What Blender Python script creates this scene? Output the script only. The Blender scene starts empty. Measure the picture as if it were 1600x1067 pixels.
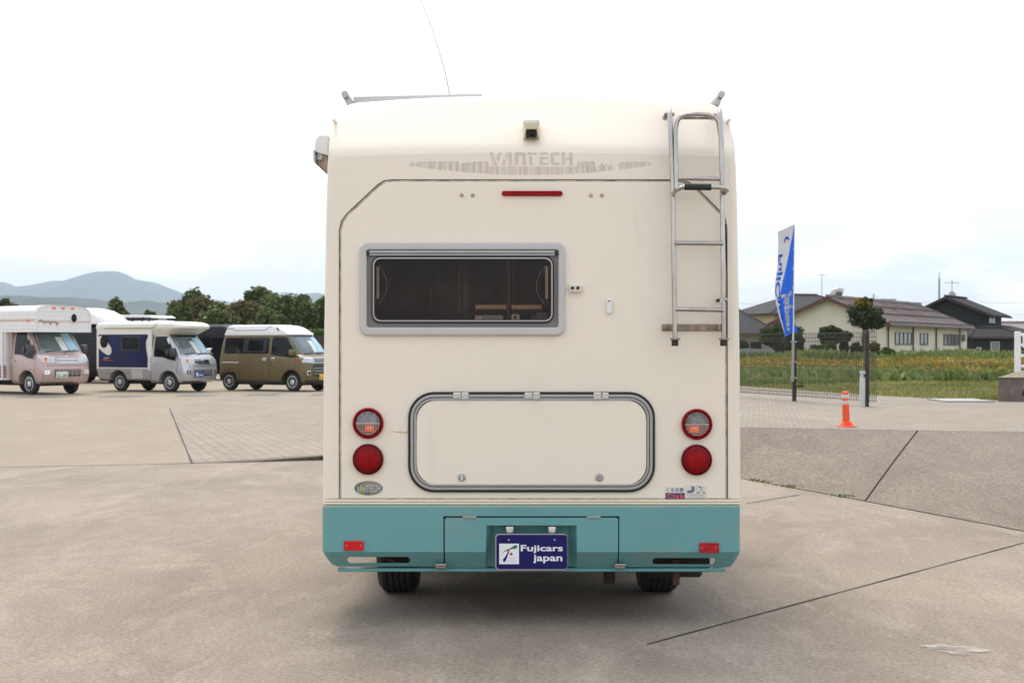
import bpy, bmesh, math, random
import numpy as np
from mathutils import Vector, Matrix, noise

SC = bpy.context.scene
COL = SC.collection
# ------------------------------------------------------------------ camera
F = 2300.0            # focal length in pixels of a 1600 px wide picture
HC = 1.40             # camera height
HOR = 540.0           # pixel row of the horizon
cam_d = bpy.data.cameras.new('camera')
cam = bpy.data.objects.new('camera', cam_d); COL.objects.link(cam)
cam_d.sensor_width = 36.0; cam_d.lens = 36.0 * F / 1600.0
cam_d.shift_y = (HOR - 533.5) / 1600.0
cam_d.clip_start = 0.1; cam_d.clip_end = 60000
cam_d.dof.use_dof = True; cam_d.dof.focus_distance = 7.4; cam_d.dof.aperture_fstop = 9.0
cam.location = (0, 0, HC); cam.rotation_euler = (math.radians(90), 0, 0)
SC.camera = cam
# ------------------------------------------------------------------ light
SUN_EL, SUN_AZ = math.radians(57), math.radians(-14)      # azimuth from +Y (away from camera) towards +X
world = bpy.data.worlds.new('World'); SC.world = world; world.use_nodes = True
nt = world.node_tree; nt.nodes.clear()
w_out = nt.nodes.new('ShaderNodeOutputWorld')
sky = nt.nodes.new('ShaderNodeTexSky'); sky.sky_type = 'NISHITA'; sky.sun_disc = False
sky.sun_elevation = SUN_EL; sky.sun_rotation = SUN_AZ; sky.air_density = 1.0; sky.dust_density = 2.5
bg1 = nt.nodes.new('ShaderNodeBackground'); bg1.inputs[1].default_value = 0.05
nt.links.new(sky.outputs[0], bg1.inputs[0])
wtc = nt.nodes.new('ShaderNodeTexCoord'); wmp = nt.nodes.new('ShaderNodeMapping')
wmp.inputs['Scale'].default_value = (1.5, 1.5, 5.5); wmp.inputs['Rotation'].default_value = (0.06, 0.10, 0.4)
nt.links.new(wtc.outputs['Generated'], wmp.inputs['Vector'])
wn = nt.nodes.new('ShaderNodeTexNoise'); wn.inputs['Scale'].default_value = 3.3; wn.inputs['Detail'].default_value = 6
wn.inputs['Roughness'].default_value = 0.55; wn.inputs['Distortion'].default_value = 0.5
nt.links.new(wmp.outputs[0], wn.inputs['Vector'])
wr = nt.nodes.new('ShaderNodeValToRGB')
wr.color_ramp.elements[0].position = 0.475; wr.color_ramp.elements[0].color = (0.57, 0.59, 0.64, 1)
wr.color_ramp.elements[1].position = 0.64; wr.color_ramp.elements[1].color = (1.0, 0.985, 0.955, 1)
e = wr.color_ramp.elements.new(0.545); e.color = (0.76, 0.77, 0.79, 1)
nt.links.new(wn.outputs['Fac'], wr.inputs[0])
bg2 = nt.nodes.new('ShaderNodeBackground'); bg2.inputs[1].default_value = 0.94
nt.links.new(wr.outputs[0], bg2.inputs[0])
wadd = nt.nodes.new('ShaderNodeAddShader')
nt.links.new(bg1.outputs[0], wadd.inputs[0]); nt.links.new(bg2.outputs[0], wadd.inputs[1])
nt.links.new(wadd.outputs[0], w_out.inputs['Surface'])
sun_d = bpy.data.lights.new('sun', 'SUN'); sun_d.energy = 1.5; sun_d.angle = math.radians(20); sun_d.color = (1.0, 0.92, 0.80)
sun = bpy.data.objects.new('sun', sun_d); COL.objects.link(sun)
sd = Vector((math.sin(SUN_AZ) * math.cos(SUN_EL), math.cos(SUN_AZ) * math.cos(SUN_EL), math.sin(SUN_EL)))
sun.rotation_euler = sd.to_track_quat('Z', 'Y').to_euler(); sun.location = (0, 0, 30)
vs = SC.view_settings; vs.view_transform = 'Standard'; vs.look = 'None'; vs.gamma = 1; vs.exposure = 0.66; vs.use_curve_mapping = False
SC.render.engine = 'CYCLES'
SC.cycles.use_denoising = True
SC.cycles.max_bounces = 8; SC.cycles.transparent_max_bounces = 12; SC.cycles.caustics_reflective = False; SC.cycles.caustics_refractive = False

# ------------------------------------------------------------------ helpers
def G(px, py, z=0.0):
    """point of the horizontal plane z seen at a pixel of the 1600 px photograph"""
    Y = (HC - z) * F / (py - HOR)
    return Vector(((px - 800.0) / F * Y, Y, z))
def AT(px, py, Y):
    return Vector(((px - 800.0) / F * Y, Y, HC - (py - HOR) / F * Y))

ORG = {}
def org(o):
    return ORG.get(o.name, Vector((0, 0, 0))) if o else Vector((0, 0, 0))
def props(o, label=None, cat=None, group=None, kind=None):
    if label: o['label'] = label
    if cat: o['category'] = cat
    if group: o['group'] = group
    if kind: o['kind'] = kind
    return o
def root(name, loc, label, cat, group=None, rz=0.0, world_coords=True, scale=1.0):
    o = bpy.data.objects.new(name, None); COL.objects.link(o)
    o.location = loc; o.rotation_euler = (0, 0, rz); o.scale = (scale,) * 3
    o.empty_display_size = 0.3
    ORG[o.name] = Vector(loc) if world_coords else Vector((0, 0, 0))
    return props(o, label, cat, group)
def link(name, me, mat=None, parent=None, smooth=None, label=None):
    """link a mesh as ONE object; its coordinates are in the frame of its thing"""
    if mat is not None and len(me.materials) == 0:
        me.materials.append(mat)
    elif mat is not None:
        me.materials[0] = mat
    og = org(parent)
    if og.length > 0: me.transform(Matrix.Translation(-og))
    if smooth is not None:
        me.polygons.foreach_set('use_smooth', [True] * len(me.polygons))
        me.set_sharp_from_angle(angle=math.radians(smooth))
    me.name = name
    o = bpy.data.objects.new(name, me); COL.objects.link(o)
    if parent:
        o.parent = parent; ORG[o.name] = og
    if label: o['label'] = label
    return o

class MB:
    def __init__(s): s.v = []; s.f = []
    def add(s, vs, fs):
        b = len(s.v); s.v += [tuple(v) for v in vs]; s.f += [tuple(i + b for i in f) for f in fs]; return s
    def box(s, x0, x1, y0, y1, z0, z1):
        return s.add([(x0,y0,z0),(x1,y0,z0),(x1,y1,z0),(x0,y1,z0),(x0,y0,z1),(x1,y0,z1),(x1,y1,z1),(x0,y1,z1)],
                     [(0,3,2,1),(4,5,6,7),(0,1,5,4),(1,2,6,5),(2,3,7,6),(3,0,4,7)])
    def hexa(s, p):      # 8 points, bottom ring then top ring
        return s.add(p, [(0,3,2,1),(4,5,6,7),(0,1,5,4),(1,2,6,5),(2,3,7,6),(3,0,4,7)])
    def tube(s, pts, r, n=10, closed=False, cap=True):
        pts = [Vector(p) for p in pts]; rs = r if isinstance(r, (list, tuple)) else [r] * len(pts)
        base = len(s.v); up = None; N = len(pts)
        for i, p in enumerate(pts):
            a = pts[i - 1] if (i > 0 or closed) else p; b = pts[(i + 1) % N] if (i < N - 1 or closed) else p
            d = (b - a).normalized()
            if up is None:
                up = Vector((0, 0, 1)) if abs(d.z) < 0.9 else Vector((0, 1, 0))
            u = (up - d * up.dot(d)).normalized(); w = d.cross(u); up = u
            for k in range(n):
                t = 2 * math.pi * k / n
                s.v.append(tuple(p + (u * math.cos(t) + w * math.sin(t)) * rs[i]))
        for i in range(N if closed else N - 1):
            j = (i + 1) % N
            for k in range(n):
                l = (k + 1) % n
                s.f.append((base + i*n + k, base + i*n + l, base + j*n + l, base + j*n + k))
        if cap and not closed:
            s.f.append(tuple(base + k for k in reversed(range(n))))
            s.f.append(tuple(base + (N-1)*n + k for k in range(n)))
        return s
    def lathe(s, prof, c, axis, n=24):
        """prof: (radius, distance along axis)"""
        ax = Vector(axis).normalized(); u = ax.orthogonal().normalized(); w = ax.cross(u); c = Vector(c)
        base = len(s.v)
        for r, h in prof:
            for k in range(n):
                t = 2*math.pi*k/n; s.v.append(tuple(c + ax*h + (u*math.cos(t) + w*math.sin(t))*r))
        for i in range(len(prof)-1):
            for k in range(n):
                l = (k+1) % n
                s.f.append((base+i*n+k, base+i*n+l, base+(i+1)*n+l, base+(i+1)*n+k))
        s.f.append(tuple(base+k for k in reversed(range(n)))); s.f.append(tuple(base+(len(prof)-1)*n+k for k in range(n)))
        return s
    def prism(s, poly, z0, z1):
        n = len(poly)
        return s.add([(p[0],p[1],z0) for p in poly] + [(p[0],p[1],z1) for p in poly],
            [tuple(reversed(range(n))), tuple(range(n, 2*n))] + [(i,(i+1)%n,n+(i+1)%n,n+i) for i in range(n)])
    def mesh(s):
        me = bpy.data.meshes.new('m'); me.from_pydata(s.v, [], s.f); me.update(); return me
    def build(s, name, mat, parent=None, smooth=None, label=None, bevel=0.0, seg=1):
        me = s.mesh()
        bm = bmesh.new(); bm.from_mesh(me)
        if bevel > 0:
            es = [e for e in bm.edges if len(e.link_faces) == 2 and e.calc_face_angle(0) > 0.5]
            bmesh.ops.bevel(bm, geom=es, offset=bevel, segments=seg, affect='EDGES', profile=0.5)
            smooth = smooth or 35
        bmesh.ops.recalc_face_normals(bm, faces=bm.faces)
        bm.to_mesh(me); bm.free()
        return link(name, me, mat, parent, smooth, label)

def curve_plate(loops, th=0.01, bev=0.0):
    """filled 2D shape with holes -> mesh; coordinates (a, y, b), front at y=0, back at y=th"""
    cu = bpy.data.curves.new('c', 'CURVE'); cu.dimensions = '2D'; cu.fill_mode = 'BOTH'
    cu.extrude = max(th / 2 - bev, 0.0)
    if bev > 0: cu.bevel_depth = bev; cu.offset = -bev; cu.bevel_resolution = 1
    for lp in loops:
        sp = cu.splines.new('POLY'); sp.points.add(len(lp) - 1)
        for i, p in enumerate(lp): sp.points[i].co = (p[0], p[1], 0, 1)
        sp.use_cyclic_u = True
    ob = bpy.data.objects.new('c', cu)
    me = bpy.data.meshes.new_from_object(ob)
    bpy.data.objects.remove(ob); bpy.data.curves.remove(cu)
    me.transform(Matrix(((1,0,0,0),(0,0,-1,th/2),(0,1,0,0),(0,0,0,1))))
    me.materials.clear()
    return me
def plate(name, loops, y, th, mat, parent=None, bev=0.0, label=None, smooth=35):
    me = curve_plate(loops, th, bev); me.transform(Matrix.Translation((0, y, 0)))
    return link(name, me, mat, parent, smooth, label)
def text_mesh(s, box, th=0.001, bold=0.0, space=1.0):
    """lettering fitted into box (x0, x1, z0, z1), front at y=0"""
    cu = bpy.data.curves.new('t', 'FONT'); cu.body = s; cu.size = 1; cu.extrude = 0.01; cu.offset = bold; cu.space_character = space
    cu.resolution_u = 3
    ob = bpy.data.objects.new('t', cu); me = bpy.data.meshes.new_from_object(ob)
    bpy.data.objects.remove(ob); bpy.data.curves.remove(cu)
    n = len(me.vertices); a = np.empty(n*3); me.vertices.foreach_get('co', a); a = a.reshape(-1, 3)
    lo, hi = a.min(0), a.max(0)
    x = box[0] + (a[:,0]-lo[0])/(hi[0]-lo[0])*(box[1]-box[0]); z = box[2] + (a[:,1]-lo[1])/(hi[1]-lo[1])*(box[3]-box[2])
    y = th * (hi[2]-a[:,2])/(hi[2]-lo[2])
    me.vertices.foreach_set('co', np.stack([x, y, z], 1).ravel()); me.update(); me.materials.clear()
    return me
def join(meshes):
    vs, fs = [], []
    for m in meshes:
        b = len(vs); vs += [tuple(v.co) for v in m.vertices]; fs += [tuple(i + b for i in p.vertices) for p in m.polygons]
    me = bpy.data.meshes.new('j'); me.from_pydata(vs, [], fs); me.update(); return me
def rrect(x0, z0, x1, z1, r, n=5):
    if x0 > x1: x0, x1 = x1, x0
    if z0 > z1: z0, z1 = z1, z0
    out = []
    for cx, cz, a0 in ((x1-r, z1-r, 0), (x0+r, z1-r, 90), (x0+r, z0+r, 180), (x1-r, z0+r, 270)):
        for k in range(n + 1):
            a = math.radians(a0 + 90*k/n); out.append((cx + r*math.cos(a), cz + r*math.sin(a)))
    return out
def circ(cx, cz, r, n=32, rz=None):
    rz = rz or r
    return [(cx + r*math.cos(2*math.pi*k/n), cz + rz*math.sin(2*math.pi*k/n)) for k in range(n)]

# ------------------------------------------------------------------ materials
def mat(name, col, rough=0.5, metal=0.0, var=0.08, scale=6.0, bump=0.0, bscale=40.0, coat=0.0, stretch=(1,1,1),
        spec=0.5, fine=0.0, fscale=90.0, emis=0.0, dirt=None):
    m = bpy.data.materials.new(name); m.use_nodes = True; t = m.node_tree; b = t.nodes['Principled BSDF']
    tc = t.nodes.new('ShaderNodeTexCoord'); mp = t.nodes.new('ShaderNodeMapping'); mp.inputs['Scale'].default_value = stretch
    t.links.new(tc.outputs['Object'], mp.inputs['Vector'])
    n = t.nodes.new('ShaderNodeTexNoise'); n.inputs['Scale'].default_value = scale; n.inputs['Detail'].default_value = 5
    t.links.new(mp.outputs[0], n.inputs['Vector'])
    r = t.nodes.new('ShaderNodeValToRGB'); r.color_ramp.elements[0].position = 0.3; r.color_ramp.elements[1].position = 0.7
    r.color_ramp.elements[0].color = tuple(c*(1-var) for c in col) + (1,)
    r.color_ramp.elements[1].color = tuple(min(c*(1+var), 1) for c in col) + (1,)
    t.links.new(n.outputs['Fac'], r.inputs[0]); out = r.outputs[0]
    if dirt:   # (colour, scale, stretch, low, high)
        dc, ds, dst, lo, hi = dirt
        mp2 = t.nodes.new('ShaderNodeMapping'); mp2.inputs['Scale'].default_value = dst
        t.links.new(tc.outputs['Object'], mp2.inputs['Vector'])
        n2 = t.nodes.new('ShaderNodeTexNoise'); n2.inputs['Scale'].default_value = ds; n2.inputs['Detail'].default_value = 8
        t.links.new(mp2.outputs[0], n2.inputs['Vector'])
        mr = t.nodes.new('ShaderNodeMapRange'); mr.inputs[1].default_value = lo; mr.inputs[2].default_value = hi
        t.links.new(n2.outputs['Fac'], mr.inputs[0])
        mx = t.nodes.new('ShaderNodeMix'); mx.data_type = 'RGBA'; mx.inputs['B'].default_value = tuple(dc) + (1,)
        t.links.new(mr.outputs[0], mx.inputs['Factor']); t.links.new(out, mx.inputs['A']); out = mx.outputs['Result']
    if fine > 0:
        nf = t.nodes.new('ShaderNodeTexNoise'); nf.inputs['Scale'].default_value = fscale; nf.inputs['Detail'].default_value = 2
        t.links.new(tc.outputs['Object'], nf.inputs['Vector'])
        mr = t.nodes.new('ShaderNodeMapRange'); mr.inputs[1].default_value = 0.3; mr.inputs[2].default_value = 0.7
        mr.inputs[3].default_value = 1 - fine; mr.inputs[4].default_value = 1 + fine
        t.links.new(nf.outputs['Fac'], mr.inputs[0])
        vm = t.nodes.new('ShaderNodeVectorMath'); vm.operation = 'SCALE'
        t.links.new(out, vm.inputs[0]); t.links.new(mr.outputs[0], vm.inputs['Scale']); out = vm.outputs[0]
    t.links.new(out, b.inputs['Base Color'])
    b.inputs['Roughness'].default_value = rough; b.inputs['Metallic'].default_value = metal
    b.inputs['Coat Weight'].default_value = coat; b.inputs['Coat Roughness'].default_value = 0.08
    b.inputs['Specular IOR Level'].default_value = spec
    if emis: b.inputs['Emission Color'].default_value = tuple(col) + (1,); b.inputs['Emission Strength'].default_value = emis
    if bump > 0:
        nb = t.nodes.new('ShaderNodeTexNoise'); nb.inputs['Scale'].default_value = bscale; nb.inputs['Detail'].default_value = 4
        t.links.new(mp.outputs[0], nb.inputs['Vector'])
        bp = t.nodes.new('ShaderNodeBump'); bp.inputs['Strength'].default_value = bump; bp.inputs['Distance'].default_value = 0.01
        t.links.new(nb.outputs['Fac'], bp.inputs['Height']); t.links.new(bp.outputs[0], b.inputs['Normal'])
    return m
def attr_mat(name, cols, rough=0.6, trans=0.25, nscale=0.6, nvar=0.35):
    """leaf material: per-face random attribute 'rnd' picks the colour, a big noise gives light and dark clumps"""
    m = bpy.data.materials.new(name); m.use_nodes = True; t = m.node_tree; b = t.nodes['Principled BSDF']
    at = t.nodes.new('ShaderNodeAttribute'); at.attribute_name = 'rnd'
    r = t.nodes.new('ShaderNodeValToRGB'); cr = r.color_ramp
    cr.elements[0].position = 0; cr.elements[0].color = tuple(cols[0]) + (1,)
    cr.elements[1].position = 1; cr.elements[1].color = tuple(cols[-1]) + (1,)
    for i, c in enumerate(cols[1:-1]):
        e = cr.elements.new((i+1)/(len(cols)-1)); e.color = tuple(c) + (1,)
    t.links.new(at.outputs['Fac'], r.inputs[0])
    tc = t.nodes.new('ShaderNodeTexCoord'); n = t.nodes.new('ShaderNodeTexNoise'); n.inputs['Scale'].default_value = nscale
    n.inputs['Detail'].default_value = 3; t.links.new(tc.outputs['Object'], n.inputs['Vector'])
    mr = t.nodes.new('ShaderNodeMapRange'); mr.inputs[1].default_value = 0.3; mr.inputs[2].default_value = 0.7
    mr.inputs[3].default_value = 1 - nvar; mr.inputs[4].default_value = 1 + nvar
    t.links.new(n.outputs['Fac'], mr.inputs[0])
    vm = t.nodes.new('ShaderNodeVectorMath'); vm.operation = 'SCALE'
    t.links.new(r.outputs[0], vm.inputs[0]); t.links.new(mr.outputs[0], vm.inputs['Scale'])
    t.links.new(vm.outputs[0], b.inputs['Base Color']); b.inputs['Roughness'].default_value = rough
    b.inputs['Specular IOR Level'].default_value = 0.25
    if trans > 0:
        tr = t.nodes.new('ShaderNodeBsdfTranslucent'); t.links.new(vm.outputs[0], tr.inputs['Color'])
        mx = t.nodes.new('ShaderNodeMixShader'); mx.inputs[0].default_value = trans
        t.links.new(b.outputs[0], mx.inputs[1]); t.links.new(tr.outputs[0], mx.inputs[2])
        t.links.new(mx.outputs[0], t.nodes['Material Output'].inputs['Surface'])
    return m
def glass_mat(name, tint, ior=1.30):
    m = bpy.data.materials.new(name); m.use_nodes = True; t = m.node_tree; t.nodes.clear()
    o = t.nodes.new('ShaderNodeOutputMaterial'); tr = t.nodes.new('ShaderNodeBsdfTransparent'); tr.inputs[0].default_value = tuple(tint) + (1,)
    gl = t.nodes.new('ShaderNodeBsdfGlossy'); gl.inputs['Roughness'].default_value = 0.02
    fr = t.nodes.new('ShaderNodeFresnel'); fr.inputs[0].default_value = ior
    tc = t.nodes.new('ShaderNodeTexCoord'); n = t.nodes.new('ShaderNodeTexNoise'); n.inputs['Scale'].default_value = 7
    t.links.new(tc.outputs['Object'], n.inputs['Vector'])
    bp = t.nodes.new('ShaderNodeBump'); bp.inputs['Strength'].default_value = 0.08; bp.inputs['Distance'].default_value = 0.01
    t.links.new(n.outputs['Fac'], bp.inputs['Height']); t.links.new(bp.outputs[0], gl.inputs['Normal'])
    mx = t.nodes.new('ShaderNodeMixShader')
    t.links.new(fr.outputs[0], mx.inputs[0]); t.links.new(tr.outputs[0], mx.inputs[1]); t.links.new(gl.outputs[0], mx.inputs[2])
    t.links.new(mx.outputs[0], o.inputs['Surface']); return m

M = {}
M['cream'] = mat('cream_gelcoat', (0.84, 0.755, 0.632), 0.36, var=0.015, scale=1.3, coat=0.2, bump=0.12, bscale=1.6, spec=0.4, dirt=((0.60, 0.53, 0.44), 2.2, (5, 1, 0.8), 0.62, 1.25))
M['creamtrim'] = mat('cream_trim_rubber', (0.78, 0.70, 0.53), 0.5, var=0.05, scale=3, stretch=(1,1,8))
M['white'] = mat('white_paint', (0.78, 0.775, 0.75), 0.35, var=0.02, coat=0.2)
M['whitebright'] = mat('white_print', (0.82, 0.82, 0.84), 0.5, var=0.02)
M['teal'] = mat('teal_bumper_paint', (0.122, 0.322, 0.325), 0.36, var=0.05, scale=2.2, coat=0.25, dirt=((0.25, 0.27, 0.23), 2.5, (1.6, 1, 3), 0.55, 0.95), fine=0.02)
M['tealdark'] = mat('teal_recess_paint', (0.118, 0.315, 0.308), 0.45, var=0.06)
M['black'] = mat('black_rubber', (0.012, 0.012, 0.013), 0.55, var=0.2, scale=20)
M['gap'] = mat('grimy_joint_sealant', (0.07, 0.055, 0.045), 0.8, var=0.6, scale=14)
M['grime'] = mat('yellowed_sealant', (0.42, 0.35, 0.25), 0.7, var=0.45, scale=16)
M['alu'] = mat('anodised_aluminium', (0.40, 0.39, 0.385), 0.32, metal=0.85, var=0.06, scale=3, stretch=(1,1,1))
M['greyframe'] = mat('grey_window_frame_plastic', (0.52, 0.505, 0.49), 0.4, var=0.03)
M['recess'] = mat('window_recess_grey', (0.20, 0.175, 0.155), 0.5, var=0.06)
M['steel'] = mat('polished_stainless_steel', (0.44, 0.41, 0.375), 0.17, metal=1.0, var=0.15, scale=9)
M['rusty'] = mat('tarnished_steel', (0.30, 0.23, 0.18), 0.45, metal=0.6, var=0.3, scale=22)
M['chrome'] = mat('chrome', (0.75, 0.75, 0.76), 0.12, metal=1.0, var=0.05)
M['red'] = mat('red_lens_plastic', (0.27, 0.002, 0.005), 0.25, spec=0.15, var=0.25, scale=30, coat=0.0, bump=0.3, bscale=120)
M['reddark'] = mat('dark_red_lens_rim', (0.10, 0.003, 0.004), 0.3, spec=0.2, var=0.15, coat=0.1)
M['redflat'] = mat('red_reflector_plastic', (0.62, 0.012, 0.012), 0.3, spec=0.2, var=0.15, scale=60, coat=0.1, bump=0.4, bscale=200)
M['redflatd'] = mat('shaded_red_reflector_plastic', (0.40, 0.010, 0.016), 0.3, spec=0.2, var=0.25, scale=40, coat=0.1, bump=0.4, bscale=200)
M['tyre'] = mat('tyre_rubber', (0.022, 0.021, 0.021), 0.75, var=0.2, scale=12)
M['under'] = mat('dirty_chassis_metal', (0.03, 0.025, 0.022), 0.8, var=0.3, scale=8)
M['rust'] = mat('rusty_bracket', (0.085, 0.035, 0.022), 0.8, var=0.35, scale=20)
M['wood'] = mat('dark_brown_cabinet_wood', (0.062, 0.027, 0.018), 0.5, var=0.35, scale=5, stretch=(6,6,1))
M['woodl'] = mat('brown_partition_edge', (0.22, 0.14, 0.10), 0.5, var=0.15)
M['blind'] = mat('beige_roller_blind', (0.72, 0.62, 0.46), 0.7, var=0.06)
M['tealpaper'] = mat('pale_teal_box', (0.45, 0.72, 0.78), 0.6, var=0.08)
M['navy'] = mat('navy_blue_print', (0.010, 0.010, 0.105), 0.4, spec=0.2, var=0.05)
M['greenprint'] = mat('green_print', (0.01, 0.16, 0.045), 0.4, var=0.05)
M['redprint'] = mat('red_print', (0.62, 0.02, 0.03), 0.4, var=0.05)
M['navyink'] = mat('dark_blue_ink', (0.03, 0.05, 0.13), 0.4, var=0.1)
M['redink'] = mat('coral_red_ink', (0.80, 0.07, 0.06), 0.4, var=0.05)
M['greyink'] = mat('slate_ink', (0.13, 0.16, 0.21), 0.5, var=0.1)
M['greylite'] = mat('faded_grey_print', (0.42, 0.42, 0.42), 0.5, var=0.1)
M['stickerbg'] = mat('sticker_paper', (0.72, 0.68, 0.62), 0.5, var=0.03)
M['camshell'] = mat('yellowed_plastic_shell', (0.62, 0.55, 0.40), 0.45, var=0.06)
M['camclear'] = mat('crazed_clear_plastic', (0.66, 0.62, 0.55), 0.3, var=0.12, scale=60)
M['orange'] = mat('orange_traffic_plastic', (0.85, 0.085, 0.02), 0.42, var=0.06, scale=8)
M['reflband'] = mat('silver_reflective_band', (0.60, 0.57, 0.56), 0.35, var=0.06)
M['amber'] = mat('amber_lens', (0.95, 0.14, 0.01), 0.4, var=0.1, spec=0.2)
M['darkglass'] = mat('dark_vehicle_glass', (0.008, 0.009, 0.010), 0.08, var=0.3, spec=0.22)
M['shieldglass'] = mat('windscreen_glass', (0.13, 0.165, 0.165), 0.08, var=0.35, scale=2.2, spec=0.8)
M['lampglass'] = mat('clear_headlamp_lens', (0.55, 0.56, 0.57), 0.12, metal=0.25, var=0.2, scale=14, coat=1.0)
M['tintglass'] = glass_mat('tinted_acrylic_pane', (0.80, 0.71, 0.65))
def lens_material():
    m = mat('clear_ribbed_lamp_lens', (0.60, 0.57, 0.56), 0.14, metal=0.3, var=0.3, scale=40, coat=1.0)
    t = m.node_tree; b = t.nodes['Principled BSDF']; tc = t.nodes.new('ShaderNodeTexCoord')
    acc = None
    for ax in ('X', 'Z'):
        w = t.nodes.new('ShaderNodeTexWave'); w.wave_type = 'BANDS'; w.bands_direction = ax; w.inputs['Scale'].default_value = 24
        t.links.new(tc.outputs['Object'], w.inputs['Vector'])
        if acc is None: acc = w.outputs['Fac']
        else:
            a = t.nodes.new('ShaderNodeMath'); a.operation = 'ADD'; t.links.new(acc, a.inputs[0]); t.links.new(w.outputs['Fac'], a.inputs[1]); acc = a.outputs[0]
    bp = t.nodes.new('ShaderNodeBump'); bp.inputs['Strength'].default_value = 1.0; bp.inputs['Distance'].default_value = 0.006
    t.links.new(acc, bp.inputs['Height']); t.links.new(bp.outputs[0], b.inputs['Normal']); t.links.new(bp.outputs[0], b.inputs['Coat Normal'])
    return m
M['lens'] = lens_material()
def ghost_mat():
    m = mat('faded_decal_residue', (0.47, 0.42, 0.37), 0.6, var=0.15, scale=20, stretch=(4, 1, 0.5))
    t = m.node_tree; b = t.nodes['Principled BSDF']; tc = t.nodes.new('ShaderNodeTexCoord')
    mp = t.nodes.new('ShaderNodeMapping'); mp.inputs['Scale'].default_value = (60, 1, 3); t.links.new(tc.outputs['Object'], mp.inputs[0])
    n = t.nodes.new('ShaderNodeTexNoise'); n.inputs['Scale'].default_value = 1; n.inputs['Detail'].default_value = 3; t.links.new(mp.outputs[0], n.inputs[0])
    mr = t.nodes.new('ShaderNodeMapRange'); mr.inputs[1].default_value = 0.36; mr.inputs[2].default_value = 0.66
    mr.inputs[3].default_value = 0.04; mr.inputs[4].default_value = 0.20
    t.links.new(n.outputs['Fac'], mr.inputs[0]); t.links.new(mr.outputs[0], b.inputs['Alpha']); return m
M['ghost'] = ghost_mat()

# ---- ground materials
def concrete(name, base, dark, light, grain=0.10, stain=1.0, gscale=60, bump=0.25):
    m = bpy.data.materials.new(name); m.use_nodes = True; t = m.node_tree; b = t.nodes['Principled BSDF']; L = t.links
    tc = t.nodes.new('ShaderNodeTexCoord')
    def nz(scale, detail, st=(1,1,1), rot=0.0, rough=0.6, dist=0.0):
        mp = t.nodes.new('ShaderNodeMapping'); mp.inputs['Scale'].default_value = st; mp.inputs['Rotation'].default_value = (0,0,rot)
        L.new(tc.outputs['Object'], mp.inputs[0]); n = t.nodes.new('ShaderNodeTexNoise'); n.inputs['Scale'].default_value = scale
        n.inputs['Detail'].default_value = detail; n.inputs['Roughness'].default_value = rough; n.inputs['Distortion'].default_value = dist
        L.new(mp.outputs[0], n.inputs['Vector']); return n.outputs['Fac']
    def ramp(fac, lo, hi, a, c):
        r = t.nodes.new('ShaderNodeMapRange'); r.inputs[1].default_value = lo; r.inputs[2].default_value = hi
        r.inputs[3].default_value = a; r.inputs[4].default_value = c; L.new(fac, r.inputs[0]); return r.outputs[0]
    def mix(fac, a, c):
        x = t.nodes.new('ShaderNodeMix'); x.data_type = 'RGBA'
        L.new(fac, x.inputs['Factor'])
        if isinstance(a, tuple): x.inputs['A'].default_value = a + (1,)
        else: L.new(a, x.inputs['A'])
        if isinstance(c, tuple): x.inputs['B'].default_value = c + (1,)
        else: L.new(c, x.inputs['B'])
        return x.outputs['Result']
    c = mix(ramp(nz(0.7, 9, st=(1.3, 0.6, 1), rough=0.66, dist=0.6), 0.36, 0.64, 0, stain), base, dark)
    c = mix(ramp(nz(0.9, 8, st=(1.3, 0.55, 1), rot=0.35, rough=0.7, dist=0.9), 0.50, 0.72, 0, 0.75), c, light)
    c = mix(ramp(nz(2.6, 7, st=(1.6, 0.5, 1), rot=-0.5, rough=0.65, dist=1.2), 0.52, 0.70, 0, 0.45), c, light)
    c = mix(ramp(nz(7.0, 6, rough=0.7), 0.55, 0.75, 0, 0.45), c, dark)
    g = ramp(nz(gscale, 3, rough=0.8), 0.3, 0.7, 1 - grain, 1 + grain)
    sp = ramp(nz(gscale*2.3, 2), 0.64, 0.72, 1.0, 1.0 - grain*2.2)
    g2 = t.nodes.new('ShaderNodeMath'); g2.operation = 'MULTIPLY'; L.new(g, g2.inputs[0]); L.new(sp, g2.inputs[1])
    v = t.nodes.new('ShaderNodeVectorMath'); v.operation = 'SCALE'; L.new(c, v.inputs[0]); L.new(g2.outputs[0], v.inputs['Scale'])
    L.new(v.outputs[0], b.inputs['Base Color']); b.inputs['Roughness'].default_value = 0.85; b.inputs['Specular IOR Level'].default_value = 0.3
    bp = t.nodes.new('ShaderNodeBump'); bp.inputs['Strength'].default_value = bump; bp.inputs['Distance'].default_value = 0.01
    L.new(nz(gscale*0.8, 5, rough=0.7), bp.inputs['Height']); L.new(bp.outputs[0], b.inputs['Normal'])
    m['_'] = 0; del m['_']
    return m, c, v, bp
M['apron'] = concrete('weathered_concrete', (0.305, 0.254, 0.197), (0.222, 0.182, 0.138), (0.390, 0.331, 0.262), stain=0.9, grain=0.34, gscale=42)[0]
M['slab'] = concrete('tan_concrete_slab', (0.305, 0.253, 0.184), (0.265, 0.219, 0.158), (0.342, 0.287, 0.216), stain=0.8, grain=0.12)[0]
M['bank'] = concrete('rough_brushed_concrete', (0.218, 0.183, 0.141), (0.170, 0.141, 0.108), (0.272, 0.231, 0.181), stain=0.9, grain=0.42, gscale=30, bump=0.8)[0]
M['block'] = concrete('old_mossy_concrete', (0.20, 0.165, 0.14), (0.10, 0.08, 0.07), (0.28, 0.24, 0.21), stain=1.0, grain=0.15, gscale=14)[0]
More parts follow.
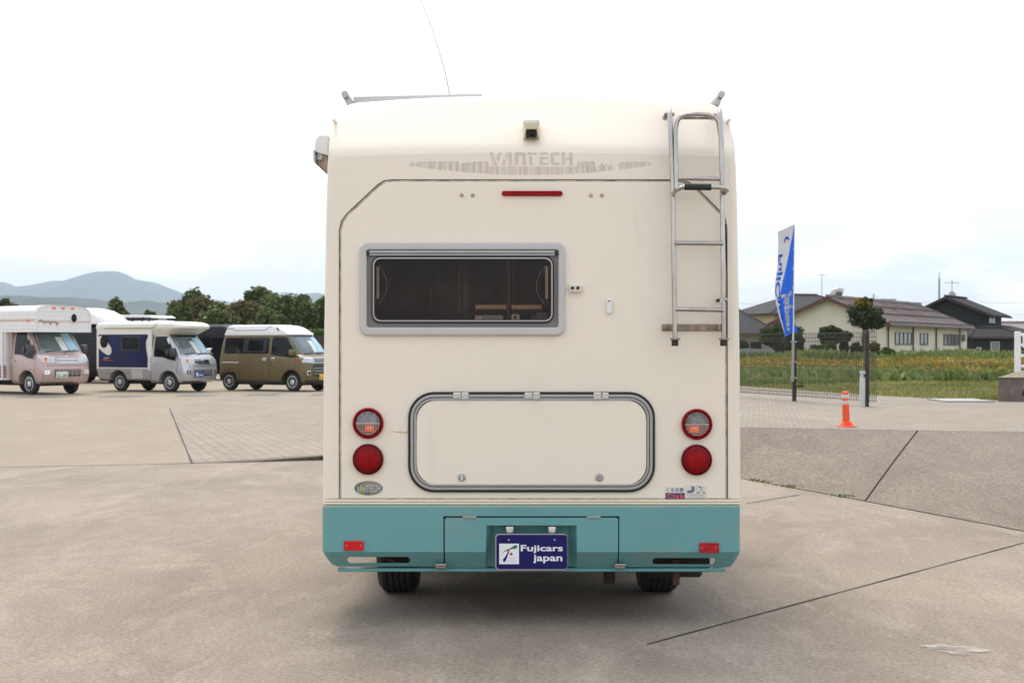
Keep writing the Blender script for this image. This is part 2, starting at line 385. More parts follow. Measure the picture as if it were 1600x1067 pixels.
def paver_mat():
    m, c, v, bp = concrete('interlocking_pavers', (0.350, 0.308, 0.250), (0.303, 0.266, 0.215), (0.392, 0.347, 0.285), grain=0.2)
    t = m.node_tree; L = t.links; b = t.nodes['Principled BSDF']
    tc = t.nodes.new('ShaderNodeTexCoord'); mp = t.nodes.new('ShaderNodeMapping'); mp.inputs['Rotation'].default_value = (0, 0, math.radians(28))
    L.new(tc.outputs['Object'], mp.inputs[0])
    br = t.nodes.new('ShaderNodeTexBrick'); br.inputs['Scale'].default_value = 1.0
    br.inputs['Brick Width'].default_value = 0.22; br.inputs['Row Height'].default_value = 0.11; br.inputs['Mortar Size'].default_value = 0.010
    br.inputs['Mortar Smooth'].default_value = 0.3
    br.inputs['Color1'].default_value = (1, 1, 1, 1); br.inputs['Color2'].default_value = (0.88, 0.87, 0.85, 1); br.inputs['Mortar'].default_value = (0.50, 0.46, 0.40, 1)
    L.new(mp.outputs[0], br.inputs['Vector'])
    mx = t.nodes.new('ShaderNodeMix'); mx.data_type = 'RGBA'; mx.blend_type = 'MULTIPLY'; mx.inputs['Factor'].default_value = 1.0
    L.new(v.outputs[0], mx.inputs['A']); L.new(br.outputs['Color'], mx.inputs['B']); L.new(mx.outputs['Result'], b.inputs['Base Color'])
    b2 = t.nodes.new('ShaderNodeBump'); b2.inputs['Strength'].default_value = 0.8; b2.inputs['Distance'].default_value = 0.008; b2.invert = True
    L.new(br.outputs['Fac'], b2.inputs['Height']); L.new(bp.outputs[0], b2.inputs['Normal']); L.new(b2.outputs[0], b.inputs['Normal'])
    return m
M['paver'] = paver_mat()
M['joint'] = mat('dark_joint_filler', (0.055, 0.044, 0.034), 0.9, var=0.5, scale=5)
M['soil'] = mat('grassy_soil', (0.095, 0.11, 0.035), 0.95, var=0.4, scale=1.5, fine=0.3, fscale=8)
M['mown'] = mat('mown_grass', (0.155, 0.175, 0.055), 0.95, var=0.3, scale=0.9, fine=0.3, fscale=14)
M['badge'] = mat('worn_grey_badge_unique_scuff'.replace('_unique_scuff',''), (0.20, 0.19, 0.155), 0.4, metal=0.3, var=0.45, scale=22)
M['lensbrown'] = mat('brownish_lower_reflector', (0.20, 0.085, 0.06), 0.3, metal=0.2, var=0.5, scale=60)
M['moss_shade'] = mat('mossy_shaded_concrete_edge', (0.045, 0.040, 0.022), 0.95, var=0.55, scale=9)
# ================================================================== ground (large structure first)
def sheet(name, pts, z, m, kind='structure'):
    me = bpy.data.meshes.new(name)
    if len(pts[0]) == 2: pts = [(p[0], p[1], z) for p in pts]
    me.from_pydata(pts, [], [tuple(range(len(pts)))]); me.update()
    o = link(name, me, m); o['kind'] = kind; return o
H = 0.45
EDGE_TOP = [(-3.80,17.55,0.0), (-2.30,18.15,0.055), (0.0,18.0,0.27), (1.4,17.5,0.40), (2.67,17.07,H), (4.54,16.45,H), (5.65,16.2,H), (9.5,15.4,H), (16,14.4,H)]
EDGE_BOT = [(-3.80,17.50,0.0), (-2.30,18.00,0.0), (0.0,17.2,0.0), (1.4,16.4,0.0), (2.42,15.5,0.0), (3.18,13.25,0.0), (3.86,11.1,0.0), (4.9,8.3,0.0), (6.4,5.0,0.0)]
def smooth(t): t = max(0.0, min(1.0, t)); return t*t*(3-2*t)
def xleft(y):
    P = [(-50,0),( -3.8,17.5),(-7.65,32.9),(-5.0,42.0),(-4.0,60.0),(-4.0,200.0)]
    for (xa,ya),(xb,yb) in zip(P[1:], P[2:]):
        if ya <= y <= yb: return xa + (xb-xa)*(y-ya)/(yb-ya)
    return -3.8 if y < 17.5 else -4.0
def hgt(x, y):
    xl = xleft(y); return H*smooth((x-xl)/(2.67-xl))
# far base ground, to the horizon
sheet('ground', [(-14000,-60),(14000,-60),(14000,11500),(-14000,11500)], -0.06, M['soil'])
sheet('concrete_apron', [(-60,-25),(30,-25),(30,4.9),(6.4,5.0)] + [(p[0]+0.03,p[1]+0.05) for p in reversed(EDGE_BOT[:-1])] + [(-5.9,16.9),(-60,16.6)], 0.0, M['apron'])
# middle slab, tan, reaching back past the parked vans
sl = [(-60,16.6),(-5.9,16.9),(-3.80,17.5),(-7.65,32.9),(-5.3,41.0),(-4.0,60.0),(-4.0,74.0),(-60,74.0)]
sheet('concrete_slab', [(p[0],p[1]) for p in sl], 0.0, M['slab'])
def strip(name, a, b, w, z=0.004, m=None, zb=None):
    a = Vector(a); b = Vector(b); d = (b-a); d.z = 0; d.normalize(); n = Vector((-d.y, d.x, 0))*w/2
    zb = z if zb is None else zb
    N = 24; me = MB(); rnd = random.Random(hash(name) % 97 + int(a.x*10))
    L, R = [], []
    for i in range(N+1):
        p = a.lerp(b, i/N); j = rnd.uniform(-.25, .25)*w; k = rnd.uniform(.6, 1.3)
        zz = z + (zb-z)*i/N
        L.append((p.x+n.x*k+j*n.x, p.y+n.y*k, zz)); R.append((p.x-n.x*k, p.y-n.y*k, zz))
    for i in range(N): me.add([L[i], R[i], R[i+1], L[i+1]], [(0,1,2,3)])
    o = me.build(name, m or M['joint']); o['kind'] = 'structure'; return o
p0, p1 = G(1010,1007), G(1600,848)
strip('pavement_joint', p0, p0 + (p1-p0)*2.0, 0.014)
strip('pavement_joint', G(1165,787), G(1250,773), 0.016)
strip('pavement_joint', G(0,730), G(300,724), 0.022)
strip('pavement_joint', G(300,724), G(265,638), 0.022, z=0.006)
# raised paved forecourt, rising from the left
def top_y(x):
    for a, b in zip(EDGE_TOP, EDGE_TOP[1:]):
        if a[0] <= x <= b[0]: return a[1] + (b[1]-a[1])*(x-a[0])/(b[0]-a[0]), a[2] + (b[2]-a[2])*(x-a[0])/(b[0]-a[0])
    return (17.55, 0.0) if x < EDGE_TOP[0][0] else (14.4, H)
def far_y(x):       # far edge of the forecourt (field side)
    P = [(-8,41),(-5.3,41),(-4.0,74),(2.0,74),(3.2,42),(5.4,34.7),(6.7,28.4),(7.6,26.2),(8.6,25.4),(16,24.5),(40,24)]
    for (xa,ya),(xb,yb) in zip(P, P[1:]):
        if xa <= x <= xb: return ya + (yb-ya)*(x-xa)/(xb-xa)
    return 41
xs = sorted(set([-7.65 + i*(16+7.65)/110 for i in range(111)] + [e[0] for e in EDGE_TOP]))
NV = 46; vs_, fs_ = [], []
for x in xs:
    if x < -3.8:      # left border leans back along the slab joint
        y0 = 17.5 + (x+3.8)/(-7.65+3.8)*(32.9-17.5); z0 = 0.0
    else: y0, z0 = top_y(x)
    y1 = max(far_y(x), y0+0.01)
    for j in range(NV+1):
        t = j/NV; y = y0 + (y1-y0)*t**1.3
        z = hgt(x, y) + 0.004
        z = z0 + 0.004 if j == 0 else (z + (z0+0.004-z)*max(0, 1-(y-y0)/1.5))
        vs_.append((x, y, z))
for i in range(len(xs)-1):
    for j in range(NV):
        a = i*(NV+1)+j; fs_.append((a, a+NV+1, a+NV+2, a+1))
me = bpy.data.meshes.new('pavement'); me.from_pydata(vs_, [], fs_); me.update()
o = link('paved_forecourt', me, M['paver'], smooth=60); o['kind'] = 'structure'
# sloping concrete bank between the apron and the forecourt, in two casts with an open joint
def bank(ia, fa, ib, fb, gap_a=0, gap_b=0):
    def pt(P, s):
        i = min(int(s), len(P)-2); f = s-i; a, b = Vector(P[i]), Vector(P[i+1]); return a.lerp(b, f)
    S0, S1 = ia+fa, ib+fb; N = 40; NT = 8; v, f = [], []
    for i in range(N+1):
        s = S0 + (S1-S0)*i/N; b = pt(EDGE_BOT, s); t = pt(EDGE_TOP, s)
        for j in range(NT+1):
            u = j/NT; p = b.lerp(t, u)
            p.z += 0.012*math.sin(math.pi*u)*min(1, t.z/0.45)
            v.append(tuple(p + Vector((0, 0, 0.003))))
    for i in range(N):
        for j in range(NT):
            a = i*(NT+1)+j; f.append((a, a+NT+1, a+NT+2, a+1))
    me = bpy.data.meshes.new('bank'); me.from_pydata(v, [], f); me.update()
    o = link('sloping_concrete_bank', me, M['bank'], smooth=50); o['kind'] = 'structure'
bank(0, 0, 4, 0.994); bank(5, 0.006, 8, 0)
# dark bed under the open joint of the bank
jb, jt = Vector(EDGE_BOT[5]), Vector(EDGE_TOP[5]); dn = Vector((0.02, 0.006, 0))
mb = MB(); L, R = [], []
for j in range(9):
    u = j/8; p = jb.lerp(jt, u) + Vector((0,0,0.012*math.sin(math.pi*u) - 0.012)); L.append(p-dn*1.6); R.append(p+dn*1.6)
for j in range(8): mb.add([L[j], R[j], R[j+1], L[j+1]], [(0,1,2,3)])
o = mb.build('bank_joint_bed', M['joint']); o['kind'] = 'structure'
# dark crack at the bank toe; moss with painted shade under the paver edge
def ribbon(name, pts, w, m, z):
    mb = MB(); rnd = random.Random(5)
    P = [Vector(p) for p in pts]; fine = []
    for a, b in zip(P, P[1:]):
        n = max(2, int((b-a).length/0.12))
        for k in range(n): fine.append(a.lerp(b, k/n))
    fine.append(P[-1]); prev = None
    for i, p in enumerate(fine):
        d = (fine[min(i+1, len(fine)-1)] - fine[max(i-1, 0)]); d.z = 0; d.normalize(); n = Vector((-d.y, d.x, 0))
        ww = w*rnd.uniform(0.35, 1.2); q = (p - n*ww*0.6 + Vector((0,0,z)), p + n*ww*0.4 + Vector((0,0,z)))
        if prev: mb.add([prev[0], q[0], q[1], prev[1]], [(0,1,2,3)])
        prev = q
    o = mb.build(name, m); o['kind'] = 'structure'
ribbon('bank_toe_crack', [(p[0], p[1], 0) for p in EDGE_BOT[3:8]], 0.02, M['joint'], 0.005)
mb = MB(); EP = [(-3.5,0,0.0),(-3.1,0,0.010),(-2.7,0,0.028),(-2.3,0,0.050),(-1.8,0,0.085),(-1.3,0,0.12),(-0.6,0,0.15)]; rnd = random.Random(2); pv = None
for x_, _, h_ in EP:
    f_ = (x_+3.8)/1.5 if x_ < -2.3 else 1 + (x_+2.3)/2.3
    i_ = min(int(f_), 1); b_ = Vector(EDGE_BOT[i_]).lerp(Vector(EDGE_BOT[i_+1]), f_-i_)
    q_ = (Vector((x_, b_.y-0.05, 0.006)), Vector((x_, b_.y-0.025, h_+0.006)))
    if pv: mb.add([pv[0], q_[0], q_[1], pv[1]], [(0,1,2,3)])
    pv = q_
o = mb.build('mossy_shaded_paving_edge', M['moss_shade']); o['kind'] = 'structure'  # moss, with the shade of the gap painted into its dark colour
# irregular white stain on the apron
def blob(name, c, rx, ry, m, seed, z=0.006):
    rnd = random.Random(seed); n = 40; pts = []
    ph = [rnd.uniform(0, 6.28) for _ in range(5)]
    for k in range(n):
        a = 2*math.pi*k/n; r = 1 + 0.22*math.sin(3*a+ph[0]) + 0.16*math.sin(5*a+ph[1]) + 0.1*math.sin(9*a+ph[2])
        pts.append((c.x + rx*r*math.cos(a), c.y + ry*r*math.sin(a), z))
    sheet(name, pts, z, m)
M['stain'] = mat('whitish_spill_stain', (0.58, 0.55, 0.51), 0.85, var=0.12, scale=12, fine=0.12, fscale=60)
t_ = M['stain'].node_tree; n_ = t_.nodes.new('ShaderNodeTexNoise'); n_.inputs['Scale'].default_value = 9; n_.inputs['Detail'].default_value = 5
mr_ = t_.nodes.new('ShaderNodeMapRange'); mr_.inputs[1].default_value = 0.30; mr_.inputs[2].default_value = 0.70; mr_.inputs[4].default_value = 0.60
tc_ = t_.nodes.new('ShaderNodeTexCoord'); t_.links.new(tc_.outputs['Object'], n_.inputs['Vector'])
t_.links.new(n_.outputs['Fac'], mr_.inputs[0]); t_.links.new(mr_.outputs[0], t_.nodes['Principled BSDF'].inputs['Alpha'])
blob('spill_stain', G(1500,1016), 0.105, 0.10, M['stain'], 3)
blob('spill_stain', G(1462,1012), 0.06, 0.05, M['stain'], 4)

# ================================================================== the camper in the middle
YR = 7.37
CX = (831-800)/F*YR
def R(px, py, dy=0.0):
    Y = YR + dy; return ((px-800.0)/F*Y, HC - (py-HOR)/F*Y)
def RP(pts, dy=0.0): return [R(p[0], p[1], dy) for p in pts]
def R3(px, py, dy=0.0): a = R(px, py, dy); return Vector((a[0], YR+dy, a[1]))
def rr(x0, y0, x1, y1, rpx, dy=0.0, n=6):
    a = R(x0, y1, dy); b = R(x1, y0, dy); return rrect(a[0], a[1], b[0], b[1], rpx*(YR+dy)/F, n)
camper = root('motor_camper', (CX, YR, 0), 'large cream camper van seen square from behind, with teal bumper and roof ladder', 'camper van')

# body shell: sections along the length, outline clipped by the lean of the rear top
ow = [(1.050,0.62),(1.049,0.95),(1.046,1.3),(1.040,1.7),(1.033,2.1),(1.027,2.30),(1.020,2.45),(1.013,2.540),(0.998,2.545),(0.984,2.59),(0.972,2.622),(0.955,2.645),(0.90,2.660),(0.7,2.676),(0.45,2.690),(0.2,2.698),(0.0,2.700)]
lean = [(0.0,2.365),(0.006,2.385),(0.022,2.41),(0.06,2.455),(0.13,2.53),(0.21,2.615),(0.27,2.680),(0.29,2.700),(0.31,2.76)]
def zcap(dy):
    for a, b in zip(lean, lean[1:]):
        if dy <= b[0]: return a[1] + (b[1]-a[1])*(dy-a[0])/(b[0]-a[0])
    return 9
rcor = 0.035
secs = [0.0,0.004,0.012,0.022,0.035,0.06,0.095,0.13,0.17,0.21,0.24,0.27,0.285,0.30,0.31,0.42,1.0,2.5,3.6]
v, f = [], []; n = len(ow)*2-1
for s in secs:
    ins = rcor*(1-math.sqrt(max(0, 1-(1-min(s, rcor)/rcor)**2))) if s < rcor else 0
    zc = zcap(s); pts = [(w-ins, min(z, zc - 0.02*(w/1.0)**2*(1 if s < 0.4 else 0))) for w, z in ow]
    full = [(CX+w, z) for w, z in pts] + [(CX-w, z) for w, z in reversed(pts[:-1])]
    v += [(x, YR+s, z) for x, z in full]
for i in range(len(secs)-1):
    for k in range(n):
        l = (k+1) % n; f.append((i*n+k, i*n+l, (i+1)*n+l, (i+1)*n+k))
f.append(tuple((len(secs)-1)*n+k for k in range(n)))
me = bpy.data.meshes.new('body'); me.from_pydata(v, [], f); me.update()
bm = bmesh.new(); bm.from_mesh(me); bmesh.ops.remove_doubles(bm, verts=bm.verts, dist=1e-5); bmesh.ops.recalc_face_normals(bm, faces=bm.faces); bm.to_mesh(me); bm.free()
link('body', me, M['cream'], camper, smooth=34)
# rear wall with the window opening
ring0 = [(v[k][0], v[k][2]) for k in range(n)]
clean = []
for p in ring0:
    if not clean or (abs(p[0]-clean[-1][0]) + abs(p[1]-clean[-1][1])) > 1e-4: clean.append(p)
WIN = rr(576,394,869,508,3)
plate('rear_wall', [clean, WIN], YR, 0.01, M['cream'], camper, 0.0)
# inset rear panel, its seam and its lip
pan = RP([(529.5,782),(529.5,360),(533,345),(541,334),(590,288),(600,282),(612,280.5),(1058,280.5),(1076,284),(1088,292),(1128,332),(1134,342),(1136.5,356),(1137.5,782)])
def inset(px, d):   # crude uniform shrink of the panel outline
    xs_ = [p[0] for p in px]; zs_ = [p[1] for p in px]; cx = (min(xs_)+max(xs_))/2; cz = (min(zs_)+max(zs_))/2
    wx = (max(xs_)-min(xs_))/2; wz = (max(zs_)-min(zs_))/2
    return [(cx+(p[0]-cx)*(wx-d)/wx, cz+(p[1]-cz)*(wz-d)/wz) for p in px]
plate('panel_seam', [pan, inset(pan, 0.0045)], YR-0.0015, 0.0015, M['gap'], camper, 0)
plate('seam_sealant', [inset(pan, 0.0045), inset(pan, 0.0125)], YR-0.0035, 0.0035, M['grime'], camper, 0)
WIN2 = rr(574,392,871,510,3)
plate('rear_panel', [inset(pan, 0.0125), WIN2], YR-0.007, 0.007, M['cream'], camper, 0.0028)
# ---- rear window
fr = plate('window_frame', [rr(562.5,379.5,883,524.5,14), rr(574,391.5,872,511.5,4)], YR-0.030, 0.025, M['greyframe'], camper, 0.009)
plate('window_recess', [rr(572,390,874,513,4), rr(585,405,862,500.5,11)], YR-0.010, 0.012, M['recess'], camper, 0)
plate('window_gasket', [rr(581,400.5,865.5,505,14), rr(586.5,406.5,860,499.5,9)], YR-0.022, 0.012, M['black'], camper, 0.003)
plate('window_gasket_bead', [rr(583.2,402.8,863.2,502.5,12), rr(585.2,405,861.2,500.5,10.5)], YR-0.0235, 0.004, M['alu'], camper, 0.0008)
plate('window_pane', [rr(585.5,405.5,861.5,500.5,10)], YR-0.017, 0.003, M['tintglass'], camper, 0)
rail = plate('window_rail', [rr(577,392.2,867,396.2,1)], YR-0.030, 0.02, M['alu'], camper, 0.002)
plate('rail_strip', [rr(577,397,867,400,1)], YR-0.026, 0.016, M['alu'], rail, 0.002)
for x0 in (573.5, 867.5): plate('rail_end', [rr(x0,391.5,x0+4.5,399.5,1.5)], YR-0.031, 0.02, M['black'], rail, 0.002)
for sgn, xb, pts in ((1, 588, [(593,414),(600,427),(604.5,440),(604,455),(599,466),(592.5,475)]), (-1, 852, [(852.5,415),(844,427),(838.5,440),(838.5,456),(844,466),(851,476)])):
    st = plate('window_stay', [rr(xb,416.5,xb+4.5,467,1.2,0.01)], YR+0.010, 0.006, M['white'], camper, 0.0015)
    MB().tube([R3(a, b, 0.014) for a, b in pts], 0.0018, 6).build('stay_cord', M['alu'], st, smooth=50)
    MB().lathe([(0.008,0),(0.008,0.012)], R3(xb+2, 471, 0.008), (0,1,0), 10).build('stay_knob', M['black'], st, smooth=40)
# interior seen through the pane
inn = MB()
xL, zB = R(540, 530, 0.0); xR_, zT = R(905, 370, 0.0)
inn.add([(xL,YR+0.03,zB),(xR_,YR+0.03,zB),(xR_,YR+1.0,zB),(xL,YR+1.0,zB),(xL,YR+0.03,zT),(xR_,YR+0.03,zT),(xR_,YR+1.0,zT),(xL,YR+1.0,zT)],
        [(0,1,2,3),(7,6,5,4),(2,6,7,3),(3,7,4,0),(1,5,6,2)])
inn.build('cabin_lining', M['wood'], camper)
for px_, wpx, dd, y0, y1 in ((716,4,0.55,404,498),(722,10,0.60,404,498),(792,5,0.40,404,500),(801,3,0.5,404,500),(672,3,0.62,455,480),(607,2,0.55,405,450)):
    a = R(px_, y1, dd); b = R(px_+wpx, y0, dd)
    MB().box(a[0], b[0], YR+dd, YR+dd+0.02, a[1], b[1]).build('cabin_partition', M['woodl'], camper, bevel=0.002)
for xa, xb in ((743,791),(799,847)):
    a = R(xa,484,0.09); b = R(xb,476,0.09)
    MB().tube([(a[0],YR+0.11,(a[1]+b[1])/2),(b[0],YR+0.11,(a[1]+b[1])/2)], (b[1]-a[1])/2, 12).build('roller_blind', M['blind'], camper, smooth=50)
def inner_box(name, x0, y0, x1, y1, dy, m, th=0.03):
    a = R(x0, y1, dy); b = R(x1, y0, dy)
    return MB().box(a[0], b[0], YR+dy, YR+dy+th, a[1], b[1]).build(name, m, camper, bevel=0.003)
inner_box('window_seat_box', 742,493,754,500,0.05,M['whitebright']); inner_box('window_seat_box', 754,492.5,786,500,0.06,M['tealpaper'])
pb = inner_box('paper_box', 799,491,812,500,0.05,M['whitebright']); 
a = R(805,494,0.049); plate('printed_square', [rrect(a[0]-0.006,a[1]-0.012,a[0]+0.006,a[1]+0.002,0.001)], YR+0.0475, 0.001, M['navy'], pb)
inner_box('grey_cushion', 838,488,856,500,0.06,M['greyink']); inner_box('grey_cushion', 830,493,840,500,0.07,M['greyink']); inner_box('dark_item', 710,490,738,500,0.07,M['black'])
# ---- high brake light, screws, small fittings
bl = plate('brake_light', [rr(784,299,879,307,3.9)], YR-0.022, 0.018, M['red'], camper, 0.005)
for x0, x1 in ((798,864),): plate('light_centre', [rr(x0,299.6,x1,306.2,0.8)], YR-0.0245, 0.005, M['red'], bl, 0.0012)
for x in (721.5,738.5,923,940.5):
    MB().lathe([(0.0105,0),(0.010,-0.004),(0.006,-0.006)], R3(x, 305.5, -0.006), (0,1,0), 14).build('screw_cap', M['grime'], camper, smooth=40)
dk = MB(); a = R(889,457,0); b = R(909,445,0)
dk.box(a[0], b[0], YR-0.035, YR-0.006, a[1], b[1]); cb = dk.build('cable_socket', M['camclear'], camper, bevel=0.006, seg=2)
for x in (894.5, 903): MB().lathe([(0.0085,0),(0.0085,0.003)], R3(x, 450, -0.0365), (0,1,0), 14).build('socket_hole', M['black'], cb)
hk = plate('hook', [rr(947.5,467,956,490.5,3.5)], YR-0.026, 0.018, M['white'], camper, 0.005)
MB().lathe([(0.004,0),(0.004,0.004)], R3(951.5, 470.5, -0.028), (0,1,0), 8).build('hook_screw', M['black'], hk)
# ---- reversing camera
cz = R3(830, 203, 0.03); wd = 0.042
cm = MB(); a = R(817.5,217,0.02); b = R(843.5,193,0.02)
cm.hexa([(a[0],YR-0.015,a[1]),(a[0]+0.008,YR-0.015,a[1]),(a[0]+0.02,YR+0.06,a[1]),(a[0],YR+0.06,a[1]),(a[0]+0.010,YR-0.010,b[1]),(a[0]+0.022,YR-0.010,b[1]),(a[0]+0.022,YR+0.06,b[1]),(a[0]+0.008,YR+0.06,b[1])])
cm.hexa([(b[0]-0.008,YR-0.015,a[1]),(b[0],YR-0.015,a[1]),(b[0],YR+0.06,a[1]),(b[0]-0.02,YR+0.06,a[1]),(b[0]-0.022,YR-0.010,b[1]),(b[0]-0.010,YR-0.010,b[1]),(b[0]-0.008,YR+0.06,b[1]),(b[0]-0.022,YR+0.06,b[1])])
cm.box(a[0]+0.010, b[0]-0.010, YR-0.013, YR+0.08, b[1]-0.034, b[1]+0.002)
camr = cm.build('reversing_camera', M['camshell'], camper, bevel=0.003, seg=1)
MB().box(a[0]+0.014, b[0]-0.014, YR+0.012, YR+0.05, a[1]+0.012, b[1]-0.034).build('camera_body', M['black'], camr)
c_ = R3(830.5, 209, -0.0)
MB().lathe([(0.011,0.0),(0.012,-0.012),(0.009,-0.014)], (c_.x, YR+0.012, c_.z), (0,1,0), 16).build('camera_lens', M['darkglass'], camr, smooth=40)
cc = MB(); a2 = R(817.5,193,0.03); b2 = R(843.5,187,0.03)
cc.box(a2[0], b2[0], YR+0.03, YR+0.12, a2[1]-0.004, b2[1]); cc.build('camera_cover', M['camclear'], camr, bevel=0.010, seg=2)
# ---- residue of the removed decal
GZ = lambda X, Y: (640 + X/4, 220 + Y/4)
let = [[(497,72),(523,72),(537,118),(548,155),(522,155),(512,125)],[(556,72),(580,72),(556,140),(543,112)],
       [(604,72),(640,72),(640,155),(618,155),(618,98),(606,118),(596,100)],[(590,112),(602,128),(598,155),(572,155)],
       [(655,72),(716,72),(728,86),(728,155),(704,155),(704,94),(680,94),(680,155),(655,155)],
       [(737,72),(801,72),(801,90),(737,90)],[(744,98),(768,98),(768,136),(786,155),(756,155),(744,142)],
       [(815,72),(866,72),(866,88),(815,88)],[(812,102),(866,102),(866,117),(834,117),(834,138),(866,138),(866,155),(812,155)],
       [(890,72),(936,72),(936,92),(904,92),(904,135),(936,135),(936,155),(892,155),(878,142),(878,86)],
       [(950,72),(973,72),(973,155),(950,155)],[(974,106),(1000,106),(1000,72),(1023,72),(1023,155),(1000,155),(1000,120),(974,120)]]
gh = join([curve_plate([[R(*GZ(*p)) for p in lp]], 0.0004) for lp in let]); gh.transform(Matrix.Translation((0, YR-0.0014, 0)))
link('ghost_lettering', gh, M['ghost'], camper)
sw = [[(0,150),(12,134),(30,138),(38,146),(30,160),(10,162),(-8,156)],[(45,135),(70,130),(310,130),(300,142),(330,140),(390,133),(412,130),(490,130),(494,160),(760,162),(760,215),(560,212),(380,200),(200,184),(60,166),(40,158)],
      [(762,163),(1045,163),(1050,130),(1155,130),(1160,150),(1172,196),(1050,206),(900,212),(762,215)],[(1175,150),(1190,160),(1200,132),(1215,158),(1232,138),(1250,160),(1262,136),(1280,180),(1260,186),(1178,195)],
      [(1300,150),(1320,134),(1380,131),(1490,131),(1500,142),(1480,152),(1516,142),(1512,152),(1420,168),(1310,182)]]
gs = join([curve_plate([[R(*GZ(*p)) for p in lp]], 0.0004) for lp in sw]); gs.transform(Matrix.Translation((0, YR-0.0008, 0)))
link('ghost_stripe', gs, M['ghost'], camper)
# ---- garage hatch
ht = plate('hatch', [rr(651,624.5,1009.5,757,32)], YR-0.026, 0.019, M['cream'], camper, 0.003)
RGN = [(0,4.5,'black',0.020),(4.0,8.5,'alu',0.028),(8.0,10.0,'black',0.022),(9.5,13.0,'alu',0.030)]
for i, (a, b, mm, th) in enumerate(RGN):
    plate('hatch_gasket' if mm == 'black' else 'hatch_trim', [rr(638+a,612+a,1023-a,768.5-a,41-a,0,9), rr(638+b,612+b,1023-b,768.5-b,41-b,0,9)], YR-th, th-0.006, M[mm], ht, 0.0022)
for hx in (720.5, 832, 940):
    fl = 1 if hx < 900 else -1
    hg = MB(); a = R(hx-12.5,622.5,-0.03); b = R(hx+0.2,613.5,-0.03); a3 = R(hx+0.8,624,-0.03); b3 = R(hx+12,613,-0.03)
    if fl < 0: a, b, a3, b3 = R(hx-12.5,624,-0.03), R(hx-0.2,613,-0.03), R(hx+0.8,622.5,-0.03), R(hx+11,613.5,-0.03)
    hg.box(a[0], b[0], YR-0.038, YR-0.028, a[1], b[1]); hg.box(a3[0], b3[0], YR-0.040, YR-0.028, a3[1], b3[1])
    o = hg.build('hatch_hinge', M['chrome'], ht, bevel=0.0025)
for lx, slot in ((721.5,1),(936.5,0)):
    lk = MB().lathe([(0.0195,0),(0.0195,-0.005),(0.016,-0.008),(0.012,-0.008)], R3(lx, 745.5, -0.026), (0,1,0), 20).build('hatch_lock', M['alu'], ht, smooth=35)
    c_ = R3(lx, 745.5, -0.036)
    if slot: MB().box(c_.x-0.003, c_.x+0.003, c_.y-0.002, c_.y+0.004, c_.z-0.017, c_.z+0.017).build('lock_slot', M['white'], ht)
    else: MB().lathe([(0.006,0),(0.006,0.003)], c_, (0,1,0), 12).build('lock_core', M['rusty'], ht)
# yellow glue smear left of the hatch
sm = curve_plate([RP([(612,672.5),(616,674),(626,673.2),(634,674.8),(636.5,672),(637,676.5),(633,677),(624,676),(614,674.6)], 0)], 0.0006); sm.transform(Matrix.Translation((0,YR-0.0078,0)))
link('glue_smear', sm, mat('old_yellow_glue', (0.58,0.46,0.22), 0.6), camper)
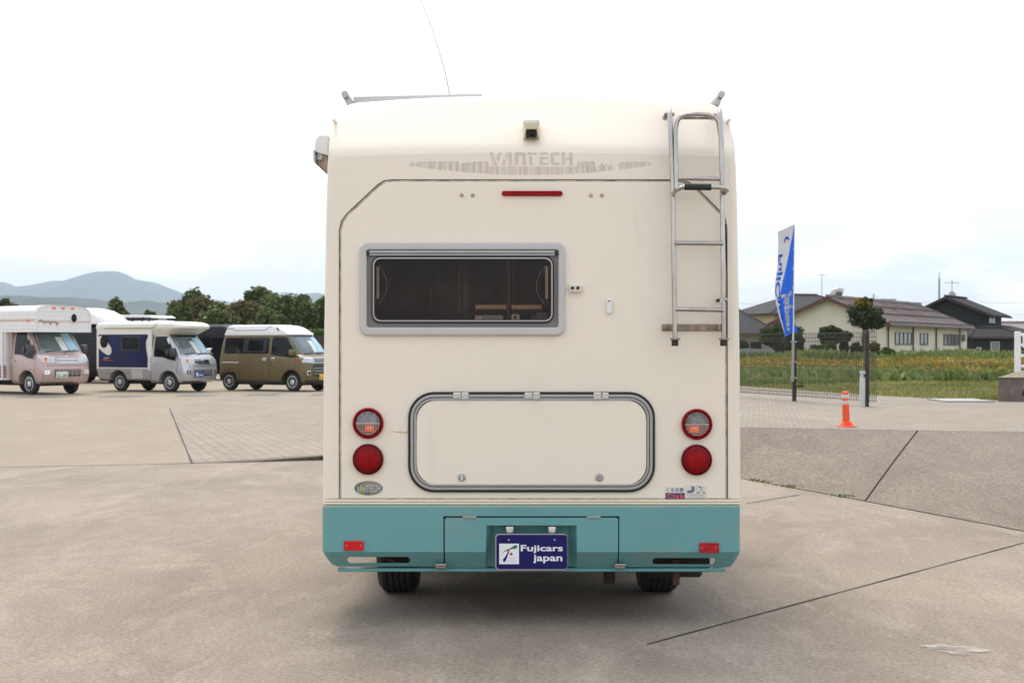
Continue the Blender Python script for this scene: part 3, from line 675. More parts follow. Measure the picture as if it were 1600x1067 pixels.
# ---- round tail lamps
for cx_, cy_, kind in ((575.5,661,'clear'),(575.5,717,'red'),(1088.5,662.5,'clear'),(1088,718,'red')):
    c_ = R3(cx_, cy_, -0.006); r_ = 24.3/F*YR
    if kind == 'clear':
        tl = MB().lathe([(r_*0.98,0),(r_,-0.012),(r_*0.97,-0.024),(r_*0.90,-0.028),(r_*0.83,-0.022),(r_*0.80,-0.012)], c_, (0,1,0), 40).build('tail_lamp', M['red'], camper, smooth=45, label='clear tail lamp in a red ring')
        MB().lathe([(r_*0.79,-0.012),(r_*0.76,-0.018),(r_*0.5,-0.023),(r_*0.2,-0.025),(0.001,-0.0255)], c_, (0,1,0), 32).build('lamp_lens', M['lens'], tl, smooth=45)
        rib = MB(); s_ = 0.0066
        for iz in range(-8, 9, 2):     # moulded ribs of the lens
            z = iz*s_; hw = math.sqrt(max(0, (r_*0.76)**2 - z*z))
            if hw > 0.01: rib.box(c_.x-hw, c_.x+hw, c_.y-0.0272, c_.y-0.020, c_.z+z-0.0005, c_.z+z+0.0005)
            if hw > 0.01 and iz % 1 == 0: rib.box(c_.x+z-0.0005, c_.x+z+0.0005, c_.y-0.0268, c_.y-0.020, c_.z-hw, c_.z+hw)
        rib.build('lens_rib', M['lampglass'], tl)
        MB().box(c_.x-r_*0.76, c_.x+r_*0.76, c_.y-0.0285, c_.y-0.02, c_.z-0.003, c_.z+0.001).build('lens_divider', M['greyframe'], tl)
        lb_ = curve_plate([[(c_.x+r_*0.74*math.cos(a_), c_.z-0.003+r_*0.70*math.sin(a_)) for a_ in [math.pi+math.pi*k/14 for k in range(15)]]], 0.004); lb_.transform(Matrix.Translation((0, c_.y-0.0259, 0))); link('lower_reflector', lb_, M['lensbrown'], tl)
        off = 0.010 if cx_ < 800 else -0.014
        MB().box(c_.x+off-0.026, c_.x+off+0.024, c_.y-0.0266, c_.y-0.018, c_.z-0.042, c_.z-0.005).build('amber_bulb', M['amber'], tl, bevel=0.003)
        MB().box(c_.x+off-0.014, c_.x+off+0.010, c_.y-0.0269, c_.y-0.02, c_.z-0.023, c_.z-0.018).build('bulb_glint', M['lampglass'], tl)
    else:
        tl = MB().lathe([(r_*0.98,0),(r_,-0.014),(r_*0.97,-0.022),(r_*0.92,-0.024),(r_*0.88,-0.02)], c_, (0,1,0), 40).build('tail_lamp', M['reddark'], camper, smooth=45, label='plain dark red tail lamp')
        MB().lathe([(r_*0.89,-0.018),(r_*0.85,-0.026),(r_*0.6,-0.032),(r_*0.3,-0.035),(0.001,-0.036)], c_, (0,1,0), 32).build('lamp_lens', M['red'], tl, smooth=45)
        sp = MB()
        for k in range(36):
            a = 2*math.pi*k/36; d = Vector((math.cos(a),0,math.sin(a))); q = Vector((-d.z,0,d.x))*0.0014
            p0_ = c_ + d*r_*0.62 + Vector((0,-0.0335,0)); p1_ = c_ + d*r_*0.80 + Vector((0,-0.030,0))
            sp.hexa([p0_-q, p0_+q, p1_+q, p1_-q] + [x + Vector((0,0.006,0)) for x in (p0_-q, p0_+q, p1_+q, p1_-q)])
        sp.build('lens_prism', M['reddark'], tl)
# ---- badges and stickers
bg_ = plate('oval_badge', [[R(576+22*math.cos(t), 762+11*math.sin(t)) for t in [2*math.pi*k/40 for k in range(40)]]], YR-0.011, 0.005, M['badge'], camper, 0.0015)
bt = text_mesh('vAnTECH', R(557.5,768)[0:1]+R(595,756)[0:1]+R(0,768.5)[1:2]+R(0,756)[1:2], bold=0.03); bt.transform(Matrix.Translation((0,YR-0.0122,0)))
link('badge_lettering', bt, M['greylite'], bg_)
ga = curve_plate([RP([(562,769),(566,757),(570,769),(568,769),(566,763),(564,769)])], 0.0006); ga.transform(Matrix.Translation((0,YR-0.0132,0))); link('badge_letter', ga, mat('lime_print',(0.35,0.45,0.06),0.5), bg_)
st1 = plate('sticker', [RP([(1039.5,760.5),(1070,760),(1069.7,769.5),(1039.5,769.5)])], YR-0.0085, 0.001, M['stickerbg'], camper, label='small white sticker with japanese lettering over the word Club')
tm = text_mesh('くるま旅', (R(1041,0)[0], R(1068,0)[0], R(0,768.3)[1], R(0,761.3)[1]), bold=0.012); tm.transform(Matrix.Translation((0,YR-0.0092,0))); link('sticker_lettering', tm, M['navyink'], st1)
plate('sticker_field', [RP([(1039.5,769.5),(1069.7,769.5),(1069.7,779),(1039.5,779)])], YR-0.0085, 0.001, M['navyink'], st1)
tm = text_mesh('Club', (R(1041.5,0)[0], R(1068,0)[0], R(0,778)[1], R(0,771)[1]), bold=0.03, space=1.25); tm.transform(Matrix.Translation((0,YR-0.0092,0))); link('sticker_lettering', tm, M['redink'], st1)
st2 = plate('sticker', [RP([(1071.5,757.5),(1103,758),(1103,777),(1071.5,777.5)])], YR-0.0085, 0.001, M['stickerbg'], camper, label='small white sticker with a slate blue J and X emblem')
def deco(px_, m, nm='sticker_print', dd=0.0092, par=None):
    q = join([curve_plate([RP(lp)], 0.0004) for lp in px_]); q.transform(Matrix.Translation((0,YR-dd,0))); link(nm, q, m, par or st2)
deco([[(1080,759),(1083,759),(1084.8,761),(1084.8,766),(1082,769.3),(1078,770),(1073.5,770),(1073.5,765.5),(1079,765.5),(1080,765)]], M['greyink'])
deco([[(1090,759),(1093,759),(1095,761),(1098,761),(1100,759),(1097.5,762),(1095,762.4),(1092.5,762)],[(1092,767),(1093.5,764.6),(1097,764.6),(1099,767),(1096.5,765.8),(1094.5,765.8)],[(1088,770),(1090,767.6),(1092.3,768),(1093,770)],[(1097,770),(1099,767.8),(1101,768),(1102,770)]], M['greyink'])
deco([[(1087.2,758),(1087.7,758),(1087.7,771),(1087.2,771)],[(1072,771.2),(1102.6,771.2),(1102.6,771.6),(1072,771.6)],[(1073,773),(1100,772.6),(1100,773.6),(1073,773.8)],[(1074,775),(1101,774.8),(1101,775.8),(1074,775.8)]], M['greylite'])
# ---- ribbed cream belt trim above the bumper
prof = [(-0.004,782.5,780),(-0.020,785.5,781),(-0.012,786.2,786.2),(-0.024,789,787),(-0.014,789.8,789.8)]
for y0, y1, dd in ((780.5,784.2,0.016),(784.9,788.4,0.024),(789.0,791.6,0.017)):
    a = R(504.5, y1, -dd); b = R(1157.2, y0, -dd)
    t_o = MB().box(a[0], b[0], YR-dd, YR+0.02, a[1], b[1]).build('belt_trim', M['creamtrim'], camper, bevel=0.005, seg=2)
a = R(505.5,792,-0.006); b = R(1156,778.5,-0.006)
MB().box(a[0], b[0], YR-0.006, YR-0.0005, a[1], b[1]).build('trim_backing', M['grime'], camper)
# ---- teal bumper
BD = -0.07; ZC = R(0, 862, BD)[1]
def bend(me, r=0.05):
    W = (R(1158.5,0,BD)[0] - R(501.5,0,BD)[0])/2; xc = (R(1158.5,0,BD)[0] + R(501.5,0,BD)[0])/2
    bm = bmesh.new(); bm.from_mesh(me)
    for zc in (ZC, ZC-0.012, ZC+0.012, R(0,800,BD)[1]):
        bmesh.ops.bisect_plane(bm, geom=bm.verts[:]+bm.edges[:]+bm.faces[:], plane_co=(0,0,zc), plane_no=(0,0,1))
    for k in range(6):
        for s in (-1, 1):
            bmesh.ops.bisect_plane(bm, geom=bm.verts[:]+bm.edges[:]+bm.faces[:], plane_co=(xc+s*(W-r*(1-k/6)),0,0), plane_no=(1,0,0))
    for vv in bm.verts:
        dz = ZC - vv.co.z
        vv.co.y += 0.85*max(0.0, dz)
        d = abs(vv.co.x-xc) - (W-r)
        if d > 0: vv.co.y += r*(1-math.sqrt(max(0, 1-min(1, d/r)**2)))
    bmesh.ops.recalc_face_normals(bm, faces=bm.faces)
    bm.to_mesh(me); bm.free(); return me
def bplate(name, loops, dy, th, m, par, bev=0.003, label=None):
    me = curve_plate(loops, th, bev); me.transform(Matrix.Translation((0, YR+dy, 0))); bend(me)
    return link(name, me, m, par, 32, label)
slotL = rr(541,871,640,882,5.4,BD); slotR = rr(1021,873,1120,884,5.4,BD)
outl = [R(*p, BD) for p in [(502,794),(504,791.5),(1156,792.5),(1158.5,795),(1158.5,864),(1146,887),(1140,889.5),(967.5,889.5),(967.5,806.5),(693,806.5),(693,888.5),(524,888),(516,884),(502,861)]]
bump = bplate('rear_bumper', [outl, slotL, slotR], BD, 0.014, M['teal'], camper)
notch = [(772,893),(772,832),(888,832),(888,893)]
dpl = bplate('bumper_flap', [[R(*p, BD) for p in [(694.8,891),(694.8,811),(697.5,808.5),(963,808.5),(966,811),(966,891),(901,891),(900.5,821),(760.5,821),(759,891)]]], BD, 0.014, M['teal'], bump)
a = R(500.5,0,BD); b = R(1159.5,0,BD)
xLb, xRb = R(502,0,BD)[0], R(1158.5,0,BD)[0]
sd_ = MB(); ztop = R(0,792,BD)[1]; zbot = R(0,884,BD)[1]
for x0, x1 in ((xLb, xLb+0.012), (xRb-0.012, xRb)):
    sd_.box(x0, x1, YR+BD+0.05, YR+0.85, R(0,862,BD)[1], ztop)
sd_.box(xLb+0.014, xRb-0.014, YR+BD+0.016, YR+0.0, ztop-0.012, ztop-0.001)
sd_.build('bumper_side', M['teal'], bump)
lip = MB(); a = R(527,889,BD+0.072); b = R(1134,893,BD+0.072)
lip.box(a[0], b[0], YR+BD+0.072, YR+BD+0.12, b[1], a[1]+0.004); lip.build('bumper_lip', M['teal'], bump, bevel=0.004)
# recess behind the flap
a = R(690,893,BD+0.1); b = R(971,803,BD+0.1)
MB().box(a[0], b[0], YR+BD+0.115, YR+BD+0.125, a[1]+0.004, b[1]).build('flap_backing', M['under'], bump)
rc = MB()
fl = lambda px_, py_, dy: (R(px_, py_, BD)[0], YR+BD+dy, R(px_, py_, BD)[1])
A = [fl(760.5,821,0.012), fl(900.5,821,0.012), fl(901,890,0.085), fl(759,890,0.085)]
B = [fl(772,824,0.07), fl(889,824,0.07), fl(893,890,0.10), fl(767,890,0.10)]
rc.add(A+B, [(4,5,6,7),(0,1,5,4),(1,2,6,5),(3,0,4,7)]); rc.build('plate_recess', M['tealdark'], bump)
for hx0, hx1 in ((722.5,744.5),(916.5,938.5)):
    a = R(hx0,809.5,BD); b = R(hx1,806.2,BD); MB().box(a[0], b[0], YR+BD-0.006, YR+BD+0.004, a[1], b[1]).build('flap_hinge', M['alu'], bump, bevel=0.002)
for lx in (688.5, 969.5):
    a = R(lx-8.5,889.5,BD); b = R(lx+8.5,882,BD); o = MB().box(a[0], b[0], YR+BD+0.030, YR+BD+0.062, a[1], b[1]).build('flap_latch', M['rusty'], bump, bevel=0.003)
    MB().tube([(a[0],YR+BD+0.028,b[1]-0.004),(b[0],YR+BD+0.028,b[1]-0.004)],0.006,8).build('latch_bar', M['alu'], bump, smooth=50)
# reflectors
for x0, y0, x1, y1, mm in ((537.5,844.5,568,859.5,'redflat'),(1092.5,847.5,1123,863,'redflatd')):
    rf = plate('reflector', [rr(x0,y0,x1,y1,1.5,BD)], YR+BD-0.012, 0.012, M[mm], bump, 0.003)
    for sx in (x0+4, x1-4): MB().lathe([(0.0035,0),(0.0035,-0.002)], R3(sx, (y0+y1)/2, BD-0.012), (0,1,0), 8).build('reflector_screw', M['alu'], rf)
# licence plate, lamps
PD = BD - 0.012
lp = plate('licence_plate', [rr(773.6,833.6,886.6,891.2,6,PD)], YR+PD, 0.006, M['alu'], bump, 0.002, label='dark blue number plate reading Fujicars japan')
plate('plate_face', [rr(775.6,835.2,886,888.6,4.5,PD)], YR+PD-0.0016, 0.0016, M['navy'], lp, 0.0005)
def PR(x, y): return R(740 + x/8.889, 780 + y/8.889, PD)    # pixels of the enlarged plate view
def pp(lst, m, nm, d, par=lp):
    q = join([curve_plate([[PR(*p) for p in l]], 0.0004) for l in lst]); q.transform(Matrix.Translation((0,YR+PD-d,0))); return link(nm, q, m, par)
pp([[(356,612),(630,612),(630,896),(356,896)]], M['whitebright'], 'logo_square', 0.0024)
pp([[(395,757),(420,718),(455,698),(500,680),(540,655),(580,632),(600,634),(607,650),(598,672),(575,686),(545,682),(510,695),(480,710),(430,720)]], M['greenprint'], 'logo_branch', 0.003)
pp([[(478,712),(498,706),(484,745),(466,800),(440,858),(425,866),(410,855),(406,835),(430,805),(456,770)]], M['navy'], 'logo_trunk', 0.0034)
pp([[(522+20*math.cos(t), 756+20*math.sin(t)) for t in [k*0.3927 for k in range(16)]]], M['redprint'], 'logo_dot', 0.003)
for s_, bx, bd in (('Fujicars',(655,1240,745,630),0.022),('japan',(825,1232,885,765),0.022),('FUJI',(500,578,828,806),0.0),('CAR JAPAN',(472,605,862,846),0.0)):
    a = PR(bx[0], bx[2]); b = PR(bx[1], bx[3])
    tm = text_mesh(s_, (a[0], b[0], a[1], b[1]), bold=bd); tm.transform(Matrix.Translation((0,YR+PD-0.003,0)))
    link('plate_lettering' if bd else 'logo_lettering', tm, M['whitebright'] if bd else M['greylite'], lp)
for x_ in (488, 1125): 
    a = PR(x_, 558); MB().lathe([(0.005,0),(0.005,-0.003)], (a[0],YR+PD-0.0015,a[1]), (0,1,0), 10).build('plate_screw', M['alu'], lp)
for x_ in (796.5, 862.5):
    lm = MB(); c0 = R(x_-6.6,822,BD); c1 = R(x_+6.6,822,BD); d0 = R(x_-4.6,832.5,BD); d1 = R(x_+4.6,832.5,BD); y_ = YR+BD
    lm.hexa([(d0[0],y_-0.004,d0[1]),(d1[0],y_-0.004,d1[1]),(d1[0],y_+0.04,d1[1]),(d0[0],y_+0.04,d0[1]),(c0[0],y_-0.004,c0[1]),(c1[0],y_-0.004,c1[1]),(c1[0],y_+0.05,c1[1]),(c0[0],y_+0.05,c0[1])])
    pl = lm.build('plate_lamp', M['camclear'], bump, bevel=0.006, seg=2)
    a = R(x_-8.5,823,BD); b = R(x_+8.5,821.2,BD); MB().box(a[0], b[0], y_-0.002, y_+0.05, a[1], b[1]).build('lamp_cap', M['black'], pl)
# ---- wheels and underside
AX = 1.04
def wheel(cx, cy, r, w, par, nm='wheel', rim=True, n=40):
    """axle along x"""
    t = 0.02
    pr = [(r*0.62,-w/2+0.01),(r*0.80,-w/2),(r*0.90,-w/2+0.004),(r*0.965,-w/2+0.022)]
    g = 5
    for k in range(g):
        a = -w/2+0.03+(w-0.06)*k/g; b = a+(w-0.06)/g
        pr += [(r-0.002,a+0.001),(r,a+0.004),(r,b-0.008),(r-0.002,b-0.006),(r-0.011,b-0.005),(r-0.011,b-0.001)]
    pr += [(r*0.965,w/2-0.022),(r*0.90,w/2-0.004),(r*0.80,w/2),(r*0.62,w/2-0.01)]
    o = MB().lathe(pr, (cx, cy, r), (1,0,0), n).build(nm, M['tyre'], par, smooth=30)
    tb = MB(); rnd = random.Random(4)
    for k in range(64):
        a = 2*math.pi*k/64
        for s in (-1, 1):
            c = Vector((cx+s*(w/2-0.022), cy+math.cos(a)*(r-0.003), r+math.sin(a)*(r-0.003)))
            d = Vector((0,-math.sin(a),math.cos(a)))*0.006; u = Vector((0,math.cos(a),math.sin(a)))*0.006; x = Vector((0.014,0,0))
            tb.hexa([c-x-d-u, c+x-d-u, c+x+d-u, c-x+d-u, c-x-d+u, c+x-d+u, c+x+d+u, c-x+d+u])
    return o
RW = 0.335
for cx_ in ((624-800)/F*8.36, (1028-800)/F*8.36):
    w_ = wheel(cx_, YR+AX, RW, 0.225, camper)
    MB().lathe([(RW*0.62,-0.08),(RW*0.6,0.08)], (cx_, YR+AX, RW), (1,0,0), 24).build('rim', M['under'], w_)
for cx_ in (CX-0.72, CX+0.72): wheel(cx_, YR+3.75, RW, 0.19, camper)
ub = MB()
ub.box(CX-1.0, CX+1.0, YR+0.02, YR+4.2, 0.66, 0.70)
for x in (-0.42, 0.42): ub.box(CX+x-0.04, CX+x+0.04, YR+0.05, YR+4.2, 0.46, 0.62)
ub.box(CX-0.45, CX+0.45, YR+1.4, YR+3.4, 0.36, 0.66); ub.box(CX-0.9, CX-0.5, YR+1.9, YR+2.9, 0.34, 0.66); ub.box(CX+0.5, CX+0.95, YR+1.7, YR+2.6, 0.36, 0.66)
ub.box(0.66, 1.02, YR+0.22, YR+0.60, 0.235, 0.60)  # added dark box that hides bright ground behind the right bumper slot
ub.build('chassis', M['under'], camper)
for sg_ in (-1, 1):
    MB().box(CX+sg_*1.0-0.01, CX+sg_*1.0+0.01, YR+1.5, YR+3.3, 0.36, 0.66).build('side_skirt', M['teal'], camper)  # unseen skirts, added to darken the ground under the camper
MB().box(CX-0.95, CX+0.95, YR+4.95, YR+5.0, 0.2, 0.6).build('front_bumper', M['teal'], camper)
ax_ = MB().tube([(CX-0.68,YR+AX,RW),(CX+0.72,YR+AX,RW)], 0.055, 12)
ax_.lathe([(0.05,-0.14),(0.14,-0.09),(0.17,0),(0.14,0.09),(0.05,0.14)], (CX, YR+AX, RW), (1,0,0), 20); ax_.build('rear_axle', M['under'], camper, smooth=45)
a = R(944,912,0.35); b = R(961,890,0.35); MB().box(a[0], b[0], YR+0.35, YR+0.40, a[1], b[1]+0.15).build('tow_bracket', M['under'], camper, bevel=0.006)
a = R(1052,914,0.1); b = R(1062,892,0.1); MB().box(a[0], b[0], YR+0.10, YR+0.14, a[1], b[1]+0.06).build('hitch_bracket', M['rust'], camper, bevel=0.004)
a = R(1010,902,0.45); b = R(1098,892,0.45); MB().box(a[0], b[0], YR+0.45, YR+0.62, a[1], b[1]+0.02).build('mudguard_stay', M['under'], camper, bevel=0.015)
a = R(541,884,0.62); 
MB().tube([R3(612,876,0.12), R3(645,872,0.3)], 0.012, 8).build('bumper_stay', M['rust'], camper, smooth=45)
MB().tube([(CX+0.30,YR+0.1,0.36),(CX+0.34,YR+1.4,0.40)], 0.028, 12).build('exhaust_pipe', M['under'], camper, smooth=45)
# cab ahead of the body
cabm = MB(); cabm.hexa([(CX-0.86,YR+3.6,0.40),(CX+0.86,YR+3.6,0.40),(CX+0.86,YR+5.1,0.40),(CX-0.86,YR+5.1,0.40),(CX-0.80,YR+3.6,2.0),(CX+0.80,YR+3.6,2.0),(CX+0.80,YR+4.4,2.0),(CX-0.80,YR+4.4,2.0)])
cabm.build('cab', M['cream'], camper, bevel=0.06, seg=2)
# ---- ladder
LD = -0.115
lad = MB()
def LP(px_, py_, d=LD): return R3(px_, py_, d)
ladder = MB().tube([LP(1057,300), LP(1055.5,215)] + [LP(1056,200), LP(1058,190), LP(1063,183), LP(1072,179.5), LP(1090,178.3), LP(1106,179.5), LP(1116,183), LP(1122,190), LP(1124,201)] + [LP(1126,215), LP(1129,300)], 0.0115, 12).build('ladder', M['steel'], camper, smooth=50)
lr = 0.0125
for xt, xm, xb in ((1045.5,1051.5,1055),(1124,1128.5,1131)):
    pts = [R3(xt+1,176,0.20), R3(xt,171,0.10), R3(xt,172,-0.03), R3(xt+1,178,-0.085), R3(xt+1.6,192,LD+0.005), R3(xt+4,240,LD+0.012), R3(xm,300,LD+0.012), R3(xm+1.2,400,LD+0.012), R3(xb,538,LD+0.012)]
    MB().tube(pts, lr, 12).build('ladder_rail', M['steel'], ladder, smooth=50)
    q = R3(xb, 531, LD); ft = MB().tube([q+Vector((0,0.012,0)), q+Vector((0,0.012,-0.03))], 0.017, 12); ft.build('rail_foot', M['black'], ladder, smooth=40)
    MB().tube([q+Vector((-0.024,0.0,0.004)), q+Vector((0.024,0.0,0.004))], 0.0055, 8).build('foot_bolt', M['rusty'], ladder, smooth=40)
for ya, yb, r_ in ((279,280,0.0105),(380,380.5,0.0115),(483,484.5,0.0115)):
    MB().tube([R3(1055,ya,LD+0.005), R3(1130,yb,LD+0.005)], r_, 10).build('ladder_rung', M['steel'], ladder, smooth=50)
MB().box(R(1060,0,LD+.04)[0], R(1126,0,LD+.04)[0], YR+LD+0.03, YR+LD+0.055, R(0,187,LD+.04)[1], R(0,182.5,LD+.04)[1]).build('ladder_tread', M['steel'], ladder, bevel=0.003)
for xa, ya in ((1055,318),(1131,318)):
    pass
hp = [LP(1052,304,LD-0.005), LP(1053,301,LD-0.05), LP(1057,297,LD-0.09), LP(1064,293.5,LD-0.11), LP(1070,292,LD-0.11), LP(1110,292.5,LD-0.11), LP(1124,293,LD-0.11), LP(1132,294.5,LD-0.10), LP(1136,297,LD-0.06), LP(1133,302,LD-0.005)]
MB().tube(hp, 0.0112, 12).build('grab_handle', M['steel'], ladder, smooth=50)
MB().tube([LP(1069,292,LD-0.11), LP(1111,292.6,LD-0.11)], 0.0165, 14).build('handle_grip', M['black'], ladder, smooth=40)
for x_, ya, yb in ((1047,173,190),(1113,176,190)):
    MB().tube([R3(x_-5,(ya+yb)/2-2,0.14), R3(x_+4,(ya+yb)/2-2,-0.01)], 0.010, 8).build('top_bracket', M['rusty'], ladder, smooth=40)
    MB().lathe([(0.013,0),(0.013,0.02)], R3(x_-8+8*(x_>1100),185,0.07), (0,-1,0), 12).build('bracket_bolt', M['alu'], ladder, smooth=40)
for x_ in (1040.5,): MB().lathe([(0.011,0),(0.011,-0.02),(0.006,-0.026)], R3(x_,180,0.05), (0,1,0), 10).build('bracket_bolt', M['rusty'], ladder)
a = R(1034,517,-0.01); b = R(1128,506.5,-0.01)
MB().box(a[0], b[0], YR-0.018, YR-0.0075, a[1], b[1]).build('wall_bracket', M['rusty'], ladder, bevel=0.003, label='tarnished flat steel bracket on the wall')
for x_ in (1040, 1047, 1108, 1117):
    MB().lathe([(0.012,0),(0.012,-0.006),(0.007,-0.011)], R3(x_,511.8,-0.018), (0,1,0), 8).build('bracket_bolt', M['rusty'], ladder)
for x_ in (1049, 1122): MB().tube([R3(x_,511.5,-0.015), R3(x_+4,511.5,LD+0.02)], 0.014, 8).build('stand_off', M['rusty'], ladder, smooth=40)
MB().lathe([(0.009,0),(0.009,-0.02)], R3(1121.5,469.5,-0.01), (0,1,0), 10).build('catch_pin', M['rust'], ladder, smooth=40)
MB().tube([R3(1127,464,LD), R3(1127,475,LD)], 0.007, 8).build('catch_clip', M['steel'], ladder, smooth=40)
MB().lathe([(0.012,0),(0.012,-0.012),(0.006,-0.018)], R3(1136,468.5,LD+0.01), (1,0,0), 10).build('catch_knob', M['steel'], ladder, smooth=40)
MB().tube([R3(1133.5,350,LD+0.01), R3(1136,430,LD+0.02), R3(1136,466,LD+0.01), R3(1136,520,LD+0.02), R3(1135,540,LD+0.015)], 0.0035, 6).build('catch_cord', M['black'], ladder, smooth=50)
# ---- roof edge, awning, roof things
for sgn in (-1, 1):
    MB().box(CX+sgn*1.004-0.008, CX+sgn*1.004+0.008, YR+0.10, YR+3.6, 2.538, 2.552).build('roof_gutter', M['cream'], camper, bevel=0.004)
aw = MB(); xc_, zc_ = R(503, 228, 0.30); 
pr_ = [R(491.8+0,237,0.3),R(491.5,229,0.3),R(493,219,0.3),R(496.5,213.5,0.3),R(502,211.5,0.3),R(512,211.8,0.3),R(512,243,0.3),R(496,239,0.3)]
q = curve_plate([pr_], 3.2, 0.004); q.transform(Matrix.Translation((0,YR+0.30,0)))
awo = link('awning_case', q, M['white'], camper, 35)
pr2 = [R(489.2,234,0.3),R(491.5,233.5,0.3),R(493,240.5,0.3),R(508,241.5,0.3),R(512,246,0.3),R(512,270,0.3),R(494.5,256,0.3),R(490,252,0.3)]
q = curve_plate([pr2], 0.08, 0.004); q.transform(Matrix.Translation((0,YR+0.32,0))); link('awning_bracket', q, M['rusty'], awo, 35)
MB().lathe([(0.019,0),(0.019,-0.015),(0.012,-0.018),(0.011,-0.005)], R3(499.5,246.5,0.32), (0,1,0), 14).build('awning_roller', M['alu'], awo, smooth=40)
q = curve_plate([[R(489,233,0.28),R(492,236,0.28),R(493.5,250,0.28),R(493,256,0.28),R(489.5,253,0.28)]], 3.0, 0.002); q.transform(Matrix.Translation((0,YR+0.28,0))); link('awning_arm', q, M['alu'], awo, 35)
# roof rails, ends lean outwards
for x_, sg in ((548,-1),(1118,1)):
    d = 0.34; rl = MB()
    p_a = R3(x_-sg*0.5,165,d); p_b = R3(x_+sg*8.5,149,d)
    for yy in (0, 1.1, 2.2): rl.hexa([p_a+Vector((-0.022,yy,0)), p_a+Vector((0.022,yy,0)), p_a+Vector((0.022,yy+0.05,0)), p_a+Vector((-0.022,yy+0.05,0)), p_b+Vector((-0.012,yy,0)), p_b+Vector((0.012,yy,0)), p_b+Vector((0.012,yy+0.05,0)), p_b+Vector((-0.012,yy+0.05,0))])
    r_o = rl.build('roof_rail', M['alu'], camper, bevel=0.003)
    MB().tube([p_b+Vector((0,-0.03,0)), p_b+Vector((0,2.4,0))], 0.018, 12).build('rail_tube', M['alu'], r_o, smooth=40)
sp_a = AT(555,160,YR+1.0); sp_b = AT(753,151,YR+1.0)
spn = MB(); y0_ = YR+0.9
spn.hexa([AT(552,161,y0_), AT(753,154.5,y0_), AT(753,154.5,y0_)+Vector((0,0.7,0)), AT(552,161,y0_)+Vector((0,0.7,0)), AT(552,151.5,y0_), AT(753,146.5,y0_), AT(753,146.5,y0_)+Vector((0,0.7,0)), AT(552,151.5,y0_)+Vector((0,0.7,0))])
spn.build('solar_panel', M['greyframe'], camper, bevel=0.003)
ant = [AT(703,150,YR+2.6), AT(695,110,YR+2.6), AT(684,74,YR+2.6), AT(671,35,YR+2.6), AT(656,-2,YR+2.6), AT(648,-24,YR+2.6)]
MB().tube(ant, [0.003,0.0026,0.0022,0.002,0.0018,0.0015], 6).build('whip_antenna', M['greyink'], camper, smooth=50)
# ================================================================== parked vehicles on the left
def lerp_levels(lv, z):
    if z <= lv[0][0]: return lv[0]
    for a, b in zip(lv, lv[1:]):
        if a[0] <= z <= b[0] and b[0] > a[0]:
            t = (z-a[0])/(b[0]-a[0]); return tuple(p+(q-p)*t for p, q in zip(a, b))
    return lv[-1]
CR = 0.05
def front_x(lv, y, z):
    _, xr, xf, w, rr_, rf = lerp_levels(lv, z)
    x = xf - CR*(abs(y)/0.7)**2.2
    d = abs(y) - (w-rf)
    if d > 0: x -= rf - math.sqrt(max(0, rf*rf - min(d, rf)**2))
    return x
def side_y(lv, x, z):
    _, xr, xf, w, rr_, rf = lerp_levels(lv, z)
    y = w; fx = xf - CR*(w/0.7)**2.2
    d = x - (fx-rf)
    if d > 0: y -= rf - math.sqrt(max(0, rf*rf - min(d, rf)**2))
    d = (xr+rr_) - x
    if d > 0: y -= rr_ - math.sqrt(max(0, rr_*rr_ - min(d, rr_)**2))
    return y
def loft_ring(L, n=6, m=9):
    z, xr, xf, w, rr_, rf = L; pts = []
    fx = xf - CR*(w/0.7)**2.2
    # right side (-y), from rear corner to front, around
    for k in range(n+1):
        a = math.pi/2*k/n; pts.append((xr+rr_-rr_*math.cos(a), -(w-rr_+rr_*math.sin(a))))
    for k in range(n+1):
        a = math.pi/2*k/n; pts.append((fx-rf+rf*math.sin(a) if k < n else xf - CR*((w-rf)/0.7)**2.2, -(w-rf+rf*math.cos(a))))
    for k in range(1, m):
        y = -(w-rf) + 2*(w-rf)*k/m; pts.append((xf-CR*(abs(y)/0.7)**2.2, y))
    for k in range(n+1):
        a = math.pi/2*k/n; pts.append((fx-rf+rf*math.cos(a) if k > 0 else xf - CR*((w-rf)/0.7)**2.2, w-rf+rf*math.sin(a)))
    for k in range(n+1):
        a = math.pi/2*k/n; pts.append((xr+rr_-rr_*math.sin(a), w-rr_+rr_*math.cos(a)))
    return [(p[0], p[1], z) for p in pts]
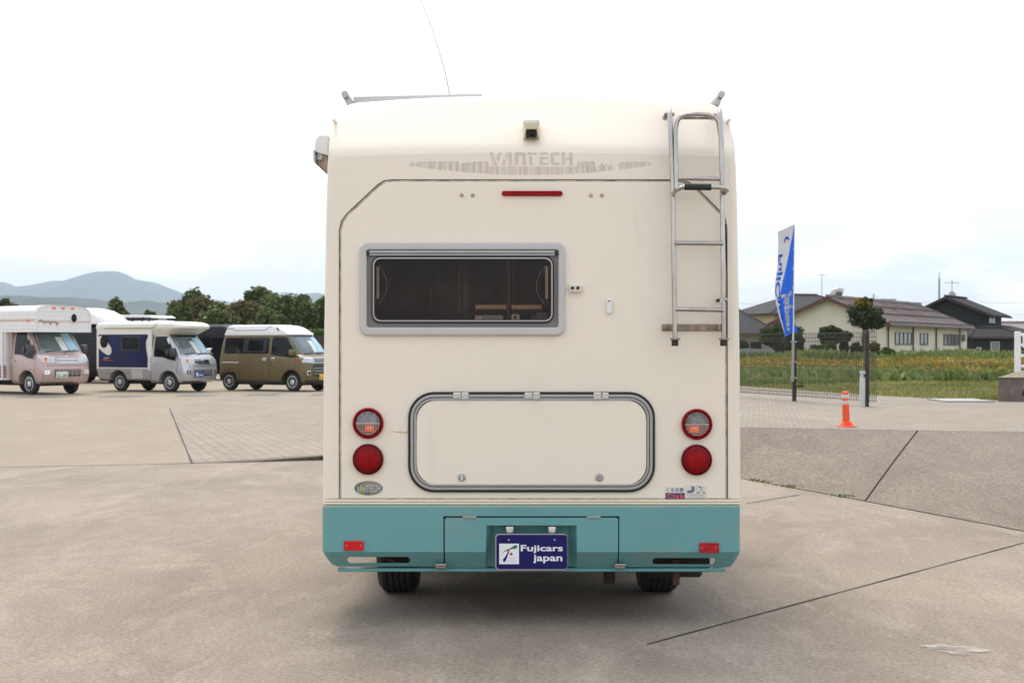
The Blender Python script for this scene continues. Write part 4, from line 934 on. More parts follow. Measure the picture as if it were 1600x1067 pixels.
def loft(levels, arches=(), gr=0.3):
    v, f = [], []; rings = [loft_ring(L) for L in levels]; n = len(rings[0])
    for r in rings: v += r
    for i in range(len(rings)-1):
        for k in range(n):
            l = (k+1) % n; f.append((i*n+k, i*n+l, (i+1)*n+l, (i+1)*n+k))
    f.append(tuple(reversed(range(n)))); f.append(tuple((len(rings)-1)*n+k for k in range(n)))
    me = bpy.data.meshes.new('loft'); me.from_pydata(v, [], f); me.update()
    bm = bmesh.new(); bm.from_mesh(me); bmesh.ops.remove_doubles(bm, verts=bm.verts, dist=1e-5)
    bmesh.ops.recalc_face_normals(bm, faces=bm.faces); bm.to_mesh(me); bm.free()
    if arches:
        o = bpy.data.objects.new('tmp', me); COL.objects.link(o)
        cut = MB()
        for ax, az, ar in arches:
            cut.lathe([(ar,-2.0),(ar,2.0)], (ax, 0, az), (0,1,0), 36)
        cm_ = cut.mesh(); bm = bmesh.new(); bm.from_mesh(cm_); bmesh.ops.recalc_face_normals(bm, faces=bm.faces); bm.to_mesh(cm_); bm.free()
        co = bpy.data.objects.new('tmpc', cm_); COL.objects.link(co)
        md = o.modifiers.new('b', 'BOOLEAN'); md.operation = 'DIFFERENCE'; md.object = co; md.solver = 'EXACT'
        bpy.context.view_layer.update()
        dg = bpy.context.evaluated_depsgraph_get()
        me2 = bpy.data.meshes.new_from_object(o.evaluated_get(dg))
        bpy.data.objects.remove(o); bpy.data.objects.remove(co); me = me2; me.materials.clear()
    return me
def bisect_grid(me, za, xa=None):
    bm = bmesh.new(); bm.from_mesh(me)
    for z in za: bmesh.ops.bisect_plane(bm, geom=bm.verts[:]+bm.edges[:]+bm.faces[:], plane_co=(0,0,z), plane_no=(0,0,1))
    for x in xa or (): bmesh.ops.bisect_plane(bm, geom=bm.verts[:]+bm.edges[:]+bm.faces[:], plane_co=(x,0,0), plane_no=(1,0,0))
    bm.to_mesh(me); bm.free()
def side_patch(name, loops, lv, m, par, off=0.006, th=0.006, left=False, bev=0.0, label=None):
    """loops in (x, z) of the vehicle; hugs the right side"""
    me = curve_plate(loops, th, bev)
    zs = [p[1] for p in loops[0]]; xs_ = [p[0] for p in loops[0]]
    bisect_grid(me, [L[0] for L in lv if min(zs) < L[0] < max(zs)], [min(xs_)+(max(xs_)-min(xs_))*k/6 for k in range(1, 6)])
    for vv in me.vertices:
        d = vv.co.y; y = side_y(lv, vv.co.x, vv.co.z) + off - d
        vv.co.y = y if left else -y
    if not left: pass
    me.update(); bm = bmesh.new(); bm.from_mesh(me); bmesh.ops.recalc_face_normals(bm, faces=bm.faces); bm.to_mesh(me); bm.free()
    return link(name, me, m, par, 30, label)
def front_patch(name, loops, lv, m, par, off=0.006, th=0.006, bev=0.0, label=None):
    """loops in (y, z) of the vehicle; hugs the front"""
    me = curve_plate(loops, th, bev)
    zs = [p[1] for p in loops[0]]; ys = [p[0] for p in loops[0]]
    bisect_grid(me, [L[0] for L in lv if min(zs) < L[0] < max(zs)], [min(ys)+(max(ys)-min(ys))*k/10 for k in range(1, 10)])
    for vv in me.vertices:
        y, d, z = vv.co.x, vv.co.y, vv.co.z
        vv.co = (front_x(lv, y, z) + off - d, y, z)
    me.update(); bm = bmesh.new(); bm.from_mesh(me); bmesh.ops.recalc_face_normals(bm, faces=bm.faces); bm.to_mesh(me); bm.free()
    return link(name, me, m, par, 30, label)
def v_wheel(par, x, y, r, w, rimmat, spokes, side):
    """axle along local y; side -1 = right"""
    pr = [(r*0.60,-w/2),(r*0.9,-w/2),(r*0.97,-w/2+0.015),(r,-w/2+0.03),(r,w/2-0.03),(r*0.97,w/2-0.015),(r*0.9,w/2),(r*0.60,w/2)]
    o = MB().lathe(pr, (x, y, r), (0,1,0), 36).build('wheel', M['tyre'], par, smooth=40)
    s = side; R_ = r*0.64; yo = y + s*(w/2)
    rim = MB().lathe([(R_,-0.0),(R_*1.02,0.010),(R_*0.94,0.012),(R_*0.88,-0.02),(R_*0.5,-0.035),(R_*0.42,0.004),(R_*0.2,0.012),(0.001,0.014)], (x, yo, r), (0,s,0), 30)
    ro = rim.build('rim', rimmat, o, smooth=35)
    hb = MB()
    for k in range(spokes):
        a = 2*math.pi*(k+0.5)/spokes; c = Vector((x+math.cos(a)*R_*0.68, yo-s*0.020, r+math.sin(a)*R_*0.68))
        hb.lathe([(R_*0.13,-0.004),(R_*0.13,0.004)], c, (0,s,0), 8)
    hb.build('rim_hole', M['black'], o)
    return o
M['pink'] = mat('rose_gold_metallic_paint', (0.50, 0.372, 0.335), 0.32, metal=0.35, var=0.03, coat=0.5)
M['silver'] = mat('silver_metallic_paint', (0.54, 0.555, 0.575), 0.30, metal=0.55, var=0.03, coat=0.5)
M['olive'] = mat('olive_metallic_paint', (0.150, 0.115, 0.045), 0.36, metal=0.3, var=0.04, coat=0.25)
M['blackpaint'] = mat('black_van_paint', (0.010, 0.0095, 0.011), 0.25, var=0.1, spec=0.2)
M['greypaint'] = mat('grey_van_paint', (0.12, 0.125, 0.135), 0.35, var=0.05)
M['offwhite'] = mat('off_white_frp_shell', (0.76, 0.73, 0.66), 0.35, var=0.03, coat=0.2)
M['whiteside'] = mat('white_ribbed_siding', (0.80, 0.79, 0.765), 0.4, var=0.03, coat=0.1)
M['navypanel'] = mat('navy_side_panel', (0.012, 0.018, 0.075), 0.25, var=0.08, spec=0.25)
M['skirt'] = mat('grey_skirt_plastic', (0.34, 0.335, 0.315), 0.5, var=0.05)
M['pinkstripe'] = mat('pink_stripe', (0.62, 0.38, 0.31), 0.5, var=0.05)
M['brownsiding'] = mat('reddish_brown_siding', (0.26, 0.115, 0.095), 0.5, var=0.12, scale=9)
M['yellow'] = mat('yellow_plate', (0.85, 0.55, 0.02), 0.5, var=0.05)
M['bluepl'] = mat('blue_plate', (0.03, 0.10, 0.36), 0.5, var=0.05)
M['paper'] = mat('white_paper_sign', (0.74, 0.76, 0.70), 0.6, var=0.05)
M['paperblue'] = mat('pale_blue_paper_sign', (0.42, 0.66, 0.80), 0.6, var=0.10)
M['hubcap'] = mat('silver_wheel_paint', (0.66, 0.66, 0.66), 0.35, metal=0.4, var=0.06)
M['darkplastic'] = mat('dark_grille_plastic', (0.03, 0.03, 0.032), 0.5, var=0.2)
M['mirrorpl'] = mat('grey_mirror_plastic', (0.05, 0.05, 0.055), 0.4, var=0.1)
M['seam'] = mat('panel_shut_line', (0.03, 0.028, 0.026), 0.8, var=0.2)

def ring_line(pts, w):
    """thin closed outline as loops (outer, inner) around a polygon"""
    cx = sum(p[0] for p in pts)/len(pts); cz = sum(p[1] for p in pts)/len(pts)
    wx = (max(p[0] for p in pts)-min(p[0] for p in pts))/2; wz = (max(p[1] for p in pts)-min(p[1] for p in pts))/2
    return [pts, [(cx+(p[0]-cx)*(wx-w)/wx, cz+(p[1]-cz)*(wz-w)/wz) for p in pts]]
def signs(par, lv, y0=0.02, z0=1.12):
    front_patch('windscreen_paper', [[(y0,z0),(y0+0.20,z0),(y0+0.16,z0+0.34),(y0-0.04,z0+0.34)]], lv, M['paper'], par, 0.010, 0.002)
    front_patch('windscreen_paper', [[(y0+0.22,z0),(y0+0.52,z0),(y0+0.44,z0+0.44),(y0+0.18,z0+0.44)]], lv, M['paperblue'], par, 0.010, 0.002)
CAB = [(0.27,2.06,3.25,0.66,0.03,0.10),(0.33,2.05,3.38,0.71,0.03,0.08),(0.50,2.05,3.43,0.735,0.03,0.08),(0.62,2.05,3.425,0.7375,0.03,0.08),(0.78,2.05,3.40,0.7375,0.03,0.08),
       (0.92,2.05,3.36,0.73,0.03,0.09),(1.00,2.05,3.29,0.72,0.03,0.10),(1.06,2.05,3.20,0.71,0.03,0.12),(1.30,2.05,3.02,0.685,0.03,0.12),(1.64,2.05,2.74,0.625,0.03,0.13),(1.72,2.06,2.62,0.60,0.03,0.14),(1.765,2.10,2.46,0.55,0.03,0.16)]
def kei_cab(t, paint, glassmat, platemat, platetext, textmat, badge):
    me = loft(CAB, [(2.75, 0.27, 0.345)])
    body = link('cab_body', me, paint, t, 28)
    front_patch('windscreen', [[(-0.63,1.08),(0.63,1.08),(0.57,1.625),(-0.57,1.625)]], CAB, M['shieldglass'], t, 0.004, 0.006)
    front_patch('windscreen_tint', [[(-0.575,1.59),(0.575,1.59),(0.565,1.645),(-0.565,1.645)]], CAB, M['darkglass'], t, 0.007, 0.002)
    for y0 in (-0.5, 0.05):
        w_ = MB(); a = Vector((front_x(CAB, y0, 1.085)+0.02, y0, 1.085)); b = Vector((front_x(CAB, y0+0.46, 1.15)+0.02, y0+0.46, 1.13)); w_.tube([a, b], 0.009, 6); w_.build('wiper', M['black'], t)
    signs(t, CAB)
    # doors with side glass
    dr = [(2.10,0.60),(2.10,0.34),(2.40,0.34),(2.42,0.44),(2.50,0.55),(2.62,0.62),(2.75,0.645),(2.88,0.62),(3.0,0.55),(3.06,0.48),(3.10,0.80),(3.10,1.05),(2.70,1.655),(2.16,1.655),(2.10,1.58)]
    side_patch('door', ring_line(dr, 0.010), CAB, M['seam'], t, 0.002, 0.003)
    wp = [(2.20,1.02),(2.55,1.00),(2.78,0.93),(3.02,0.90),(3.03,0.98),(2.70,1.56),(2.64,1.60),(2.24,1.60),(2.20,1.56)]
    side_patch('door_window', [wp], CAB, M['darkglass'], t, 0.004, 0.005)
    side_patch('window_seal', ring_line([(p[0]+(p[0]-2.6)*0.06, p[1]+(p[1]-1.25)*0.08) for p in wp], 0.022), CAB, paint, t, 0.012, 0.01)
    side_patch('door_handle', [rrect(2.13,0.83,2.27,0.875,0.015)], CAB, M['chrome'] if paint is M['silver'] else paint, t, 0.025, 0.02, bev=0.004)
    side_patch('arch_flare', [[(2.75+0.42*math.cos(a), 0.27+0.42*math.sin(a)) for a in [math.pi*k/16 for k in range(17)]] + [(2.75-0.36*math.cos(a), 0.27+0.36*math.sin(a)) for a in [math.pi*k/16 for k in range(17)]]], CAB, paint, t, 0.02, 0.02, bev=0.006)
    # mirrors
    for s, x_, nm in ((-1, 3.02, 'wing_mirror'), (1, 3.0, 'wing_mirror')):
        MB().box(x_-0.10, x_+0.06, s*0.74 if s > 0 else -0.90, 0.90 if s > 0 else -0.74, 1.02, 1.26).build(nm, M['mirrorpl'] if s < 0 or paint is not M['silver'] else M['chrome'], t, bevel=0.03, seg=2)
    MB().box(2.80, 2.90, -0.93, -0.79, 1.06, 1.22).build('wing_mirror', M['mirrorpl'], t, bevel=0.025, seg=2)
    # front lamps wrap round the corner
    for s in (-1, 1):
        lp_ = [(s*0.36,0.80),(s*0.735,0.83),(s*0.735,1.02),(s*0.55,1.00),(s*0.33,0.94)]
        if s > 0: lp_ = lp_[::-1]
        hl = front_patch('headlight', [lp_], CAB, M['lampglass'], t, 0.010, 0.02)
        front_patch('indicator', [rrect(min(s*0.56,s*0.64),0.86,max(s*0.56,s*0.64),0.94,0.01)], CAB, M['amber'] if s < 0 else M['lampglass'], hl, 0.014, 0.004)
        fl_ = front_patch('fog_lamp_recess', [rrect(min(s*0.52,s*0.66),0.52,max(s*0.52,s*0.66),0.62,0.02)], CAB, M['darkplastic'] if paint is M['silver'] else M['chrome'], t, 0.006, 0.004)
        front_patch('fog_lamp', [circ(s*0.59,0.57,0.032,12)], CAB, M['lampglass'], fl_, 0.012, 0.005)
    # grille
    gr_ = front_patch('grille', [[(-0.31,0.83),(0.31,0.83),(0.30,0.93),(-0.30,0.93)]], CAB, M['greyframe'] if paint is M['pink'] else M['darkplastic'], t, 0.008, 0.01)
    front_patch('grille_bar', [rrect(-0.33,0.80,0.33,0.825,0.01)], CAB, M['chrome'], gr_, 0.02, 0.015); front_patch('grille_bar', [rrect(-0.31,0.885,0.31,0.905,0.008)], CAB, M['chrome'], gr_, 0.02, 0.015)
    if badge == 'ring':
        bo = front_patch('emblem', [circ(0,0.875,0.075,20,0.06), circ(0,0.875,0.052,20,0.038)], CAB, M['chrome'], t, 0.036, 0.012, bev=0.003)
        front_patch('emblem_letter', [rrect(-0.05,0.865,0.05,0.885,0.004)], CAB, M['chrome'], bo, 0.036, 0.01)
    else: front_patch('emblem', [circ(0,0.985,0.05,16,0.035), circ(0,0.985,0.034,16,0.02)], CAB, M['chrome'], t, 0.014, 0.008)
    lg = front_patch('lower_grille', [[(-0.36,0.46),(0.38,0.46),(0.42,0.64),(-0.40,0.64)]], CAB, M['darkplastic'], t, 0.005, 0.006)
    for z in (0.515, 0.565, 0.612): front_patch('grille_slat', [rrect(-0.39,z-0.007,0.41,z+0.007,0.003)], CAB, paint, lg, 0.016, 0.01)
    for y in (-0.26,-0.13,0.0,0.13,0.26): front_patch('grille_rib', [rrect(y-0.007,0.47,y+0.007,0.63,0.003)], CAB, paint, lg, 0.013, 0.008)
    pl = front_patch('number_plate', [rrect(-0.36,0.42,-0.03,0.585,0.008)], CAB, platemat, t, 0.035, 0.008)
    a = text_mesh(platetext, (-0.33,-0.06,0.435,0.52), bold=0.02)
    for vv in a.vertices: vv.co = (front_x(CAB, vv.co.x, vv.co.z)+0.038-vv.co.y, vv.co.x, vv.co.z)
    link('plate_digits', a, textmat, pl)
    front_patch('bumper_line', [rrect(-0.70,0.735,0.70,0.745,0.002)], CAB, M['seam'], t, 0.003, 0.003)
    for y in (-0.59, 0.59): v_wheel(t, 2.75, y, 0.272, 0.15, M['hubcap'], 8, -1 if y < 0 else 1)
    for y in (-0.58, 0.58): v_wheel(t, 0.85, y, 0.272, 0.15, M['hubcap'], 8, -1 if y < 0 else 1)
    MB().box(0.3, 3.1, -0.5, 0.5, 0.22, 0.40).build('chassis', M['under'], t)
    return body
PHI = math.radians(-28)
def place(px, py, local, scale):
    """root location so that local point (on the ground) stands where the pixel's ground point is"""
    g = G(px, py); r = Matrix.Rotation(PHI, 3, 'Z') @ (Vector(local)*scale); return (g.x-r.x, g.y-r.y, 0)
GRP = 'camper vans parked in a row at the left'
# ---- silver kei camper with the navy side
t = root('kei_camper', place(265.5, 612.5, (2.75,-0.66,0), 1.05), 'small silver camper truck with a navy side panel and round window', 'camper van', GRP, PHI, False, 1.05)
kei_cab(t, M['silver'], None, M['bluepl'], '06 JAPAN', M['whitebright'], 'ring')
front_patch('plate_logo', [rrect(-0.35,0.45,-0.27,0.56,0.005)], CAB, M['whitebright'], t, 0.039, 0.003)
hb = link('living_box', loft([(0.62,0.0,2.13,0.735,0.03,0.03),(1.80,0.0,2.13,0.735,0.03,0.03)]), M['offwhite'], t, 30)
SKL = [(0.33,0.25,2.10,0.70,0.05,0.03),(0.38,0.08,2.10,0.735,0.05,0.03),(0.66,0.0,2.10,0.745,0.05,0.03)]
link('side_skirt', loft(SKL, [(0.85,0.27,0.35)]), M['skirt'], t, 28)
for z_ in (0.52,): side_patch('skirt_line', [rrect(0.05,z_,2.05,z_+0.01,0.002)], SKL, M['seam'], t, 0.002, 0.002)
side_patch('skirt_locker', [rrect(1.38,0.36,1.80,0.63,0.02)], SKL, M['greyframe'], t, 0.012, 0.012, bev=0.004)
BOX = [(0.6,0.0,2.13,0.735,0.03,0.03),(1.9,0.0,2.13,0.735,0.03,0.03)]
side_patch('side_panel', [[(0.10,0.70),(1.98,0.70),(1.99,0.95),(1.93,1.25),(1.92,1.45),(1.99,1.58),(1.99,1.66),(0.10,1.66)]], BOX, M['navypanel'], t, 0.008, 0.012, bev=0.003)
side_patch('panel_swoosh', [[(0.105,1.60),(0.22,1.62),(0.40,1.50),(0.50,1.38),(0.585,1.27),(0.61,1.17),(0.57,1.08),(0.47,1.05),(0.30,1.12),(0.105,1.26)]], BOX, M['offwhite'], t, 0.011, 0.003)
side_patch('round_window', [circ(0.32,1.45,0.15,28,0.185)], BOX, M['darkglass'], t, 0.024, 0.02, bev=0.005)
sw_ = side_patch('side_window', [rrect(0.98,1.18,1.72,1.61,0.06)], BOX, M['darkplastic'], t, 0.022, 0.02, bev=0.004)
side_patch('window_pane', [rrect(1.03,1.22,1.34,1.57,0.04)], BOX, M['darkglass'], sw_, 0.027, 0.005); side_patch('window_pane', [rrect(1.36,1.22,1.67,1.57,0.04)], BOX, M['darkglass'], sw_, 0.027, 0.005)
side_patch('side_lettering', [[(0.30,0.955),(0.52,0.965),(0.52,0.99),(0.30,0.98)]], BOX, M['greylite'], t, 0.011, 0.002)
side_patch('side_lettering', [[(0.22,0.915),(0.40,0.925),(0.62,0.90),(0.70,0.87),(0.60,0.895),(0.38,0.905)]], BOX, M['amber'], t, 0.011, 0.002)
RF = [(1.72,0.02,3.00,0.70,0.05,0.25),(1.76,-0.01,3.14,0.735,0.06,0.30),(1.84,-0.02,3.26,0.755,0.06,0.32),(1.90,-0.02,3.27,0.755,0.06,0.32),(1.96,0.0,3.20,0.745,0.06,0.30),(2.01,0.04,3.02,0.70,0.08,0.28),(2.035,0.12,2.7,0.60,0.1,0.25)]
RF[0] = (1.70,2.0,2.9,0.66,0.05,0.25)
RFL = [(1.79,-0.01,3.14,0.735,0.06,0.30)] + RF[2:]
link('roof_shell', loft(RFL), M['offwhite'], t, 28)
link('roof_underside', loft([(1.62,1.99,2.70,0.64,0.03,0.2),(1.70,1.99,2.92,0.68,0.03,0.25),(1.795,1.99,3.14,0.73,0.03,0.3)]), M['offwhite'], t, 28)
side_patch('roof_seam', [[(0.0,1.83),(2.20,1.83),(2.36,1.95),(2.37,1.965),(2.35,1.965),(2.19,1.845),(0.0,1.845)]], RFL, M['seam'], t, 0.003, 0.003)
side_patch('corner_post', [rrect(2.02,0.60,2.12,1.79,0.01)], BOX, M['offwhite'], t, 0.016, 0.03, bev=0.004)

# ---- pink kei camper with white ribbed box, leftmost
PHI0 = PHI; PHI = math.radians(-37)
t = root('kei_camper', place(46, 616.5, (2.75,-0.66,0), 1.13), 'pink camper truck with a white ribbed over-cab box, leftmost in the row', 'camper van', GRP, PHI, False, 1.13)
PHI = PHI0
kei_cab(t, M['pink'], None, M['paper'], '21-39', M['greyink'], 'small')
WB = [(0.40,-1.2,2.10,0.83,0.03,0.03),(2.3,-1.2,2.10,0.83,0.03,0.03)]
link('living_box', loft([(0.36,-1.2,2.02,0.82,0.03,0.02),(1.62,-1.2,2.02,0.82,0.03,0.02)]), M['whiteside'], t, 28)
ob = MB(); W2 = 0.83
prof_ = [(-W2,1.58),(-W2,2.18),(-W2+0.05,2.27),(-W2+0.16,2.33),(-0.3,2.36),(0.3,2.355),(W2-0.20,2.31),(W2-0.06,2.22),(W2,2.08),(W2,1.58)]
prof_ = [(p[0], 1.58+(p[1]-1.58)*0.88) for p in prof_]; q = curve_plate([prof_], 4.40, 0.0); q.transform(Matrix.Rotation(math.radians(90), 4, 'Z')); q.transform(Matrix.Translation((3.25, 0, 0)))
ob = link('over_cab', q, M['whiteside'], t, 28)
for i in range(16):     # siding ribs on the side wall
    z = 0.78 + i*0.088
    x1 = 3.24 if z > 1.6 else 2.0
    if z > 2.02: continue
    MB().box(-1.15, x1, -0.838, -0.829, z, z+0.020).build('siding_rib', M['whiteside'], ob if z > 1.6 else t, bevel=0.003)
for i in range(6):
    z = 1.64 + i*0.09; w_ = 0.80 if z < 2.1 else 0.74
    MB().box(3.248, 3.256, -w_, w_, z, z+0.018).build('siding_rib', M['whiteside'], ob, bevel=0.002)
MB().box(-1.15, 3.22, -0.841, -0.832, 1.865, 1.895).build('pink_stripe', M['pinkstripe'], ob); MB().box(3.25, 3.2585, -0.79, 0.82, 1.845, 1.868).build('pink_stripe', M['pinkstripe'], ob)
q = curve_plate([prof_, [(p[0]*0.962, 1.60+(p[1]-1.58)*0.965) for p in prof_]], 0.03, 0.003); q.transform(Matrix.Rotation(math.radians(90), 4, 'Z')); q.transform(Matrix.Translation((3.275, 0, 0))); link('front_trim', q, M['white'], ob, 28)
for y in (-0.30, -0.02, 0.26): MB().box(3.25, 3.285, y-0.045, y+0.045, 2.175, 2.21).build('marker_lamp', M['amber'], ob, bevel=0.008)
MB().box(2.92, 3.02, -0.86, -0.83, 1.85, 1.895).build('marker_lamp', M['amber'], ob, bevel=0.008)
q = curve_plate([circ(0.30,1.94,0.115,28,0.14), circ(0.30,1.94,0.088,28,0.112)], 0.02, 0.003); q.transform(Matrix.Rotation(math.radians(90), 4, 'Z')); q.transform(Matrix.Translation((3.275,0,0))); rw_ = link('round_window', q, M['white'], ob, 28)
q = curve_plate([circ(0.30,1.94,0.09,28,0.114)], 0.01); q.transform(Matrix.Rotation(math.radians(90), 4, 'Z')); q.transform(Matrix.Translation((3.268,0,0))); link('window_pane', q, M['darkglass'], rw_)
scr = [(-0.74,1.86),(-0.70,1.92),(-0.66,1.86),(-0.62,1.90),(-0.58,1.82),(-0.54,1.88),(-0.50,1.85),(-0.44,1.89),(-0.40,1.80),(-0.36,1.88),(-0.30,1.85),(-0.26,1.88),(-0.20,1.82),(-0.16,1.86),(-0.22,1.77)]
MB().tube([(3.262,a,b-0.03) for a,b in scr], 0.010, 6).build('script_lettering', M['brownsiding'], ob, smooth=50)
for z in (0.42,0.50,0.58,0.66): MB().box(-1.15, 2.0, -0.836, -0.826, z, z+0.068).build('brown_siding', M['brownsiding'], t, bevel=0.006)
MB().box(1.84, 1.90, -0.87, -0.83, 0.36, 1.62).build('box_edge', M['white'], t, bevel=0.006)
MB().box(1.2, 1.70, -0.855, -0.835, 0.40, 0.66).build('locker_door', M['white'], t, bevel=0.02, seg=2)
link('cab_collar', loft([(1.64,2.0,2.72,0.60,0.03,0.15),(1.70,2.0,2.85,0.68,0.03,0.15)]), M['pink'], t, 28)
link('cab_side_panel', loft([(0.40,2.0,2.12,0.73,0.01,0.02),(1.60,2.0,2.12,0.73,0.01,0.02)]), M['pink'], t, 28)

# ---- olive kei van with white pop-top roof
OL = [(0.20,0.08,3.20,0.66,0.08,0.14),(0.27,0.02,3.34,0.72,0.09,0.16),(0.38,0.0,3.385,0.735,0.09,0.16),(0.60,0.0,3.395,0.7375,0.09,0.16),(0.85,0.0,3.38,0.7375,0.09,0.15),(0.98,0.01,3.35,0.73,0.09,0.14),(1.04,0.02,3.26,0.72,0.09,0.14),
      (1.10,0.02,3.08,0.712,0.09,0.14),(1.35,0.05,2.94,0.675,0.09,0.14),(1.62,0.10,2.70,0.625,0.09,0.15),(1.68,0.12,2.64,0.615,0.09,0.16)]
t = root('kei_camper', place(461.5, 611.5, (2.80,-0.66,0), 1.03), 'olive green mini van with a white raised roof and yellow number plate', 'camper van', GRP, PHI - math.radians(2), False, 1.03)
link('body', loft(OL, [(2.80,0.28,0.36),(0.37,0.28,0.36)]), M['olive'], t, 28)
TP = [(1.672,0.10,2.70,0.630,0.10,0.18),(1.70,0.10,2.72,0.635,0.10,0.20),(1.80,0.14,2.60,0.625,0.12,0.22),(1.84,0.16,2.52,0.62,0.12,0.24),(1.90,0.18,2.40,0.61,0.12,0.24),(1.955,0.22,2.22,0.58,0.14,0.24),(1.985,0.32,1.95,0.50,0.16,0.24)]
link('pop_top_roof', loft(TP), M['white'], t, 28)
side_patch('roof_seam', [[(0.12,1.81),(1.72,1.81),(1.90,1.92),(2.35,1.92),(2.35,1.935),(1.89,1.935),(1.71,1.825),(0.12,1.825)]], TP, M['seam'], t, 0.003, 0.003)
side_patch('roof_strut', [[(2.24,1.80),(2.27,1.82),(2.17,1.92),(2.15,1.90)]], TP, M['black'], t, 0.02, 0.02)
side_patch('roof_marking', [rrect(0.22,1.85,0.52,1.90,0.01)], TP, M['pinkstripe'], t, 0.004, 0.003)
side_patch('side_window', [rrect(0.20,1.12,1.92,1.60,0.06)], OL, M['darkglass'], t, 0.004, 0.006)
sw_ = side_patch('window_frame', [rrect(0.92,1.15,1.84,1.58,0.05), rrect(1.12,1.20,1.70,1.53,0.05)], OL, M['black'], t, 0.009, 0.006)
wp = [(2.03,1.08),(2.82,1.00),(2.90,1.02),(2.80,1.30),(2.58,1.585),(2.52,1.61),(2.08,1.61),(2.03,1.57)]
side_patch('door_window', [wp], OL, M['darkglass'], t, 0.004, 0.006)
side_patch('door', ring_line([(2.00,0.30),(2.40,0.30),(2.42,0.45),(2.52,0.58),(2.66,0.65),(2.80,0.665),(2.95,0.64),(2.96,1.05),(2.62,1.64),(2.02,1.64)], 0.010), OL, M['seam'], t, 0.002, 0.003)
side_patch('sliding_door', ring_line([(0.82,0.32),(1.97,0.32),(1.97,1.64),(0.82,1.64)], 0.010), OL, M['seam'], t, 0.002, 0.003)
side_patch('door_rail', [rrect(0.05,0.84,0.80,0.865,0.005)], OL, M['chrome'], t, 0.004, 0.004)
for x0 in (1.72, 2.05): side_patch('door_handle', [rrect(x0,0.90,x0+0.15,1.0,0.03)], OL, M['chrome'], t, 0.022, 0.02, bev=0.005)
side_patch('side_badge', [rrect(3.0,0.86,3.10,0.90,0.01)], OL, M['redflat'], t, 0.008, 0.004)
side_patch('sill', [[(0.75,0.22),(2.42,0.22),(2.42,0.30),(0.75,0.30)]], OL, M['darkplastic'], t, 0.010, 0.02)
for s in (-1, 1): side_patch('arch_trim', [[(2.80+0.375*math.cos(a), 0.28+0.375*math.sin(a)) for a in [math.pi*k/16 for k in range(17)]] + [(2.80-0.345*math.cos(a), 0.28+0.345*math.sin(a)) for a in [math.pi*k/16 for k in range(17)]]], OL, M['black'], t, 0.006, 0.01) if s < 0 else None
front_patch('windscreen', [[(-0.65,1.115),(0.65,1.115),(0.59,1.65),(-0.59,1.65)]], OL, M['shieldglass'], t, 0.004, 0.006)
signs(t, OL, 0.05, 1.17)
for y0 in (-0.45, 0.10): MB().tube([(front_x(OL,y0,1.12)+0.02,y0,1.12),(front_x(OL,y0+0.44,1.16)+0.02,y0+0.44,1.16)],0.009,6).build('wiper', M['black'], t)
for s in (-1, 1):
    lp_ = [(s*0.36,0.84),(s*0.73,0.86),(s*0.73,1.03),(s*0.36,1.01)]
    if s > 0: lp_ = lp_[::-1]
    front_patch('headlight', [lp_], OL, M['lampglass'], t, 0.010, 0.02)
    f_ = front_patch('fog_lamp_recess', [rrect(min(s*0.53,s*0.66),0.48,max(s*0.53,s*0.66),0.62,0.02)], OL, M['chrome'], t, 0.008, 0.006)
    front_patch('fog_lamp', [rrect(min(s*0.55,s*0.63),0.50,max(s*0.55,s*0.63),0.60,0.02)], OL, M['darkplastic'], f_, 0.012, 0.006)
g_ = front_patch('grille', [rrect(-0.35,0.85,0.35,0.99,0.01)], OL, M['darkplastic'], t, 0.008, 0.01)
for z in (0.855, 0.925, 0.985): front_patch('grille_bar', [rrect(-0.36,z,0.36,z+0.018,0.004)], OL, M['chrome'], g_, 0.02, 0.014)
g_ = front_patch('lower_grille', [rrect(-0.42,0.44,0.42,0.80,0.03)], OL, M['darkplastic'], t, 0.006, 0.008)
for z in (0.52, 0.60, 0.68): front_patch('grille_slat', [rrect(-0.41,z,0.41,z+0.02,0.004)], OL, M['alu'], g_, 0.02, 0.014)
pl = front_patch('number_plate', [rrect(-0.165,0.34,0.165,0.51,0.008)], OL, M['yellow'], t, 0.03, 0.008)
a = text_mesh('37-14', (-0.14,0.14,0.355,0.435), bold=0.02)
for vv in a.vertices: vv.co = (front_x(OL, vv.co.x, vv.co.z)+0.033-vv.co.y, vv.co.x, vv.co.z)
link('plate_digits', a, M['navyink'], pl)
front_patch('lower_bumper', [rrect(-0.68,0.22,0.68,0.345,0.02)], OL, M['darkplastic'], t, 0.012, 0.02)
for s in (-1, 1): MB().box(2.80,2.92, -0.88 if s<0 else 0.72, -0.72 if s<0 else 0.88, 1.06, 1.24).build('wing_mirror', M['olive'] if s < 0 else M['chrome'], t, bevel=0.03, seg=2)
for x_ in (2.80, 0.37):
    for y in (-0.60, 0.60): v_wheel(t, x_, y, 0.28, 0.16, M['hubcap'], 6, -1 if y < 0 else 1)
MB().box(0.3, 3.1, -0.5, 0.5, 0.18, 0.40).build('chassis', M['under'], t)

